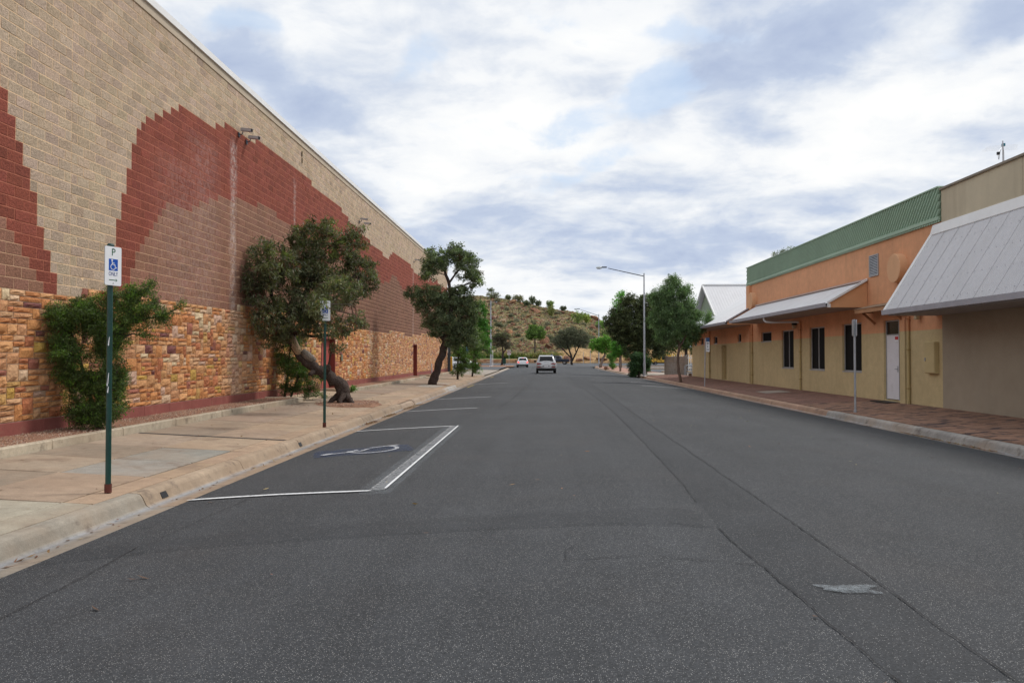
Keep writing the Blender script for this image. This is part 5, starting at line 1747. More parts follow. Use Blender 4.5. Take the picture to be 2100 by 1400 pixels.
plant('pepper_tree', 'large dark olive tree with a dense rounded crown behind the street lamp', 'tree', (8.5, 68, .15),
      [[(8.5, 68, .05, .25), (8.5, 68, 1.37, .235), (8.42, 68, 2.64, .214), (8.3, 68, 4.35, .17), (8.52, 68, 6.05, .086)], [(8.6, 68, .1, .14), (8.8, 68, 1.4, .12), (9.2, 68, 3.4, .08)]],
      [(7.24, 68, 5.2, 1.1, 1.3), (8.31, 68, 6.2, 1.1, 1.0), (6.45, 68, 4.5, .75, .9), (9.5, 68, 6.05, 1.1, 1.25), (8.3, 68, 4.35, 1.7, 1.35), (10.07, 68.5, 3.94, 1.25, 1.4), (7.45, 68, 3.28, 1.0, .6), (9.14, 68, 2.64, 1.0, .8), (7.88, 68, 6.75, .7, .5), (6.0, 68, 4.85, .42, .5), (10.6, 68.5, 5.6, .8, 1.0), (10.6, 68.5, 2.6, .8, .8), (11.6, 69, 3.4, .9, 1.0), (8.4, 68, 3.1, 1.5, .8), (9.6, 68.3, 4.6, 1.0, 1.2), (7.0, 68, 4.0, .9, .8), (8.0, 68, 2.2, .8, .5), (10.4, 68, 1.9, .7, .5), (9.9, 68, 4.9, 1.2, 1.3), (10.7, 68.5, 4.3, 1.2, 1.4), (10.9, 69, 6.2, .9, .8), (9.2, 68, 3.3, 1.2, .8)],
      2500, 36, .17, .06, [(.034, .050, .018), (.045, .062, .024), (.028, .042, .017), (.055, .075, .028)], droop=.5, rc=.24, shell=.6, mt='leaf_dull', seed=22, patches=[((.10, .11, .04), .10, 4)], barkc=(.06, .045, .04), twigs=.2)
plant('hedge_shrub', 'very dark green shrub at the kerb below the big olive tree', 'shrub', (8.2, 63.9, .1), [[(8.2, 64, 0, .08), (8.2, 64, 1.2, .05)]],
      [(7.85, 64, .85, .55, .65, .6), (8.52, 64.5, .95, .7, .72, .6), (8.2, 64.2, 1.6, .75, .50, .6), (7.75, 63.8, .30, .34, .24), (8.9, 64.6, 1.3, .4, .5)], 620, 34, .12, .05, [(.018, .045, .018), (.025, .060, .02), (.03, .07, .025)], droop=.1, rc=.18, shell=.5, seed=23)
plant('small_street_tree', 'young bright green tree with a straight pale trunk on the red paved island', 'tree', (8.92, 85.4, .15), [[(8.92, 85.4, .12, .11), (8.92, 85.4, 1.8, .10), (8.93, 85.4, 2.87, .05)]],
      [(8.93, 85.4, 2.75, .85, .95), (8.45, 85.4, 2.05, .55, .5), (9.5, 85.4, 2.2, .5, .65), (8.4, 85.4, 3.1, .45, .5)], 330, 30, .15, .07, [(.05, .16, .02), (.065, .20, .028), (.04, .11, .02)], droop=.2, rc=.22, shell=.45, seed=24, barkc=(.25, .20, .17))
plant('small_street_tree', 'bushy green shrub-like sapling beside the red rock on the paved island', 'shrub', (8.92, 95, .15), [[(8.92, 95, .1, .07), (8.92, 95, 1.2, .05)]],
      [(8.92, 95, 1.6, .36, .7), (8.95, 95, .65, .42, .38), (8.5, 95, 1.9, .3, .4)], 130, 26, .14, .05, [(.05, .11, .025), (.06, .15, .03)], droop=.2, rc=.2, shell=.3, seed=25)
plant('small_street_tree', 'leafy yellow-green tree on a leaning trunk at the far right corner', 'tree', (9.1, 115, .15), [[(9.07, 115, .1, .21), (9.36, 115, 1.25, .18), (9.79, 115, 2.18, .14), (9.44, 115, 3.26, .07)]],
      [(8.65, 115, 3.62, 1.05, .95), (9.73, 115, 3.98, 1.05, 1.0), (9.51, 115, 2.75, .9, .6), (7.93, 115, 3.12, .5, .6), (10.6, 115, 3.1, .8, .8)], 420, 28, .2, .085, [(.065, .17, .025), (.09, .22, .03), (.05, .12, .02)], droop=.3, rc=.26, shell=.45, seed=26, patches=[((.16, .30, .05), .2, 3.5)], barkc=(.22, .17, .14))
plant('tall_far_tree', 'slim bright green treetop showing above the big olive tree', 'tree', (11.5, 110, .15), [[(11.5, 110, .1, .2), (11.5, 110, 5, .15), (11.6, 110, 10.2, .06)]],
      [(11.62, 110, 10.55, .62, .72), (11.38, 110, 9.3, 1.1, 1.1), (11.6, 110, 7.4, 1.5, 1.4)], 260, 28, .2, .09, [(.07, .20, .03), (.09, .25, .035)], droop=.2, rc=.28, shell=.4, seed=27)
plant('wattle_tree', 'wide grey-green spreading tree with several dark stems in front of the rock cutting', 'tree', (6.4, 150, .15),
      [[(6.39, 150, .1, .26), (6.3, 150, 1.84, .20), (5.65, 150, 3.54, .14), (5.18, 150, 5.14, .08)], [(6.39, 150, .9, .19), (7.24, 150, 2.6, .14), (8.18, 150, 4.67, .08)], [(6.3, 150, 1.5, .15), (4.6, 150, 3.2, .1), (3.6, 150, 4.4, .06)], [(7.2, 150, 2.5, .1), (6.7, 150, 4.5, .07), (6.5, 150, 6.0, .05)]],
      [(6.31, 150, 5.5, 3.4, 1.7, 2.5), (4.1, 150, 4.55, 2.1, 1.35, 2), (8.6, 150, 4.8, 2.0, 1.5, 2), (6.12, 150, 6.4, 2.5, 1.0, 2), (6.6, 150, 4.3, 2.0, .8, 2)], 1150, 26, .26, .05, [(.055, .068, .038), (.070, .082, .048), (.045, .055, .032)], droop=-.3, rc=.34, shell=.5, mt='leaf_dull', seed=28, barkc=(.05, .04, .035), twigs=.15)
plant('mulga_tree', 'grey-green flat-topped tree on a thin dark trunk left of the speed sign', 'tree', (-6.1, 128, .3), [[(-6.12, 128, .25, .22), (-5.96, 128, 1.43, .17), (-5.88, 128, 2.48, .15), (-6.2, 128, 3.85, .08)], [(-5.9, 128, 2.3, .12), (-5.2, 128, 3.4, .08)]],
      [(-6.04, 128, 4.9, 1.6, .7, 1.3), (-6.69, 128, 4.1, 1.1, .9), (-5.23, 128, 3.7, 1.0, .65), (-6.04, 128, 5.4, 1.0, .4), (-7.2, 128, 4.9, .8, .5)], 520, 26, .2, .045, [(.062, .068, .038), (.075, .080, .045), (.055, .05, .035)], droop=0, rc=.26, shell=.45, mt='leaf_dull', seed=29, barkc=(.06, .045, .04), patches=[((.10, .15, .04), .25, 4.9)])
plant('green_tree', 'rounded mid-green tree standing on the foot of the rocky hill', 'tree', (-1.0, 200, 2.6), [[(-1.01, 200, 2.2, .2), (-1.0, 200, 5.65, .18), (-1.0, 200, 7.53, .12)]],
      [(-.88, 200, 8.0, 2.2, 1.6), (-2.13, 200, 7.4, 1.4, 1.4), (.5, 200, 7.5, 1.4, 1.4), (-1.6, 200, 9.1, 1.2, .9), (.3, 200, 8.8, 1.0, .8)], 520, 26, .3, .14, [(.075, .135, .035), (.09, .165, .042), (.06, .10, .03)], droop=.3, rc=.4, shell=.5, seed=30, barkc=(.1, .08, .07))
plant('tall_far_tree', 'sparse treetop peeping over the green metal fascia', 'tree', (21, 66, .1), [[(21, 66, .1, .25), (21, 66, 6, .18), (20.6, 66, 10.2, .05)]],
      [(20.7, 66, 10.5, .8, .42), (20.1, 66, 10.35, .45, .3), (21.4, 66, 10.8, .4, .3), (21, 66, 9.3, 1.1, .8)], 120, 22, .16, .05, [(.05, .075, .03), (.065, .09, .04)], droop=.4, rc=.25, shell=.3, seed=31)
plant('yard_tree', 'dark green tree in the yard behind the grey block wall', 'tree', (15.5, 82, .15), [[(15.5, 82, .1, .2), (15.4, 82, 2.5, .15), (15.5, 82, 4, .08)]],
      [(14.4, 82, 3.4, 1.6, 1.3), (16.4, 82, 3.2, 1.6, 1.2), (15.5, 82, 4.5, 1.5, 1.2), (13.2, 82, 2.7, 1.0, .8)], 420, 26, .2, .08, [(.035, .065, .022), (.045, .085, .028)], droop=.3, rc=.3, shell=.5, seed=32)
plant('weed', 'small green weed sprouting at the corner of the garden edging', 'plant', (-7.62, 31.7, .26), [], [(-7.65, 31.7, .42, .22, .14)], 28, 16, .10, .02, [(.06, .13, .03)], droop=-.5, rc=.07, shell=.2, seed=33, limbs=False)

# ------------------------------------------------------------------ rocky hill
rdg = [(-150, 17), (-80, 21), (-45, 23.2), (-30, 23.6), (-22, 24.2), (-13.7, 23.2), (-6.4, 21.8), (.9, 20.2), (8.2, 18.9), (13.7, 18.2), (17.3, 17.2), (22.3, 15.2), (26.4, 13.0), (35.6, 9.0), (44.7, 5.4), (60, 3.4), (90, 2.6), (160, 2)]
YF, YR = 196.0, 290.0
from mathutils import noise as mn


def hill_z(x, y):
    h_ = interp(rdg, x)
    t_ = (y - YF) / (YR - YF)
    if t_ <= 0:
        return 1.25
    if t_ <= 1:
        p_ = t_ ** .92
        z_ = 1.25 + (h_ - 1.25) * p_
    else:
        z_ = h_ - (y - YR) * .04
    nn_ = mn.noise((x * .05, y * .05, 3)) * 1.6 + mn.noise((x * .16, y * .16, 7)) * .8 + mn.noise((x * .45, y * .45, 1)) * .35
    return z_ + nn_ * min(1, max(0, t_) * 3) * (1 if t_ < .93 else .45)


vs = []
xs = lin(-160, 170, 221)
ys = [YF + (YR - YF) * k / 70 for k in range(71)] + [300, 315, 340, 380, 450]
for y in ys:
    for x in xs:
        vs.append((x, y, hill_z(x, y)))
n = len(xs)
hb = MB().add(vs, [(j * n + i, j * n + i + 1, (j + 1) * n + i + 1, (j + 1) * n + i) for j in range(len(ys) - 1) for i in range(n - 1)])
hm = mat('hill_soil', (.29, .20, .125), .95, var=((.08, .18), (.6, .25), (2.5, .25)), bump=(.3, ((1.2, 1), (4, .6))), hue=(.35, (.28, .21, .12), .6), dirt=(.9, (.12, .06, .04), .7))
tag(hb.build('hill', hm, fix=False, smooth=True), 'rocky hill covered with dry grass at the end of the street', kind='structure')

# boulders: each large one a thing of its own
rk_meshes = []
rr_ = random.Random(40)
import bmesh
for k in range(7):
    bm = bmesh.new()
    bmesh.ops.create_icosphere(bm, subdivisions=3, radius=1)
    off = Vector((k * 7.3, k * 3.1, 0))
    for v_ in bm.verts:
        p_ = v_.co.copy()
        d_ = 1 + .30 * mn.noise(p_ * 1.1 + off) + .22 * mn.noise(p_ * 2.7 + off) + .07 * mn.noise(p_ * 6 + off)
        # plane cuts give flat weathered faces
        for q_ in range(8):
            nv = Vector((math.sin(q_ * 2.1 + k), math.cos(q_ * 1.7 + k * 2), math.sin(q_ * 3.3 + k * .7))).normalized()
            dd = p_.dot(nv) * d_
            if dd > .50:
                d_ *= .50 / dd + (1 - .50 / dd) * .12
        v_.co = p_ * d_
    me = bpy.data.meshes.new('boulder_mesh')
    bm.to_mesh(me)
    bm.free()
    a = me.color_attributes.new("Col", 'FLOAT_COLOR', 'POINT')
    c = [(.33, .165, .095), (.28, .135, .08), (.37, .205, .11), (.24, .12, .085), (.32, .175, .11), (.35, .18, .09), (.27, .135, .09)][k]
    arr = np.ones((len(me.vertices), 4), np.float32)
    arr[:, :3] = c
    a.data.foreach_set('color', arr.ravel())
    me.materials.append(M['rock'])
    rk_meshes.append(me)


def boulder(x, y, sx_, sy_, sz_, rot, k, label, group=None, z=None, tilt=(0, 0), nm='boulder'):
    o = bpy.data.objects.new(nm, rk_meshes[k % 7])
    COL.objects.link(o)
    o.location = (x, y, (hill_z(x, y) if z is None else z) + sz_ * .25)
    o.scale = (sx_, sy_, sz_)
    o.rotation_euler = (tilt[0], tilt[1], rot)
    return tag(o, label, 'boulder', group)


def at_px(px, py):
    """point of the hillside that lies in a given direction from the street"""
    dxr, dzr = (px - 1105) / 1590, (731 - py) / 1590
    y = YF
    while y < 330:
        if 1.75 + dzr * y < hill_z(dxr * y, y):
            break
        y += .5
    return dxr * y, y


for (px, py, rx, rz, k, tl, label) in [
        (1100, 641, 2.6, 1.25, 0, .35, 'largest red boulder high on the hill, lying at a slant'),
        (1025, 612, 3.0, 1.7, 1, .5, 'pointed red outcrop on the left of the ridge under the rounded bush'),
        (1050, 621, 2.6, 1.3, 2, -.5, 'slanting slab of red rock on the ridge beside the pointed outcrop'),
        (1033, 635, 1.8, .8, 3, .5, 'dark red flat boulder on the upper left of the hill'),
        (1056, 648, 1.4, .9, 4, .5, 'small slanting boulder in the middle of the upper hill'),
        (1048, 684, 2.4, 1.0, 5, .4, 'long orange boulder low on the left of the hill'),
        (1001, 685, 1.9, 1.2, 6, .1, 'orange boulder beside the tall left lamp post'),
        (1118, 705, 2.0, 1.9, 0, .5, 'large orange boulder right of the rounded green tree'),
        (1128, 715, 1.9, .9, 1, .5, 'broken orange boulder low beside the spreading grey tree'),
        (1066, 712, 1.2, 1.0, 2, .1, 'blocky ochre boulder at the foot of the hill'),
        (1146, 668, 1.7, .9, 3, .4, 'red boulder in the middle of the hill above the spreading tree'),
        (1217, 675, 2.2, 1.0, 4, .5, 'dark red boulder on the right shoulder of the hill'),
        (1222, 656, 2.6, 1.3, 5, .5, 'brown boulder on the right skyline of the hill'),
        (1150, 641, 2.0, .8, 6, .2, 'red boulders in a row high on the right of the hill'),
        (1072, 626, 1.5, .8, 0, .3, 'small red boulder just under the ridge bushes'),
        (1124, 678, 1.0, 1.3, 1, .6, 'upright dark boulder in a gully at the middle of the hill'),
        (1088, 668, 1.7, .8, 2, .4, 'orange boulder behind the crown of the rounded green tree'),
        (1012, 655, 1.9, .9, 3, .4, 'rusty boulder at the left middle of the hill'),
        (995, 635, 2.2, 1.0, 4, .4, 'rusty boulder on the far left of the hill')]:
    x, y = at_px(px, py)
    boulder(x, y, rx, rx * .8, rz, rr_.uniform(-.3, .3), k, label, tilt=(rr_.uniform(-.2, .2), tl))
for i in range(230):
    px, py = rr_.uniform(968, 1236), rr_.uniform(612, 722)
    x, y = at_px(px, py)
    if y > 325:
        continue
    s_ = rr_.choice((.35, .45, .45, .6, .8, 1.0)) * (1.0 if y > 230 else .75)
    boulder(x, y, s_ * rr_.uniform(.9, 1.6), s_, s_ * rr_.uniform(.45, .8), rr_.uniform(0, 3), rr_.randrange(7), 'rusty red boulder among the dry tussocks of the hillside', 'smaller red boulders on the hillside', tilt=(rr_.uniform(-.3, .3), rr_.uniform(.1, .5)))

# rubble and tussocks, nobody could count them
b = MB()
for i in range(10000):
    x, y = rr_.uniform(-45, 60), YF + (YR - YF) * rr_.random() ** 1.2
    z = hill_z(x, y)
    s_ = rr_.uniform(.15, .62) * (1.3 if rr_.random() < .12 else .85)
    k = rr_.uniform(.7, 1.25)
    c = rr_.choice(((.34, .16, .09), (.30, .13, .08), (.40, .22, .12), (.27, .15, .11)))
    vs = [(x + s_ * rr_.uniform(.7, 1.4), y, z), (x, y + s_, z), (x - s_ * rr_.uniform(.7, 1.4), y, z), (x, y - s_, z), (x + rr_.uniform(-.1, .1), y + rr_.uniform(-.1, .1), z + s_ * rr_.uniform(.5, 1.0)), (x + s_ * .5, y - s_ * .5, z + s_ * .45)]
    b.add(vs, [(0, 1, 4), (1, 2, 4), (2, 3, 4), (3, 5, 4), (5, 0, 4), (3, 0, 5)], tuple(q_ * k for q_ in c))
tag(b.build('rubble', M['rock'], fix=False), 'small red stones strewn over the hillside', kind='stuff')


def tufts(name, label, pts, hgt, wid, cols, nb=9, seed=1):
    r_ = np.random.default_rng(seed)
    P_ = np.repeat(np.array(pts), nb, axis=0)
    n_ = len(P_)
    d_ = unit(np.stack([r_.normal(0, .55, n_), r_.normal(0, .55, n_), np.full(n_, .75)], 1))
    L_ = hgt * r_.uniform(.6, 1.3, n_)
    C_ = P_ + d_ * (L_ * .45)[:, None] + np.stack([r_.normal(0, wid * .35, n_), r_.normal(0, wid * .35, n_), np.zeros(n_)], 1)
    N_ = unit(np.cross(d_, r_.normal(size=(n_, 3))))
    cc = np.array(cols)[np.repeat(r_.integers(0, len(cols), len(pts)), nb)] * np.exp(np.repeat(r_.normal(0, .16, len(pts)), nb) + r_.normal(0, .12, n_))[:, None]
    o = leaf_mesh(name, C_, d_, N_, L_, np.full(n_, wid * .55) * r_.uniform(.6, 1.3, n_), cc, M['grass'], None)
    return tag(o, label, kind='stuff')


pts = []
for i in range(24000):
    x, y = rr_.uniform(-48, 62), YF + (YR + 4 - YF) * rr_.random() ** 1.1
    if mn.noise((x * .12, y * .12, 9)) < -.28 and rr_.random() < .6:
        continue
    pts.append((x, y, hill_z(x, y) - .03))
tufts('tussock_grass', 'dry yellowish spinifex tussocks covering the hillside', pts, .50, .50, [(.46, .39, .25), (.42, .36, .245), (.31, .30, .205), (.52, .43, .275), (.23, .235, .165), (.38, .30, .18), (.15, .145, .10)], 9, 3)
pts = [(rr_.uniform(-45, 5), rr_.uniform(189.2, 197), 1.2) for _ in range(900)]
pts = [(x, y, 1.0 + max(0, (y - 193)) * .15) for x, y, _ in pts]
tufts('green_scrub', 'low green scrub along the foot of the hill', [(x, rr_.uniform(195, 199), 1.35) for x, _, _ in pts[:500] if x < -4], 1.1, .9, [(.09, .16, .03), (.12, .17, .04), (.16, .19, .06)], 14, 4)
tufts('tussock_grass', 'taller straw-coloured grass along the foot of the hill', [(rr_.uniform(-20, 8), rr_.uniform(195.5, 201), 1.5) for _ in range(600)], 1.3, .8, [(.30, .25, .11), (.26, .24, .11), (.20, .22, .09)], 12, 5)
sheet('lawn', lin(-70, 4.5, 30), [189.15, 191.5, 196.3], lambda x, y: 1.17 + .03 * math.sin(x * .4) + (y - 189) * .02, mat('lawn_green', (.10, .17, .035), .9, var=((.3, .15), (3, .2)), hue=(.15, (.24, .22, .08), .5)), kind='structure', label='strip of green lawn above the low stone wall')

# shrubs on the ridge and slopes
rs_labels = ['rounded grey-green bush on the pointed outcrop of the ridge', 'thin-stemmed little tree standing over the rounded ridge bush', 'small bush on the ridge left of the bushy pair', 'broad olive bush on the ridge', 'dark bush hanging just under the ridge', 'upright bush on the ridge right of the dark bush', 'thin bush at the right of the ridge cluster', 'lone light green sapling on the ridge', 'yellowish bush below the lone ridge sapling', 'small dark bush on the right of the ridge', 'pair-like light green bush high on the right slope', 'small lime bush beside the light green bush on the right slope', 'pale green tree on the right skyline beside the far lamp', 'wispy twiggy bush behind the broad olive bush']
for i, (x, y, z, rx, rz) in enumerate([(-16.69, 285, 24.21, 2.7, 1.4), (-17.72, 287, 27.27, 1.3, 1.0), (-11.49, 290, 23.86, 1.1, .9), (-7.78, 288, 23.2, 2.4, 1.6), (-4.39, 280, 20.96, 1.5, 1.3), (-2.36, 290, 23.0, 1.2, 1.4), (-.35, 290, 21.8, 1.4, 1.0), (4.03, 278, 21.1, 1.4, 1.3), (4.25, 270, 17.71, 1.2, 1.6), (8.96, 285, 19.48, 1.3, .8), (13.16, 262, 15.07, 2.4, 2.1), (16.28, 262, 14.74, 1.2, 1.2), (20.23, 250, 16.02, 2.0, 1.3), (-7.16, 292, 25.0, 1.5, 1.1)]):
    gz_ = min(hill_z(x, y), z - rz * .6)
    z = min(z, gz_ + rz * (1.6 if i not in (1, 7) else 3))
    col_ = [[(.085, .105, .055), (.10, .12, .065)], [(.09, .12, .06)], [(.09, .12, .05), (.08, .10, .05)], [(.095, .11, .05), (.11, .12, .06)], [(.06, .085, .04), (.075, .10, .05)], [(.08, .11, .06)], [(.075, .10, .055)], [(.12, .18, .06), (.10, .15, .06)], [(.13, .16, .05)], [(.06, .08, .045)], [(.13, .20, .05), (.10, .16, .05)], [(.16, .22, .05)], [(.10, .20, .05), (.12, .22, .06)], [(.13, .14, .09)]][i]
    plant('hill_bush', rs_labels[i], 'bush', (x, y, gz_), [[(x, y, gz_ - .2, .13), (x + .1, y, z - rz * .3, .10), (x, y, z + rz * .4, .04)]],
          [(x, y, z, rx * 1.1, rz * 1.1), (x - rx * .5, y, z + rz * .2, rx * .6, rz * .7), (x + rx * .5, y, z + rz * .15, rx * .5, rz * .6)] + ([] if i in (1, 7, 13) else [(x, y, (z + gz_) / 2, rx * .7, max(.4, (z - gz_) * .7))]), 150 if i not in (1, 13) else 55, 24, .28, .11, col_, 'bushes on the rocky hill', droop=-.2, rc=.34, shell=.25, mt='leaf_dull' if i not in (7, 10, 12) else 'leaf', seed=50 + i, barkc=(.10, .08, .07))
for i, (px, py, rx, rz, cc, lb_) in enumerate([(1129, 640, 1.4, 1.7, (.13, .17, .05), 'light green bush under the lone ridge sapling'), (1200, 655, 2.0, 1.5, (.13, .20, .05), 'spreading yellow-green bush below the right skyline'), (1155, 633, 1.2, .8, (.09, .13, .05), 'compact green bush near the right of the ridge'), (990, 665, 1.7, 1.2, (.07, .10, .04), 'dark olive bush on the left slope of the hill'), (1060, 660, .9, .6, (.15, .16, .11), 'small silvery bush in the middle of the hillside'), (1240, 690, 2.2, 1.6, (.07, .11, .035), 'green bush on the right foot of the hill')]):
    x, y = at_px(px, py)
    z = hill_z(x, y) + rz * .6
    plant('hill_bush', lb_, 'bush', (x, y, z - rz * .7), [[(x, y, z - rz * .8, .1), (x, y, z, .06)]], [(x, y, z, rx, rz)], 110, 24, .28, .11, [cc], 'bushes on the rocky hill', droop=-.1, rc=.34, shell=.2, mt='leaf_dull', seed=80 + i)
protos = []
for i, cc in enumerate([(.085, .10, .058), (.10, .115, .07), (.07, .085, .045), (.12, .13, .085)]):
    x, y = at_px(1020 + i * 37, 690 - i * 12)
    z = hill_z(x, y)
    protos.append(plant('scrub_bush', 'small grey-green scrub bush on the open hillside', 'bush', (x, y, z - .1), [[(x, y, z - .1, .06), (x, y, z + .3, .03)]], [(x, y, z + .35, .75, .5), (x + .5, y, z + .25, .45, .35)], 46, 20, .22, .10, [cc], 'small scrub bushes dotted over the hillside', droop=-.3, rc=.28, shell=.2, mt='leaf_dull', seed=200 + i))
for i in range(95):
    x, y = at_px(rr_.uniform(975, 1240), rr_.uniform(618, 724))
    if y > 320:
        continue
    c_ = copy_tree(protos[i % 4])
    k = rr_.choice((.55, .7, .9, 1.2, 1.6))
    c_.location = (x, y, hill_z(x, y) - .1)
    c_.scale = (k * rr_.uniform(.9, 1.4), k, k * rr_.uniform(.7, 1.2))
    c_.rotation_euler = (0, 0, rr_.uniform(0, 6))
plant('tall_far_tree', 'dark green trees massed far left behind the car park', 'tree', (-14, 150, .2), [[(-14, 150, .1, .3), (-14, 150, 4, .2)]], [(-14, 150, 5, 3.5, 3), (-18, 150, 5, 4, 3.5), (-11, 152, 3.5, 2.4, 2.2)], 420, 26, .3, .13, [(.045, .08, .025), (.055, .10, .03)], droop=.2, rc=.45, shell=.5, seed=99)

# low retaining wall of rough stone and the ochre rock cutting
rwall = tag(empty('retaining_wall', (0, 0, 0)), 'low rough stone retaining wall along the far side of the cross street', 'wall')
st = ashlar(0, 66, 0, lambda s: .92, lambda s, z: False, [(.42, .25, .14), (.36, .20, .11), (.46, .31, .19), (.30, .17, .11), (.50, .36, .24)], 6, u=.23, rough=.05)
st2 = []
for q_ in st:
    vs = [(-62 + v_[1], 188.6 - v_[0], .26 + v_[2]) for v_ in q_[1]]
    st2.append((abs(vs[0][0] + 8), vs, [tuple(reversed(f_)) for f_ in q_[2]], q_[3]))
pieces(st2, 200, lambda q_: q_[0], 'stone', 'stone_field', M['stone'], rwall)
MB().box(-62, 4, 188.65, 189.2, .1, 1.16, (.25, .16, .11)).build('wall_core', M['mortar'], rwall)
vs = []
xs = lin(3.5, 60, 90)
ys = lin(189, 200, 18)
for j, y in enumerate(ys):
    for x in xs:
        t_ = (y - 189) / 11
        h_ = interp([(3.5, 1.0), (5, 2.6), (9, 3.8), (14, 3.5), (20, 4.6), (30, 4.2), (60, 3)], x)
        q_ = mn.noise((x * .35, y * .5, 2)) * .9 + mn.noise((x * .9, y * .9, 5)) * .5 + mn.noise((x * 2.2 + t_, y * 2, 5)) * .2
        vs.append((x, y + q_ * .6, .22 + h_ * t_ ** .7 + q_ * min(1, t_ * 4)))
n = len(xs)
cm = mat('ochre_rock', (.42, .27, .13), .95, var=((.3, .2), (1.5, .3), (6, .2)), bump=(.3, ((1.5, 1), (5, .6))), dirt=(.8, (.30, .15, .08), .6))
tag(MB().add(vs, [(j * n + i, j * n + i + 1, (j + 1) * n + i + 1, (j + 1) * n + i) for j in range(len(ys) - 1) for i in range(n - 1)]).build('rock_cutting', cm, fix=False), 'pale ochre rock cutting at the foot of the hill', kind='structure')
for i, (x, y, s_) in enumerate([(5.2, 190, 1.3), (7.5, 190.5, 1.7), (10, 190, 1.3), (12.5, 191, 1.6), (15.5, 190.5, 1.5), (18.5, 190.4, 1.6), (22, 191, 1.8)]):
    boulder(x, y, s_ * 1.5, s_, s_ * .55, i * .3, i + 2, ['first', 'second', 'third', 'fourth', 'fifth', 'sixth', 'seventh'][i] + ' ochre block of the rock cutting, counted from the spreading grey tree', 'ochre blocks of the rock cutting', z=.2 + s_ * .3, tilt=(0, .3))

boulder(-9.6, 121, .95, .7, .62, .4, 3, 'red landscaping rock on the dirt verge beside the tall left lamp post', z=.2)
boulder(-5.9, 127.0, .35, .3, .22, .4, 2, 'small pale rock at the foot of the flat-topped tree', z=.24)
boulder(8.6, 99, .38, .4, .36, 1.0, 0, 'small red rock on the paved island', z=.15)
# ------------------------------------------------------------------ posts, signs, lamps
def ribbon(b_, pts, wd, y, dz_=0.0):
    """flat stroke in the sign plane (x,z), thickness 1 mm towards -y"""
    for (x0, z0), (x1, z1) in zip(pts, pts[1:]):
        d_ = Vector((x1 - x0, z1 - z0))
        if d_.length < 1e-6:
            continue
        d_.normalize()
        nx, nz = -d_.y * wd / 2, d_.x * wd / 2
        e = d_ * wd * .25
        b_.add([(x0 - nx - e.x, y, z0 - nz - e.y), (x1 - nx + e.x, y, z1 - nz + e.y), (x1 + nx + e.x, y, z1 + nz + e.y), (x0 + nx - e.x, y, z0 + nz - e.y)], [(0, 1, 2, 3)])
    return b_


def disc(b_, cx_, cz_, r_, y, n=20):
    return b_.add([(cx_ + r_ * math.cos(6.2832 * k / n), y, cz_ + r_ * math.sin(6.2832 * k / n)) for k in range(n)], [tuple(range(n))])


def text(s_, size, x, y, z, m, parent, name='lettering', sx_=1.0):
    cu = bpy.data.curves.new(name, 'FONT')
    cu.body = s_
    cu.size = size
    cu.align_x = 'CENTER'
    cu.align_y = 'CENTER'
    cu.extrude = .0005
    cu.resolution_u = 3
    cu.materials.append(m)
    oc = bpy.data.objects.new(name, cu)
    COL.objects.link(oc)
    bpy.context.view_layer.update()
    me = bpy.data.meshes.new_from_object(oc)
    bpy.data.objects.remove(oc)
    me.materials.clear()
    me.materials.append(m)
    o = bpy.data.objects.new(name, me)
    COL.objects.link(o)
    o.location = (x, y, z)
    o.rotation_euler = (math.pi / 2, 0, 0)
    o.scale = (sx_, 1, 1)
    o.parent = parent
    return o


def rrect(w_, h_, r_, n=5):
    pts = []
    for cx_, cz_, a0 in ((w_ / 2 - r_, h_ / 2 - r_, 0), (-w_ / 2 + r_, h_ / 2 - r_, 90), (-w_ / 2 + r_, -h_ / 2 + r_, 180), (w_ / 2 - r_, -h_ / 2 + r_, 270)):
        for k in range(n + 1):
            a = R(a0 + 90 * k / n)
            pts.append((cx_ + r_ * math.cos(a), cz_ + r_ * math.sin(a)))
    return pts


def plate(b_, w_, h_, r_, y0, y1, zc=0.0, xc=0.0):
    p_ = [(x + xc, z + zc) for x, z in rrect(w_, h_, r_)]
    n = len(p_)
    return b_.add([(x, y0, z) for x, z in p_] + [(x, y1, z) for x, z in p_], [tuple(range(n)), tuple(range(n, 2 * n))[::-1]] + [(i, n + i, n + (i + 1) % n, (i + 1) % n) for i in range(n)])


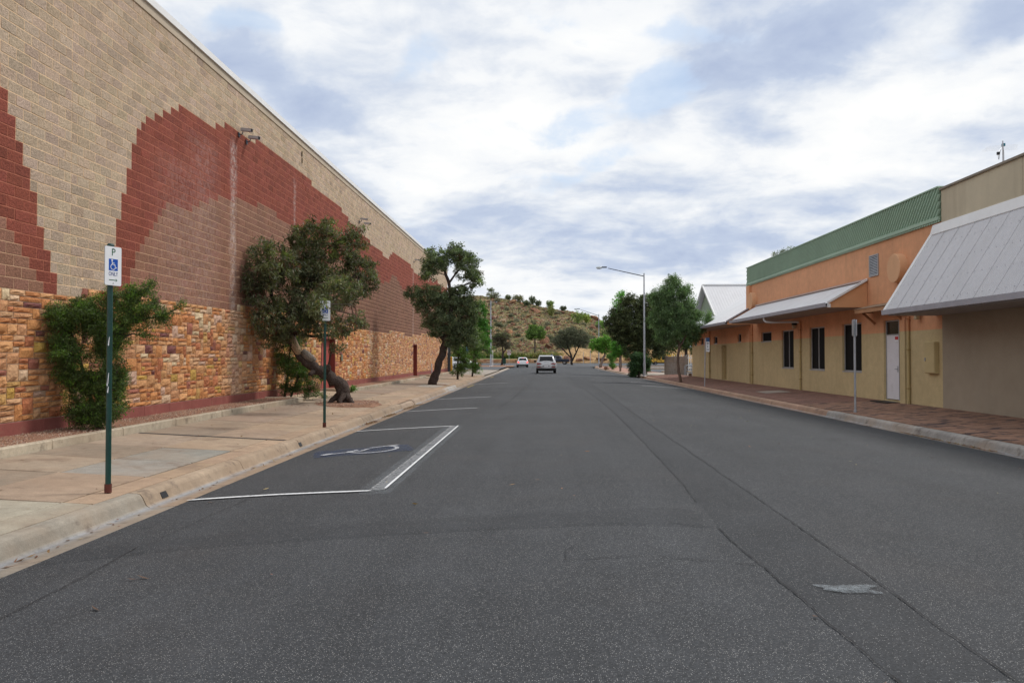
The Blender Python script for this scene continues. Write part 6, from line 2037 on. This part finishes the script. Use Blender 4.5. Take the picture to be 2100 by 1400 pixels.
def parking_sign(x, y, z0, top, plate_c, rot, label, arrow=1, scr=True):
    t_ = tag(empty('parking_sign', (x, y, z0)), label, 'sign post')
    MB().tube([(0, 0, 0), (0, 0, top - z0)], .031, 14).build('post', M['green_post'], t_, smooth=False)
    MB().tube([(0, 0, top - z0), (0, 0, top - z0 + .012), (0, 0, top - z0 + .03)], [.042, .042, .028], 14).build('post_cap', M['green_post'], t_)
    MB().tube([(0, 0, 0), (0, 0, .10)], .040, 14).build('base_collar', M['rust'], t_)
    s_ = empty('sign_plate', (0, 0, plate_c - z0), rot, t_)
    W_, H_ = .225, .455
    plate(MB(), W_, H_, .018, -.048, -.045).build('face', M['sign_white'], s_)
    plate(MB(), W_, H_, .018, -.0449, -.036).build('backing', M['alu'], s_)
    text('P', .12, 0, -.0492, .158, M['sign_green'], s_, sx_=.95)
    MB().box(-.062, .062, -.0490, -.0482, -.055, .082).build('blue_panel', M['sign_blue'], s_)
    b = MB()
    yy = -.0496
    disc(b, -.018, .066, .011, yy)
    ribbon(b, [(-.018, .052), (-.014, .018), (.018, .018), (.032, -.022), (.046, -.016)], .0085, yy)
    ribbon(b, [(-.016, .036), (.012, .036)], .0075, yy)
    ribbon(b, [(-.004 + .032 * math.cos(a), -.010 + .032 * math.sin(a)) for a in lin(R(118), R(352), 18)], .0085, yy)
    b.build('wheelchair_icon', M['sign_white'], s_)
    text('ONLY', .066, 0, -.0492, -.095, M['sign_navy'], s_, sx_=.72)
    b = MB()
    ribbon(b, [(-.055 * arrow, -.165), (.035 * arrow, -.165)], .010, -.0490)
    b.add([(.032 * arrow, -.049, -.145), (.060 * arrow, -.049, -.165), (.032 * arrow, -.049, -.185), (.042 * arrow, -.049, -.165)], [(0, 1, 2, 3)])
    b.build('arrow', M['sign_green'], s_)
    MB().tube([(0, -.053, -.203), (0, -.047, -.203)], .005, 8).tube([(0, -.053, .200), (0, -.047, .200)], .005, 8).build('bolt', M['darksteel'], s_)
    if scr:
        b = MB()
        for (zz_, a, ln) in ((1.72, .3, .10), (1.25, -.2, .09), (1.28, .15, .12), (1.17, .1, .07)):
            b.add([(-.008 + a * .02, -.0335, zz_), (.006 + a * .02, -.0335, zz_ - .01), (.012 + a * .03, -.0335, zz_ + ln), (.004 + a * .03, -.0335, zz_ + ln * .9)], [(0, 1, 2, 3)])
        b.build('torn_sticker', M['sign_white'], t_)
    return t_


parking_sign(-5.03, 8.92, .165, 3.045, 2.81, R(70), 'nearest green post with a white wheelchair parking sign whose arrow points right', 1)
s2 = parking_sign(-4.86, 17.46, .155, 3.00, 2.79, R(22), 'second green post with a wheelchair parking sign half hidden by gum leaves, arrow pointing left', -1, False)
# sprays of the gum that hang in front of the second sign belong to the gum tree: short outer twigs
# right hand sign posts
p_ = tag(empty('parking_sign', (9.06, 22.57, pavR(9.06))), 'grey steel post with its sign plate seen edge-on in front of the big dark windows', 'sign post')
MB().tube([(0, 0, 0), (0, 0, 2.66)], .030, 12).build('post', M['steel'], p_)
MB().tube([(0, 0, 0), (0, 0, .07)], .045, 12).build('base_collar', M['steel'], p_)
s_ = empty('sign_plate', (0, 0, 2.42), R(74), p_)
plate(MB(), .225, .46, .015, -.050, -.046).build('face', M['sign_white'], s_)
b = MB()
for zz_ in (.17, .10, .03, -.05, -.12, -.18):
    b.box(-.09, .09, -.0515, -.0505, zz_ - .012, zz_ + .014)
b.build('red_print', M['sign_red'], s_)
s_ = empty('sign_plate', (0, 0, 2.42), R(-100), p_)
plate(MB(), .225, .46, .015, -.050, -.046).build('face', M['alu'], s_)
MB().box(-.04, .04, -.04, .04, 2.17, 2.20).build('clamp', M['steel'], p_)
p_ = tag(empty('parking_sign', (8.93, 42.15, pavR(8.93))), 'thin grey post with a blue and white sign plate near the far small windows', 'sign post')
MB().tube([(0, 0, 0), (.05, 0, 2.60)], .028, 12).build('post', M['steel'], p_)
s_ = empty('sign_plate', (.165, 0, 2.22), R(-8), p_)
MB().box(-.075, .10, -.03, -.026, -.36, .18).build('face', M['sign_white'], s_)
MB().box(-.074, .099, -.033, -.0305, .18, .40).build('blue_panel', mat('faded_sign_blue', (.03, .09, .20), .5, var=()), s_)
b = MB()
for k, (zz_, ww) in enumerate(((.12, .12), (.04, .10), (-.06, .05), (-.12, .05), (-.24, .12))):
    b.box(.01 - ww / 2, .01 + ww / 2, -.033, -.0305, zz_ - .018, zz_ + .018)
b.build('black_print', M['black'], s_)


def street_lamp(x, y, z0, pole_h, head, label, arm_from=None, r0=.085, grp='street lamps with outreach arms'):
    t_ = tag(empty('street_lamp', (x, y, z0)), label, 'street lamp', grp)
    MB().tube([(0, 0, 0), (0, 0, 1.1), (0, 0, 1.1001), (0, 0, pole_h)], [r0 * 1.25, r0 * 1.25, r0, r0 * .62], 12).build('pole', M['steel'], t_)
    hx, hy, hz = head[0] - x, head[1] - y, head[2] - z0
    a = (0, 0, pole_h - .25)
    MB().tube([a, (hx * .85, hy * .85, pole_h - .25 + (hz - pole_h + .25) * .9)], [.040, .028], 8).build('arm', M['darksteel'], t_)
    h_ = empty('lamp_head', (hx, hy, hz), math.atan2(hy, hx), t_)
    MB().cbox(-.42, .0, -.09, .09, -.04, .06, .02).build('housing', M['darksteel'], h_)
    b = MB()
    b.tube([(0, 0, -.01), (.16, 0, -.03), (.34, 0, -.03), (.46, 0, -.0)], [.08, .12, .11, .03], 10)
    b.build('refractor', mat('lamp_glass_%d' % int(y), (.55, .60, .62), .15), h_, smooth=True)
    MB().tube([(0, 0, 0), (0, 0, .05)], r0 * 1.9, 12).build('base_plate', M['kerb'], t_)
    return t_


street_lamp(8.60, 63.6, .14, 8.42, (5.15, 63.6, 9.0 + .05), 'nearer grey street lamp on the right whose long arm reaches over the street')
street_lamp(9.10, 118, .15, 8.05, (5.8, 117.5, 8.95), 'far street lamp on the right behind the leafy yellow-green tree')
t_ = street_lamp(-7.44, 120, .26, 10.15, (-6.9, 125.2, 10.6), 'tall pale street lamp on the left verge in front of the rocky hill', r0=.12)
fr = tag(empty('pipe_gate', (-7.15, 120.2, .24)), 'white pipe frame gate beside the tall left lamp post', 'gate')
MB().tube([(0, 0, 0), (0, 0, 2.45), (-.35, 0, 2.50)], .05, 8).build('frame', M['white_trim'], fr)
# speed limit sign
t_ = tag(empty('speed_sign', (-4.95, 128.9, .15)), 'white speed limit sign with a red ring at the far left corner', 'sign post')
MB().tube([(0, 0, 0), (0, 0, 2.6)], .03, 8).build('post', M['steel'], t_)
plate(MB(), .60, .78, .03, -.05, -.045, 2.28).build('face', M['sign_white'], t_)
b = MB()
n = 28
for k in range(n):
    a0, a1 = 6.2832 * k / n, 6.2832 * (k + 1) / n
    b.add([(.19 * math.cos(a0), -.053, 2.30 + .19 * math.sin(a0)), (.19 * math.cos(a1), -.053, 2.30 + .19 * math.sin(a1)), (.26 * math.cos(a1), -.053, 2.30 + .26 * math.sin(a1)), (.26 * math.cos(a0), -.053, 2.30 + .26 * math.sin(a0))], [(0, 1, 2, 3)])
b.build('red_ring', M['sign_red'], t_)
text('40', .26, 0, -.0535, 2.30, M['black'], t_)
# bin, right side small sign and posts far away
t_ = tag(empty('litter_bin', (-5.65, 127.2, .22)), 'dark green litter bin under the flat-topped tree', 'bin')
MB().cbox(-.24, .24, -.24, .24, .35, 1.15, .03).build('body', mat('bin_green', (.01, .05, .035), .5), t_)
MB().cbox(-.27, .27, -.27, .27, 1.15, 1.25, .03).build('lid', bpy.data.materials['bin_green'], t_)
MB().tube([(0, 0, 0), (0, 0, .35)], .05, 8).build('stand', M['darksteel'], t_)
t_ = tag(empty('traffic_sign', (2.35, 141, .16)), 'small round traffic sign on a grey post in front of the dark blue pickup', 'sign post')
MB().tube([(0, 0, 0), (0, 0, 1.9)], .045, 8).build('post', M['steel'], t_)
b = disc(MB(), 0, 1.85, .22, -.05)
disc(b, 0, 1.85, .22, -.046)
b.build('face', mat('sign_navy_face', (.03, .04, .12), .5, var=()), t_)
MB().box(-.12, .12, -.05, -.045, 1.15, 1.55).build('sub_plate', M['alu'], t_)
for (x, y, lb_) in ((3.0, 139.5, 'short grey post beside the small round traffic sign'), (8.5, 128.5, 'thin grey post at the far right corner of the street'), (9.6, 168, 'thin brown post below the spreading grey tree')):
    t_ = tag(empty('post', (x, y, .15)), lb_, 'post')
    MB().tube([(0, 0, 0), (0, 0, 1.5 if x < 8 else 2.6)], .04, 8).build('pole', M['steel'], t_)
t_ = tag(empty('road_sign', (-8.6, 92, .2)), 'blue sign on a thin post partly hidden by the left shrubs', 'sign post')
MB().tube([(0, 0, 0), (0, 0, 2.7)], .03, 8).build('post', M['steel'], t_)
MB().box(-.05, .25, -.05, -.045, 2.0, 2.7).build('face', M['sign_blue'], t_)
# yellow bollard and the service area past the end of the wall
t_ = tag(empty('bollard', (-8.35, 73.9, .25)), 'yellow protective bollard at the far corner of the block wall', 'bollard')
MB().tube([(0, 0, 0), (0, 0, 1.45), (0, 0, 1.5)], [.10, .10, .06], 12).build('tube', M['yellow_car'], t_)
t_ = tag(empty('service_gate', (-9.6, 75.0, .2)), 'grey steel service gate with pale notices beyond the end of the block wall', 'gate')
for k in range(4):
    MB().cbox(-.6 * k + .45, -.6 * k + 1.03, -.03, .03, .05, 3.1, .01).build('panel', M['darksteel'], t_)
MB().box(.55, .80, -.06, -.035, 1.9, 2.5).build('notice', M['sign_white'], t_)
MB().box(-1.6, 1.1, -.05, .05, 3.1, 3.2).build('top_rail', M['steel'], t_)

# grey block wall, palisade fence and bike rack beyond the ochre building
bw = tag(empty('block_wall', (11.05, 68.0, .16), math.atan2(-3.2, 1.15)), 'grey concrete block wall beyond the ochre building', 'wall')
L_ = 3.4
for rw in range(8):
    xx = -.2 if rw % 2 else 0
    while xx < L_ - .01:
        a, e = max(0, xx), min(L_, xx + .4)
        k = rq.uniform(.88, 1.08)
        MB().cbox(a + .004, e - .004, -.09, .09, rw * .2 + .004, rw * .2 + .196, .006, (.33 * k, .29 * k, .26 * k)).build('block', M['concrete'], bw)
        xx += .4
MB().box(-.02, .18, -.13, .13, 0, 1.66, (.30, .26, .23)).box(L_ - .18, L_ + .02, -.13, .13, 0, 1.66, (.30, .26, .23)).build('pier', M['concrete'], bw)
pf_ = tag(empty('palisade_fence', (12.6, 74, .16)), 'white palisade fence behind the bike rack', 'fence')
for k in range(22):
    MB().box(k * .22, k * .22 + .06, -.02, .02, .3, 1.75).build('picket', M['white_trim'], pf_)
for zz_ in (.5, 1.45):
    MB().box(-.1, 4.9, .021, .05, zz_, zz_ + .06).build('rail', M['white_trim'], pf_)
br = tag(empty('bike_rack', (12.05, 64.2, .17)), 'galvanised bike rack beside the corner of the ochre building', 'bike rack')
for k in range(3):
    pts = [(0, k * .5, 0), (0, k * .5, .72), (.05, k * .5, .82), (.12, k * .5, .86), (.55, k * .5, .86), (.63, k * .5, .80), (.66, k * .5, .72), (.66, k * .5, 0)]
    MB().tube(pts, .024, 8).build('hoop', M['steel'], br)
MB().tube([(0, 0, .25), (.66, 0, .25)], .02, 6).tube([(0, 0, .5), (.66, 0, .5)], .02, 6).build('cross_bar', M['steel'], br)
MB().cbox(11.30, 11.50, 58.7, 59.2, .2, .50, .02, (.16, .12, .10)).build('planter', M['concrete'])
tag(bpy.data.objects['planter'], 'low dark concrete block at the far foot of the ochre wall', 'block')
for (x0, x1, y, lb_) in ((12.4, 17, 78, 'nearer pale kerb island in the yard behind the block wall'), (12.3, 22, 98, 'farther pale kerb island in the yard behind the block wall')):
    MB().cbox(x0, x1, y, y + 1.2, .10, .30, .03, (.42, .32, .23)).build('kerb_island', M['kerb'])
    tag(bpy.data.objects[[o.name for o in COL.objects if o.name.startswith('kerb_island')][-1]], lb_, kind='structure')
for (x, y, ww, lb_) in ((9.6, 104, 1.4, 'low sandy mound on the paved island'),):
    boulder(x, y, ww, .8, .16, 0, 2, lb_, z=.13)

# ------------------------------------------------------------------ vehicles (forward = +y of their own frame)
def loft(b_, rings, col=(1, 1, 1), mirror=True):
    """rings: list of (y, [(x,z),...]) right half profiles with equal counts"""
    m0 = len(rings[0][1])
    vs = []
    for y, pr in rings:
        full = [(x, y, z) for x, z in pr] + [(-x, y, z) for x, z in reversed(pr)]
        vs += full
    k = 2 * m0
    fs = [(j * k + i, j * k + (i + 1) % k, (j + 1) * k + (i + 1) % k, (j + 1) * k + i) for j in range(len(rings) - 1) for i in range(k)]
    fs += [tuple(range(k))[::-1], tuple((len(rings) - 1) * k + i for i in range(k))]
    return b_.add(vs, fs, col)


def wheel(parent, x, y, r_, w_):
    q_ = empty('wheel', (x, y, r_), 0, parent)
    s_ = 1 if x > 0 else -1
    n = 24
    vs = []
    for xx, rr in ((-.5, .80), (-.5, .96), (-.4, 1.0), (.4, 1.0), (.5, .96), (.5, .66), (.36, .62), (-.4, .62)):
        vs += [(xx * w_, r_ * rr * math.cos(6.2832 * k / n), r_ * rr * math.sin(6.2832 * k / n)) for k in range(n)]
    fs = [(j * n + k, j * n + (k + 1) % n, ((j + 1) % 8) * n + (k + 1) % n, ((j + 1) % 8) * n + k) for j in range(8) for k in range(n)]
    MB().add([(v_[0] * s_, v_[1], v_[2]) for v_ in vs], fs).build('tyre', M['tyre'], q_)
    b = MB()
    for k in range(5):
        a = 6.2832 * k / 5
        ca, sa = math.cos(a), math.sin(a)
        xo, xi = w_ * .34 * s_, w_ * .22 * s_
        b.add([(xo, r_ * .1 * ca - r_ * .08 * sa, r_ * .1 * sa + r_ * .08 * ca), (xo, r_ * .1 * ca + r_ * .08 * sa, r_ * .1 * sa - r_ * .08 * ca), (xo, r_ * .6 * ca + r_ * .10 * sa, r_ * .6 * sa - r_ * .10 * ca), (xo, r_ * .6 * ca - r_ * .10 * sa, r_ * .6 * sa + r_ * .10 * ca),
               (xi, r_ * .1 * ca - r_ * .08 * sa, r_ * .1 * sa + r_ * .08 * ca), (xi, r_ * .1 * ca + r_ * .08 * sa, r_ * .1 * sa - r_ * .08 * ca), (xi, r_ * .6 * ca + r_ * .10 * sa, r_ * .6 * sa - r_ * .10 * ca), (xi, r_ * .6 * ca - r_ * .10 * sa, r_ * .6 * sa + r_ * .10 * ca)],
              [(0, 1, 2, 3), (7, 6, 5, 4), (0, 4, 5, 1), (1, 5, 6, 2), (2, 6, 7, 3), (3, 7, 4, 0)])
    b.tube([(xi, 0, 0), (xo * 1.05, 0, 0)], r_ * .16, 12)
    b.build('rim', M['rim'], q_)


def panel(name, m, parent, pts, off=.006):
    """thin pane laid proud of the body; pts in order, offset along the normal"""
    P_ = [Vector(p_) for p_ in pts]
    n_ = (P_[1] - P_[0]).cross(P_[2] - P_[0]).normalized()
    vs = [p_ + n_ * off for p_ in P_] + [p_ - n_ * .01 for p_ in P_]
    k = len(P_)
    return MB().add(vs, [tuple(range(k)), tuple(range(k, 2 * k))[::-1]] + [(i, k + i, k + (i + 1) % k, (i + 1) % k) for i in range(k)]).build(name, m, parent)


def hatch_like(name, label, cat, loc, rz, L_, W_, H_, paint, lit=False, suv=False, belt=.95, clear=.24, wr=.31):
    t_ = tag(empty(name, loc, rz), label, cat)
    hw = W_ / 2
    b_, c_ = belt, clear
    r = -L_ / 2
    hood = belt + .03
    RF = H_
    # y, half width low, half width belt, z low, belt z, roof half width, roof z
    st = [(r, .80, .84, c_ + .20, b_ - .02, .70, b_ + .02), (r + .05, .93, .95, c_ + .10, b_, .78, b_ + .10), (r + .14, .97, .985, c_ + .02, b_ + .01, .76, b_ + .30 if suv else b_ + .26), (r + .32, 1.0, 1.0, c_, b_ + .02, .72, RF - .09), (r + .50, 1.0, 1.0, c_, b_, .71, RF - .02),
          (r + 1.2, 1.0, 1.0, c_, b_ - .02, .72, RF), (r + 2.0, 1.0, 1.0, c_, b_ - .03, .72, RF - .01), (r + L_ * .60, 1.0, 1.0, c_, b_ - .05, .70, RF - .08), (r + L_ * .735, .99, .99, c_, b_ - .06, .78, hood + .02),
          (r + L_ * .80, .98, .97, c_, b_ - .09, .80, hood - .05), (r + L_ * .93, .93, .92, c_ + .02, b_ - .18, .74, hood - .17), (r + L_ * .985, .82, .82, c_ + .08, b_ - .30, .62, b_ - .27), (r + L_, .66, .66, c_ + .18, b_ - .38, .5, b_ - .37)]
    rings = []
    for y, a, e, zl, zb, rw, zr in st:
        rings.append((y, [(.0, zl), (a * hw * .86, zl), (a * hw * .97, zl + .10), (e * hw, (zl + zb) / 2), (e * hw * .985, zb - .03), (e * hw * .955, zb), (rw * hw + (e * hw * .95 - rw * hw) * .25, zb + (zr - zb) * .72), (rw * hw, zb + (zr - zb) * .93), (rw * hw * .80, zr), (0, zr + .012)]))
    loft(MB(), rings).build('body', paint, t_, smooth=True)
    # rear window, sides, windscreen
    z0_, z1_ = b_ + .07, RF - .13
    yb0, yb1 = r + .10, r + .31
    panel('rear_window', M['glass'], t_, [(-hw * .70, yb0 - .03, z0_), (hw * .70, yb0 - .03, z0_), (hw * .60, yb1 - .07, z1_), (-hw * .60, yb1 - .07, z1_)], .03)
    panel('rear_spoiler', paint, t_, [(-hw * .64, yb1 - .12, RF - .10), (hw * .64, yb1 - .12, RF - .10), (hw * .66, yb1 + .25, RF + .0), (-hw * .66, yb1 + .25, RF + .0)], .02)
    for s_ in (-1, 1):
        def sp(y, z, rw=.72, zb=b_ - .02, zr=RF):
            t2 = (z - zb) / (zr - zb)
            return (s_ * (hw * .955 + (rw * hw - hw * .955) * t2 + .012), y, z)
        ys_ = [r + .55, r + 1.15, r + 1.22, r + 2.05, r + 2.12, r + L_ * .60]
        for a, e in ((ys_[0], ys_[1]), (ys_[2], ys_[3])):
            q_ = [sp(a, b_ + .02), sp(e, b_ + .02), sp(e, RF - .16), sp(a + .05, RF - .16)]
            panel('side_window', M['glass'], t_, q_ if s_ > 0 else q_[::-1], .006)
        q_ = [sp(ys_[4], b_ + .02), sp(ys_[5] + .28, b_ + .02), sp(ys_[5] - .15, RF - .17), sp(ys_[4], RF - .16)]
        panel('side_window', M['glass'], t_, q_ if s_ > 0 else q_[::-1], .006)
        wheel(t_, s_ * (hw - .11), r + L_ * .19, wr, .21)
        wheel(t_, s_ * (hw - .11), r + L_ * .80, wr, .21)
        # tail lights
        zt = b_ - .17 if suv else b_ - .20
        if suv:
            lp = [(s_ * hw * .42, r - .015, zt + .03), (s_ * hw * .90, r + .015, zt - .02), (s_ * hw * .95, r + .06, zt + .14), (s_ * hw * .60, r - .0, zt + .12)]
        else:
            lp = [(s_ * hw * .62, r - .015, zt - .02), (s_ * hw * .92, r + .02, zt - .0), (s_ * hw * .90, r + .05, zt + .22), (s_ * hw * .72, r + .0, zt + .10)]
        panel('tail_light', M['tail_lit'] if lit else M['tail'], t_, lp if s_ > 0 else lp[::-1], .03)
        mi = empty('wing_mirror', (s_ * (hw + .02), r + L_ * .655, b_ + .06), 0, t_)
        MB().cbox(-.02 if s_ > 0 else -.20, .20 if s_ > 0 else .02, -.05, .06, -.05, .11, .02).build('housing', M['black'], mi)
        if suv:
            MB().tube([(s_ * hw * .66, r + .5, RF + .01), (s_ * hw * .68, r + .7, RF + .05), (s_ * hw * .68, r + 2.2, RF + .05), (s_ * hw * .66, r + 2.5, RF - .0)], .018, 6).build('roof_rail', M['alu'], t_)
            lp = [(s_ * hw * .55, r - .03, c_ + .27), (s_ * hw * .88, r + .03, c_ + .27), (s_ * hw * .88, r + .03, c_ + .35), (s_ * hw * .55, r - .03, c_ + .34)]
            panel('reflector', M['tail'], t_, lp if s_ > 0 else lp[::-1], .025)
    # bumper, plate, details
    bc = M['black']
    loft(MB(), [(r - .04, [(0, c_ + .02), (hw * .80, c_ + .02), (hw * .82, c_ + .18), (0, c_ + .20)]), (r + .10, [(0, c_ - .03), (hw * .955, c_ - .03), (hw * .975, c_ + .20), (0, c_ + .22)])]).build('rear_bumper', bc, t_)
    loft(MB(), [(r + .08, [(0, c_ - .06), (hw * .70, c_ - .06), (hw * .70, c_ + .05), (0, c_ + .05)]), (r + L_ - .25, [(0, c_ - .03), (hw * .70, c_ - .03), (hw * .70, c_ + .05), (0, c_ + .05)])]).build('underbody', M['black'], t_)
    pz = b_ - .33 if suv else b_ - .30
    if suv:
        MB().box(-.30, .30, r - .045, r - .015, pz - .09, pz + .09).build('plate_recess', M['gutter'], t_)
    MB().box(-.185, .185, r - .056, r - .046, pz - .065, pz + .055).build('number_plate', M['sign_white'], t_)
    if lit:
        MB().box(-.16, .16, r + .20, r + .24, RF - .10, RF - .06).build('high_brake_light', M['tail_lit'], t_)
    MB().tube([(0, r + .9, RF), (0, r + .88, RF + .10)], [.03, .008], 6).build('aerial_fin', M['black'], t_)
    MB().box(-.25, .25, r - .006, r + .03, b_ + .02, b_ + .032).build('wiper', M['black'], t_)
    return t_


hatch_like('suv', 'silver sport utility car seen from behind in the middle of the street', 'car', (.68, 73.6, road_z(.68, 73.6)), 0, 4.48, 1.86, 1.66, M['silver_car'], suv=True, belt=1.02, clear=.30, wr=.355)
hatch_like('hatchback', 'small white hatchback with lit brake lights at the far junction', 'car', (-2.55, 119.5, road_z(-2.5, 119)), R(4), 3.9, 1.70, 1.50, M['white_car'], lit=True, belt=.92, clear=.25)
hatch_like('parked_car', 'white parked car half hidden by the left footpath shrubs', 'car', (-10.2, 103, .2), R(-60), 4.2, 1.75, 1.5, M['white_car'], belt=.92, clear=.25)

# dark blue pickup turning away to the left on the cross street
ut = tag(empty('pickup_truck', (3.75, 160, .154), R(80)), 'dark blue double-cab pickup turning on the cross street, half hidden by the silver car', 'pickup truck')
hw = .93
pr = [(-2.65, .55, 1.02, 1.04), (-2.60, .50, 1.06, 1.08), (-1.0, .50, 1.08, 1.10), (-.98, .48, 1.08, 1.10), (.95, .48, 1.06, 1.10), (1.6, .48, 1.04, 1.12), (2.35, .50, .98, 1.04), (2.62, .58, .82, .86)]
loft(MB(), [(y, [(0, zl), (hw * .9, zl), (hw, zl + .12), (hw, zb - .06), (hw * .96, zb), (hw * .5, zr), (0, zr)]) for y, zl, zb, zr in pr]).build('body', M['blue_car'], ut, smooth=False)
loft(MB(), [(y, [(0, 1.06), (hw * .95, 1.06), (hw * (.90 - .16 * (z - 1.1) / .7), z - .05), (hw * .66, z), (0, z + .01)]) for y, z in ((-1.0, 1.30), (-.82, 1.74), (-.4, 1.80), (.45, 1.79), (.85, 1.60), (1.45, 1.14))]).build('cab', M['blue_car'], ut, smooth=False)
for s_ in (-1, 1):
    for a, e in ((-.66, .0), (.08, .85)):
        q_ = [(s_ * (hw * .93), a, 1.12), (s_ * (hw * .93), e + (.35 if e > .5 else 0), 1.12), (s_ * (hw * .79), e - (.05 if e > .5 else 0), 1.66), (s_ * (hw * .79), a + .08, 1.66)]
        panel('side_window', M['glass'], ut, q_ if s_ > 0 else q_[::-1], .02)
    wheel(ut, s_ * (hw - .10), -1.62, .38, .24)
    wheel(ut, s_ * (hw - .10), 1.60, .38, .24)
    MB().box(*sorted((s_ * hw * .88, s_ * hw * 1.01)), -2.67, -2.58, .78, 1.04).build('tail_light', M['tail'], ut)
    MB().tube([(s_ * .62, -1.02, 1.08), (s_ * .60, -1.0, 1.74), (s_ * .2, -1.0, 1.80)], .04, 8).build('sports_bar', M['alu'], ut)
MB().cbox(-.85, .85, -2.74, -2.62, .45, .62, .02).build('rear_bumper', M['alu'], ut)
b = MB().box(-.80, .80, -2.5, -1.05, 1.085, 1.115)
b.build('tray_cover', M['black'], ut)

# yellow van far right
yv = tag(empty('yellow_van', (24.0, 150, .16), R(90)), 'yellow van partly hidden behind the dark trees on the right', 'van')
loft(MB(), [(y, [(0, .45), (.95, .45), (1.0, .7), (1.0, z * .75), (.92, z - .06), (.8, z), (0, z + .02)]) for y, z in ((-2.6, 1.9), (-2.5, 2.05), (1.4, 2.05), (1.9, 1.5), (2.5, 1.15), (2.6, .95))]).build('body', M['yellow_car'], yv)
for s_ in (-1, 1):
    MB().box(*sorted((s_ * 1.0, s_ * 1.012)), -1.4, .5, 1.0, 1.6).build('side_panel', M['glass'], yv)
    wheel(yv, s_ * .9, -1.6, .36, .22)
    wheel(yv, s_ * .9, 1.7, .36, .22)
MB().box(-1.02, 1.02, -2.55, 2.5, .30, .5).build('skirt', M['black'], yv)

# leaf litter in the gutters
def litter(name, label, pts, seed):
    r_ = np.random.default_rng(seed)
    P_ = np.array(pts)
    n_ = len(P_)
    d_ = unit(np.stack([r_.normal(size=n_), r_.normal(size=n_), r_.normal(0, .15, n_)], 1))
    N_ = unit(np.cross(d_, np.array([0, 0, 1.0]) + r_.normal(0, .25, (n_, 3))))
    cc = np.array([(.22, .10, .05), (.30, .17, .07), (.12, .07, .045), (.34, .26, .13), (.16, .06, .035)])[r_.integers(0, 5, n_)]
    return tag(leaf_mesh(name, P_, d_, N_, r_.uniform(.04, .12, n_), r_.uniform(.012, .03, n_), cc, M['leaf_dull'], None), label, kind='stuff')


pts = []
for _ in range(1800):
    y = rr_.choice((rr_.uniform(5, 60), rr_.gauss(23.2, .4), rr_.gauss(20.6, .3), rr_.gauss(27, .8)))
    pts.append((-4.56 + abs(rr_.gauss(0, .10)), y, -.018 + rr_.random() * .01))
litter('leaf_litter', 'dry brown leaves collected in the left gutter', pts, 1)
pts = [(8.49 - abs(rr_.gauss(0, .09)), rr_.choice((rr_.uniform(12, 62), rr_.gauss(15.6, .8), rr_.gauss(17.5, .6), rr_.gauss(40, 2))), -.008 + rr_.random() * .015) for _ in range(900)]
litter('leaf_litter', 'dry brown leaves collected in the right gutter', pts, 2)
pts = []
for _ in range(70):
    x, y = rr_.uniform(-4, 8), 3 + 22 * rr_.random() ** 1.3
    pts.append((x, y, road_z(x, y) + .016))
litter('leaf_litter', 'few dry leaves scattered over the asphalt', pts, 3)
pts = []
for _ in range(260):
    x, y = rr_.uniform(-7.7, -4.9), rr_.choice((rr_.uniform(6, 40), rr_.gauss(24.9, 1.6)))
    pts.append((x, y, pavez(x) + .012))
litter('leaf_litter', 'few dry leaves scattered over the left footpath', pts, 4)
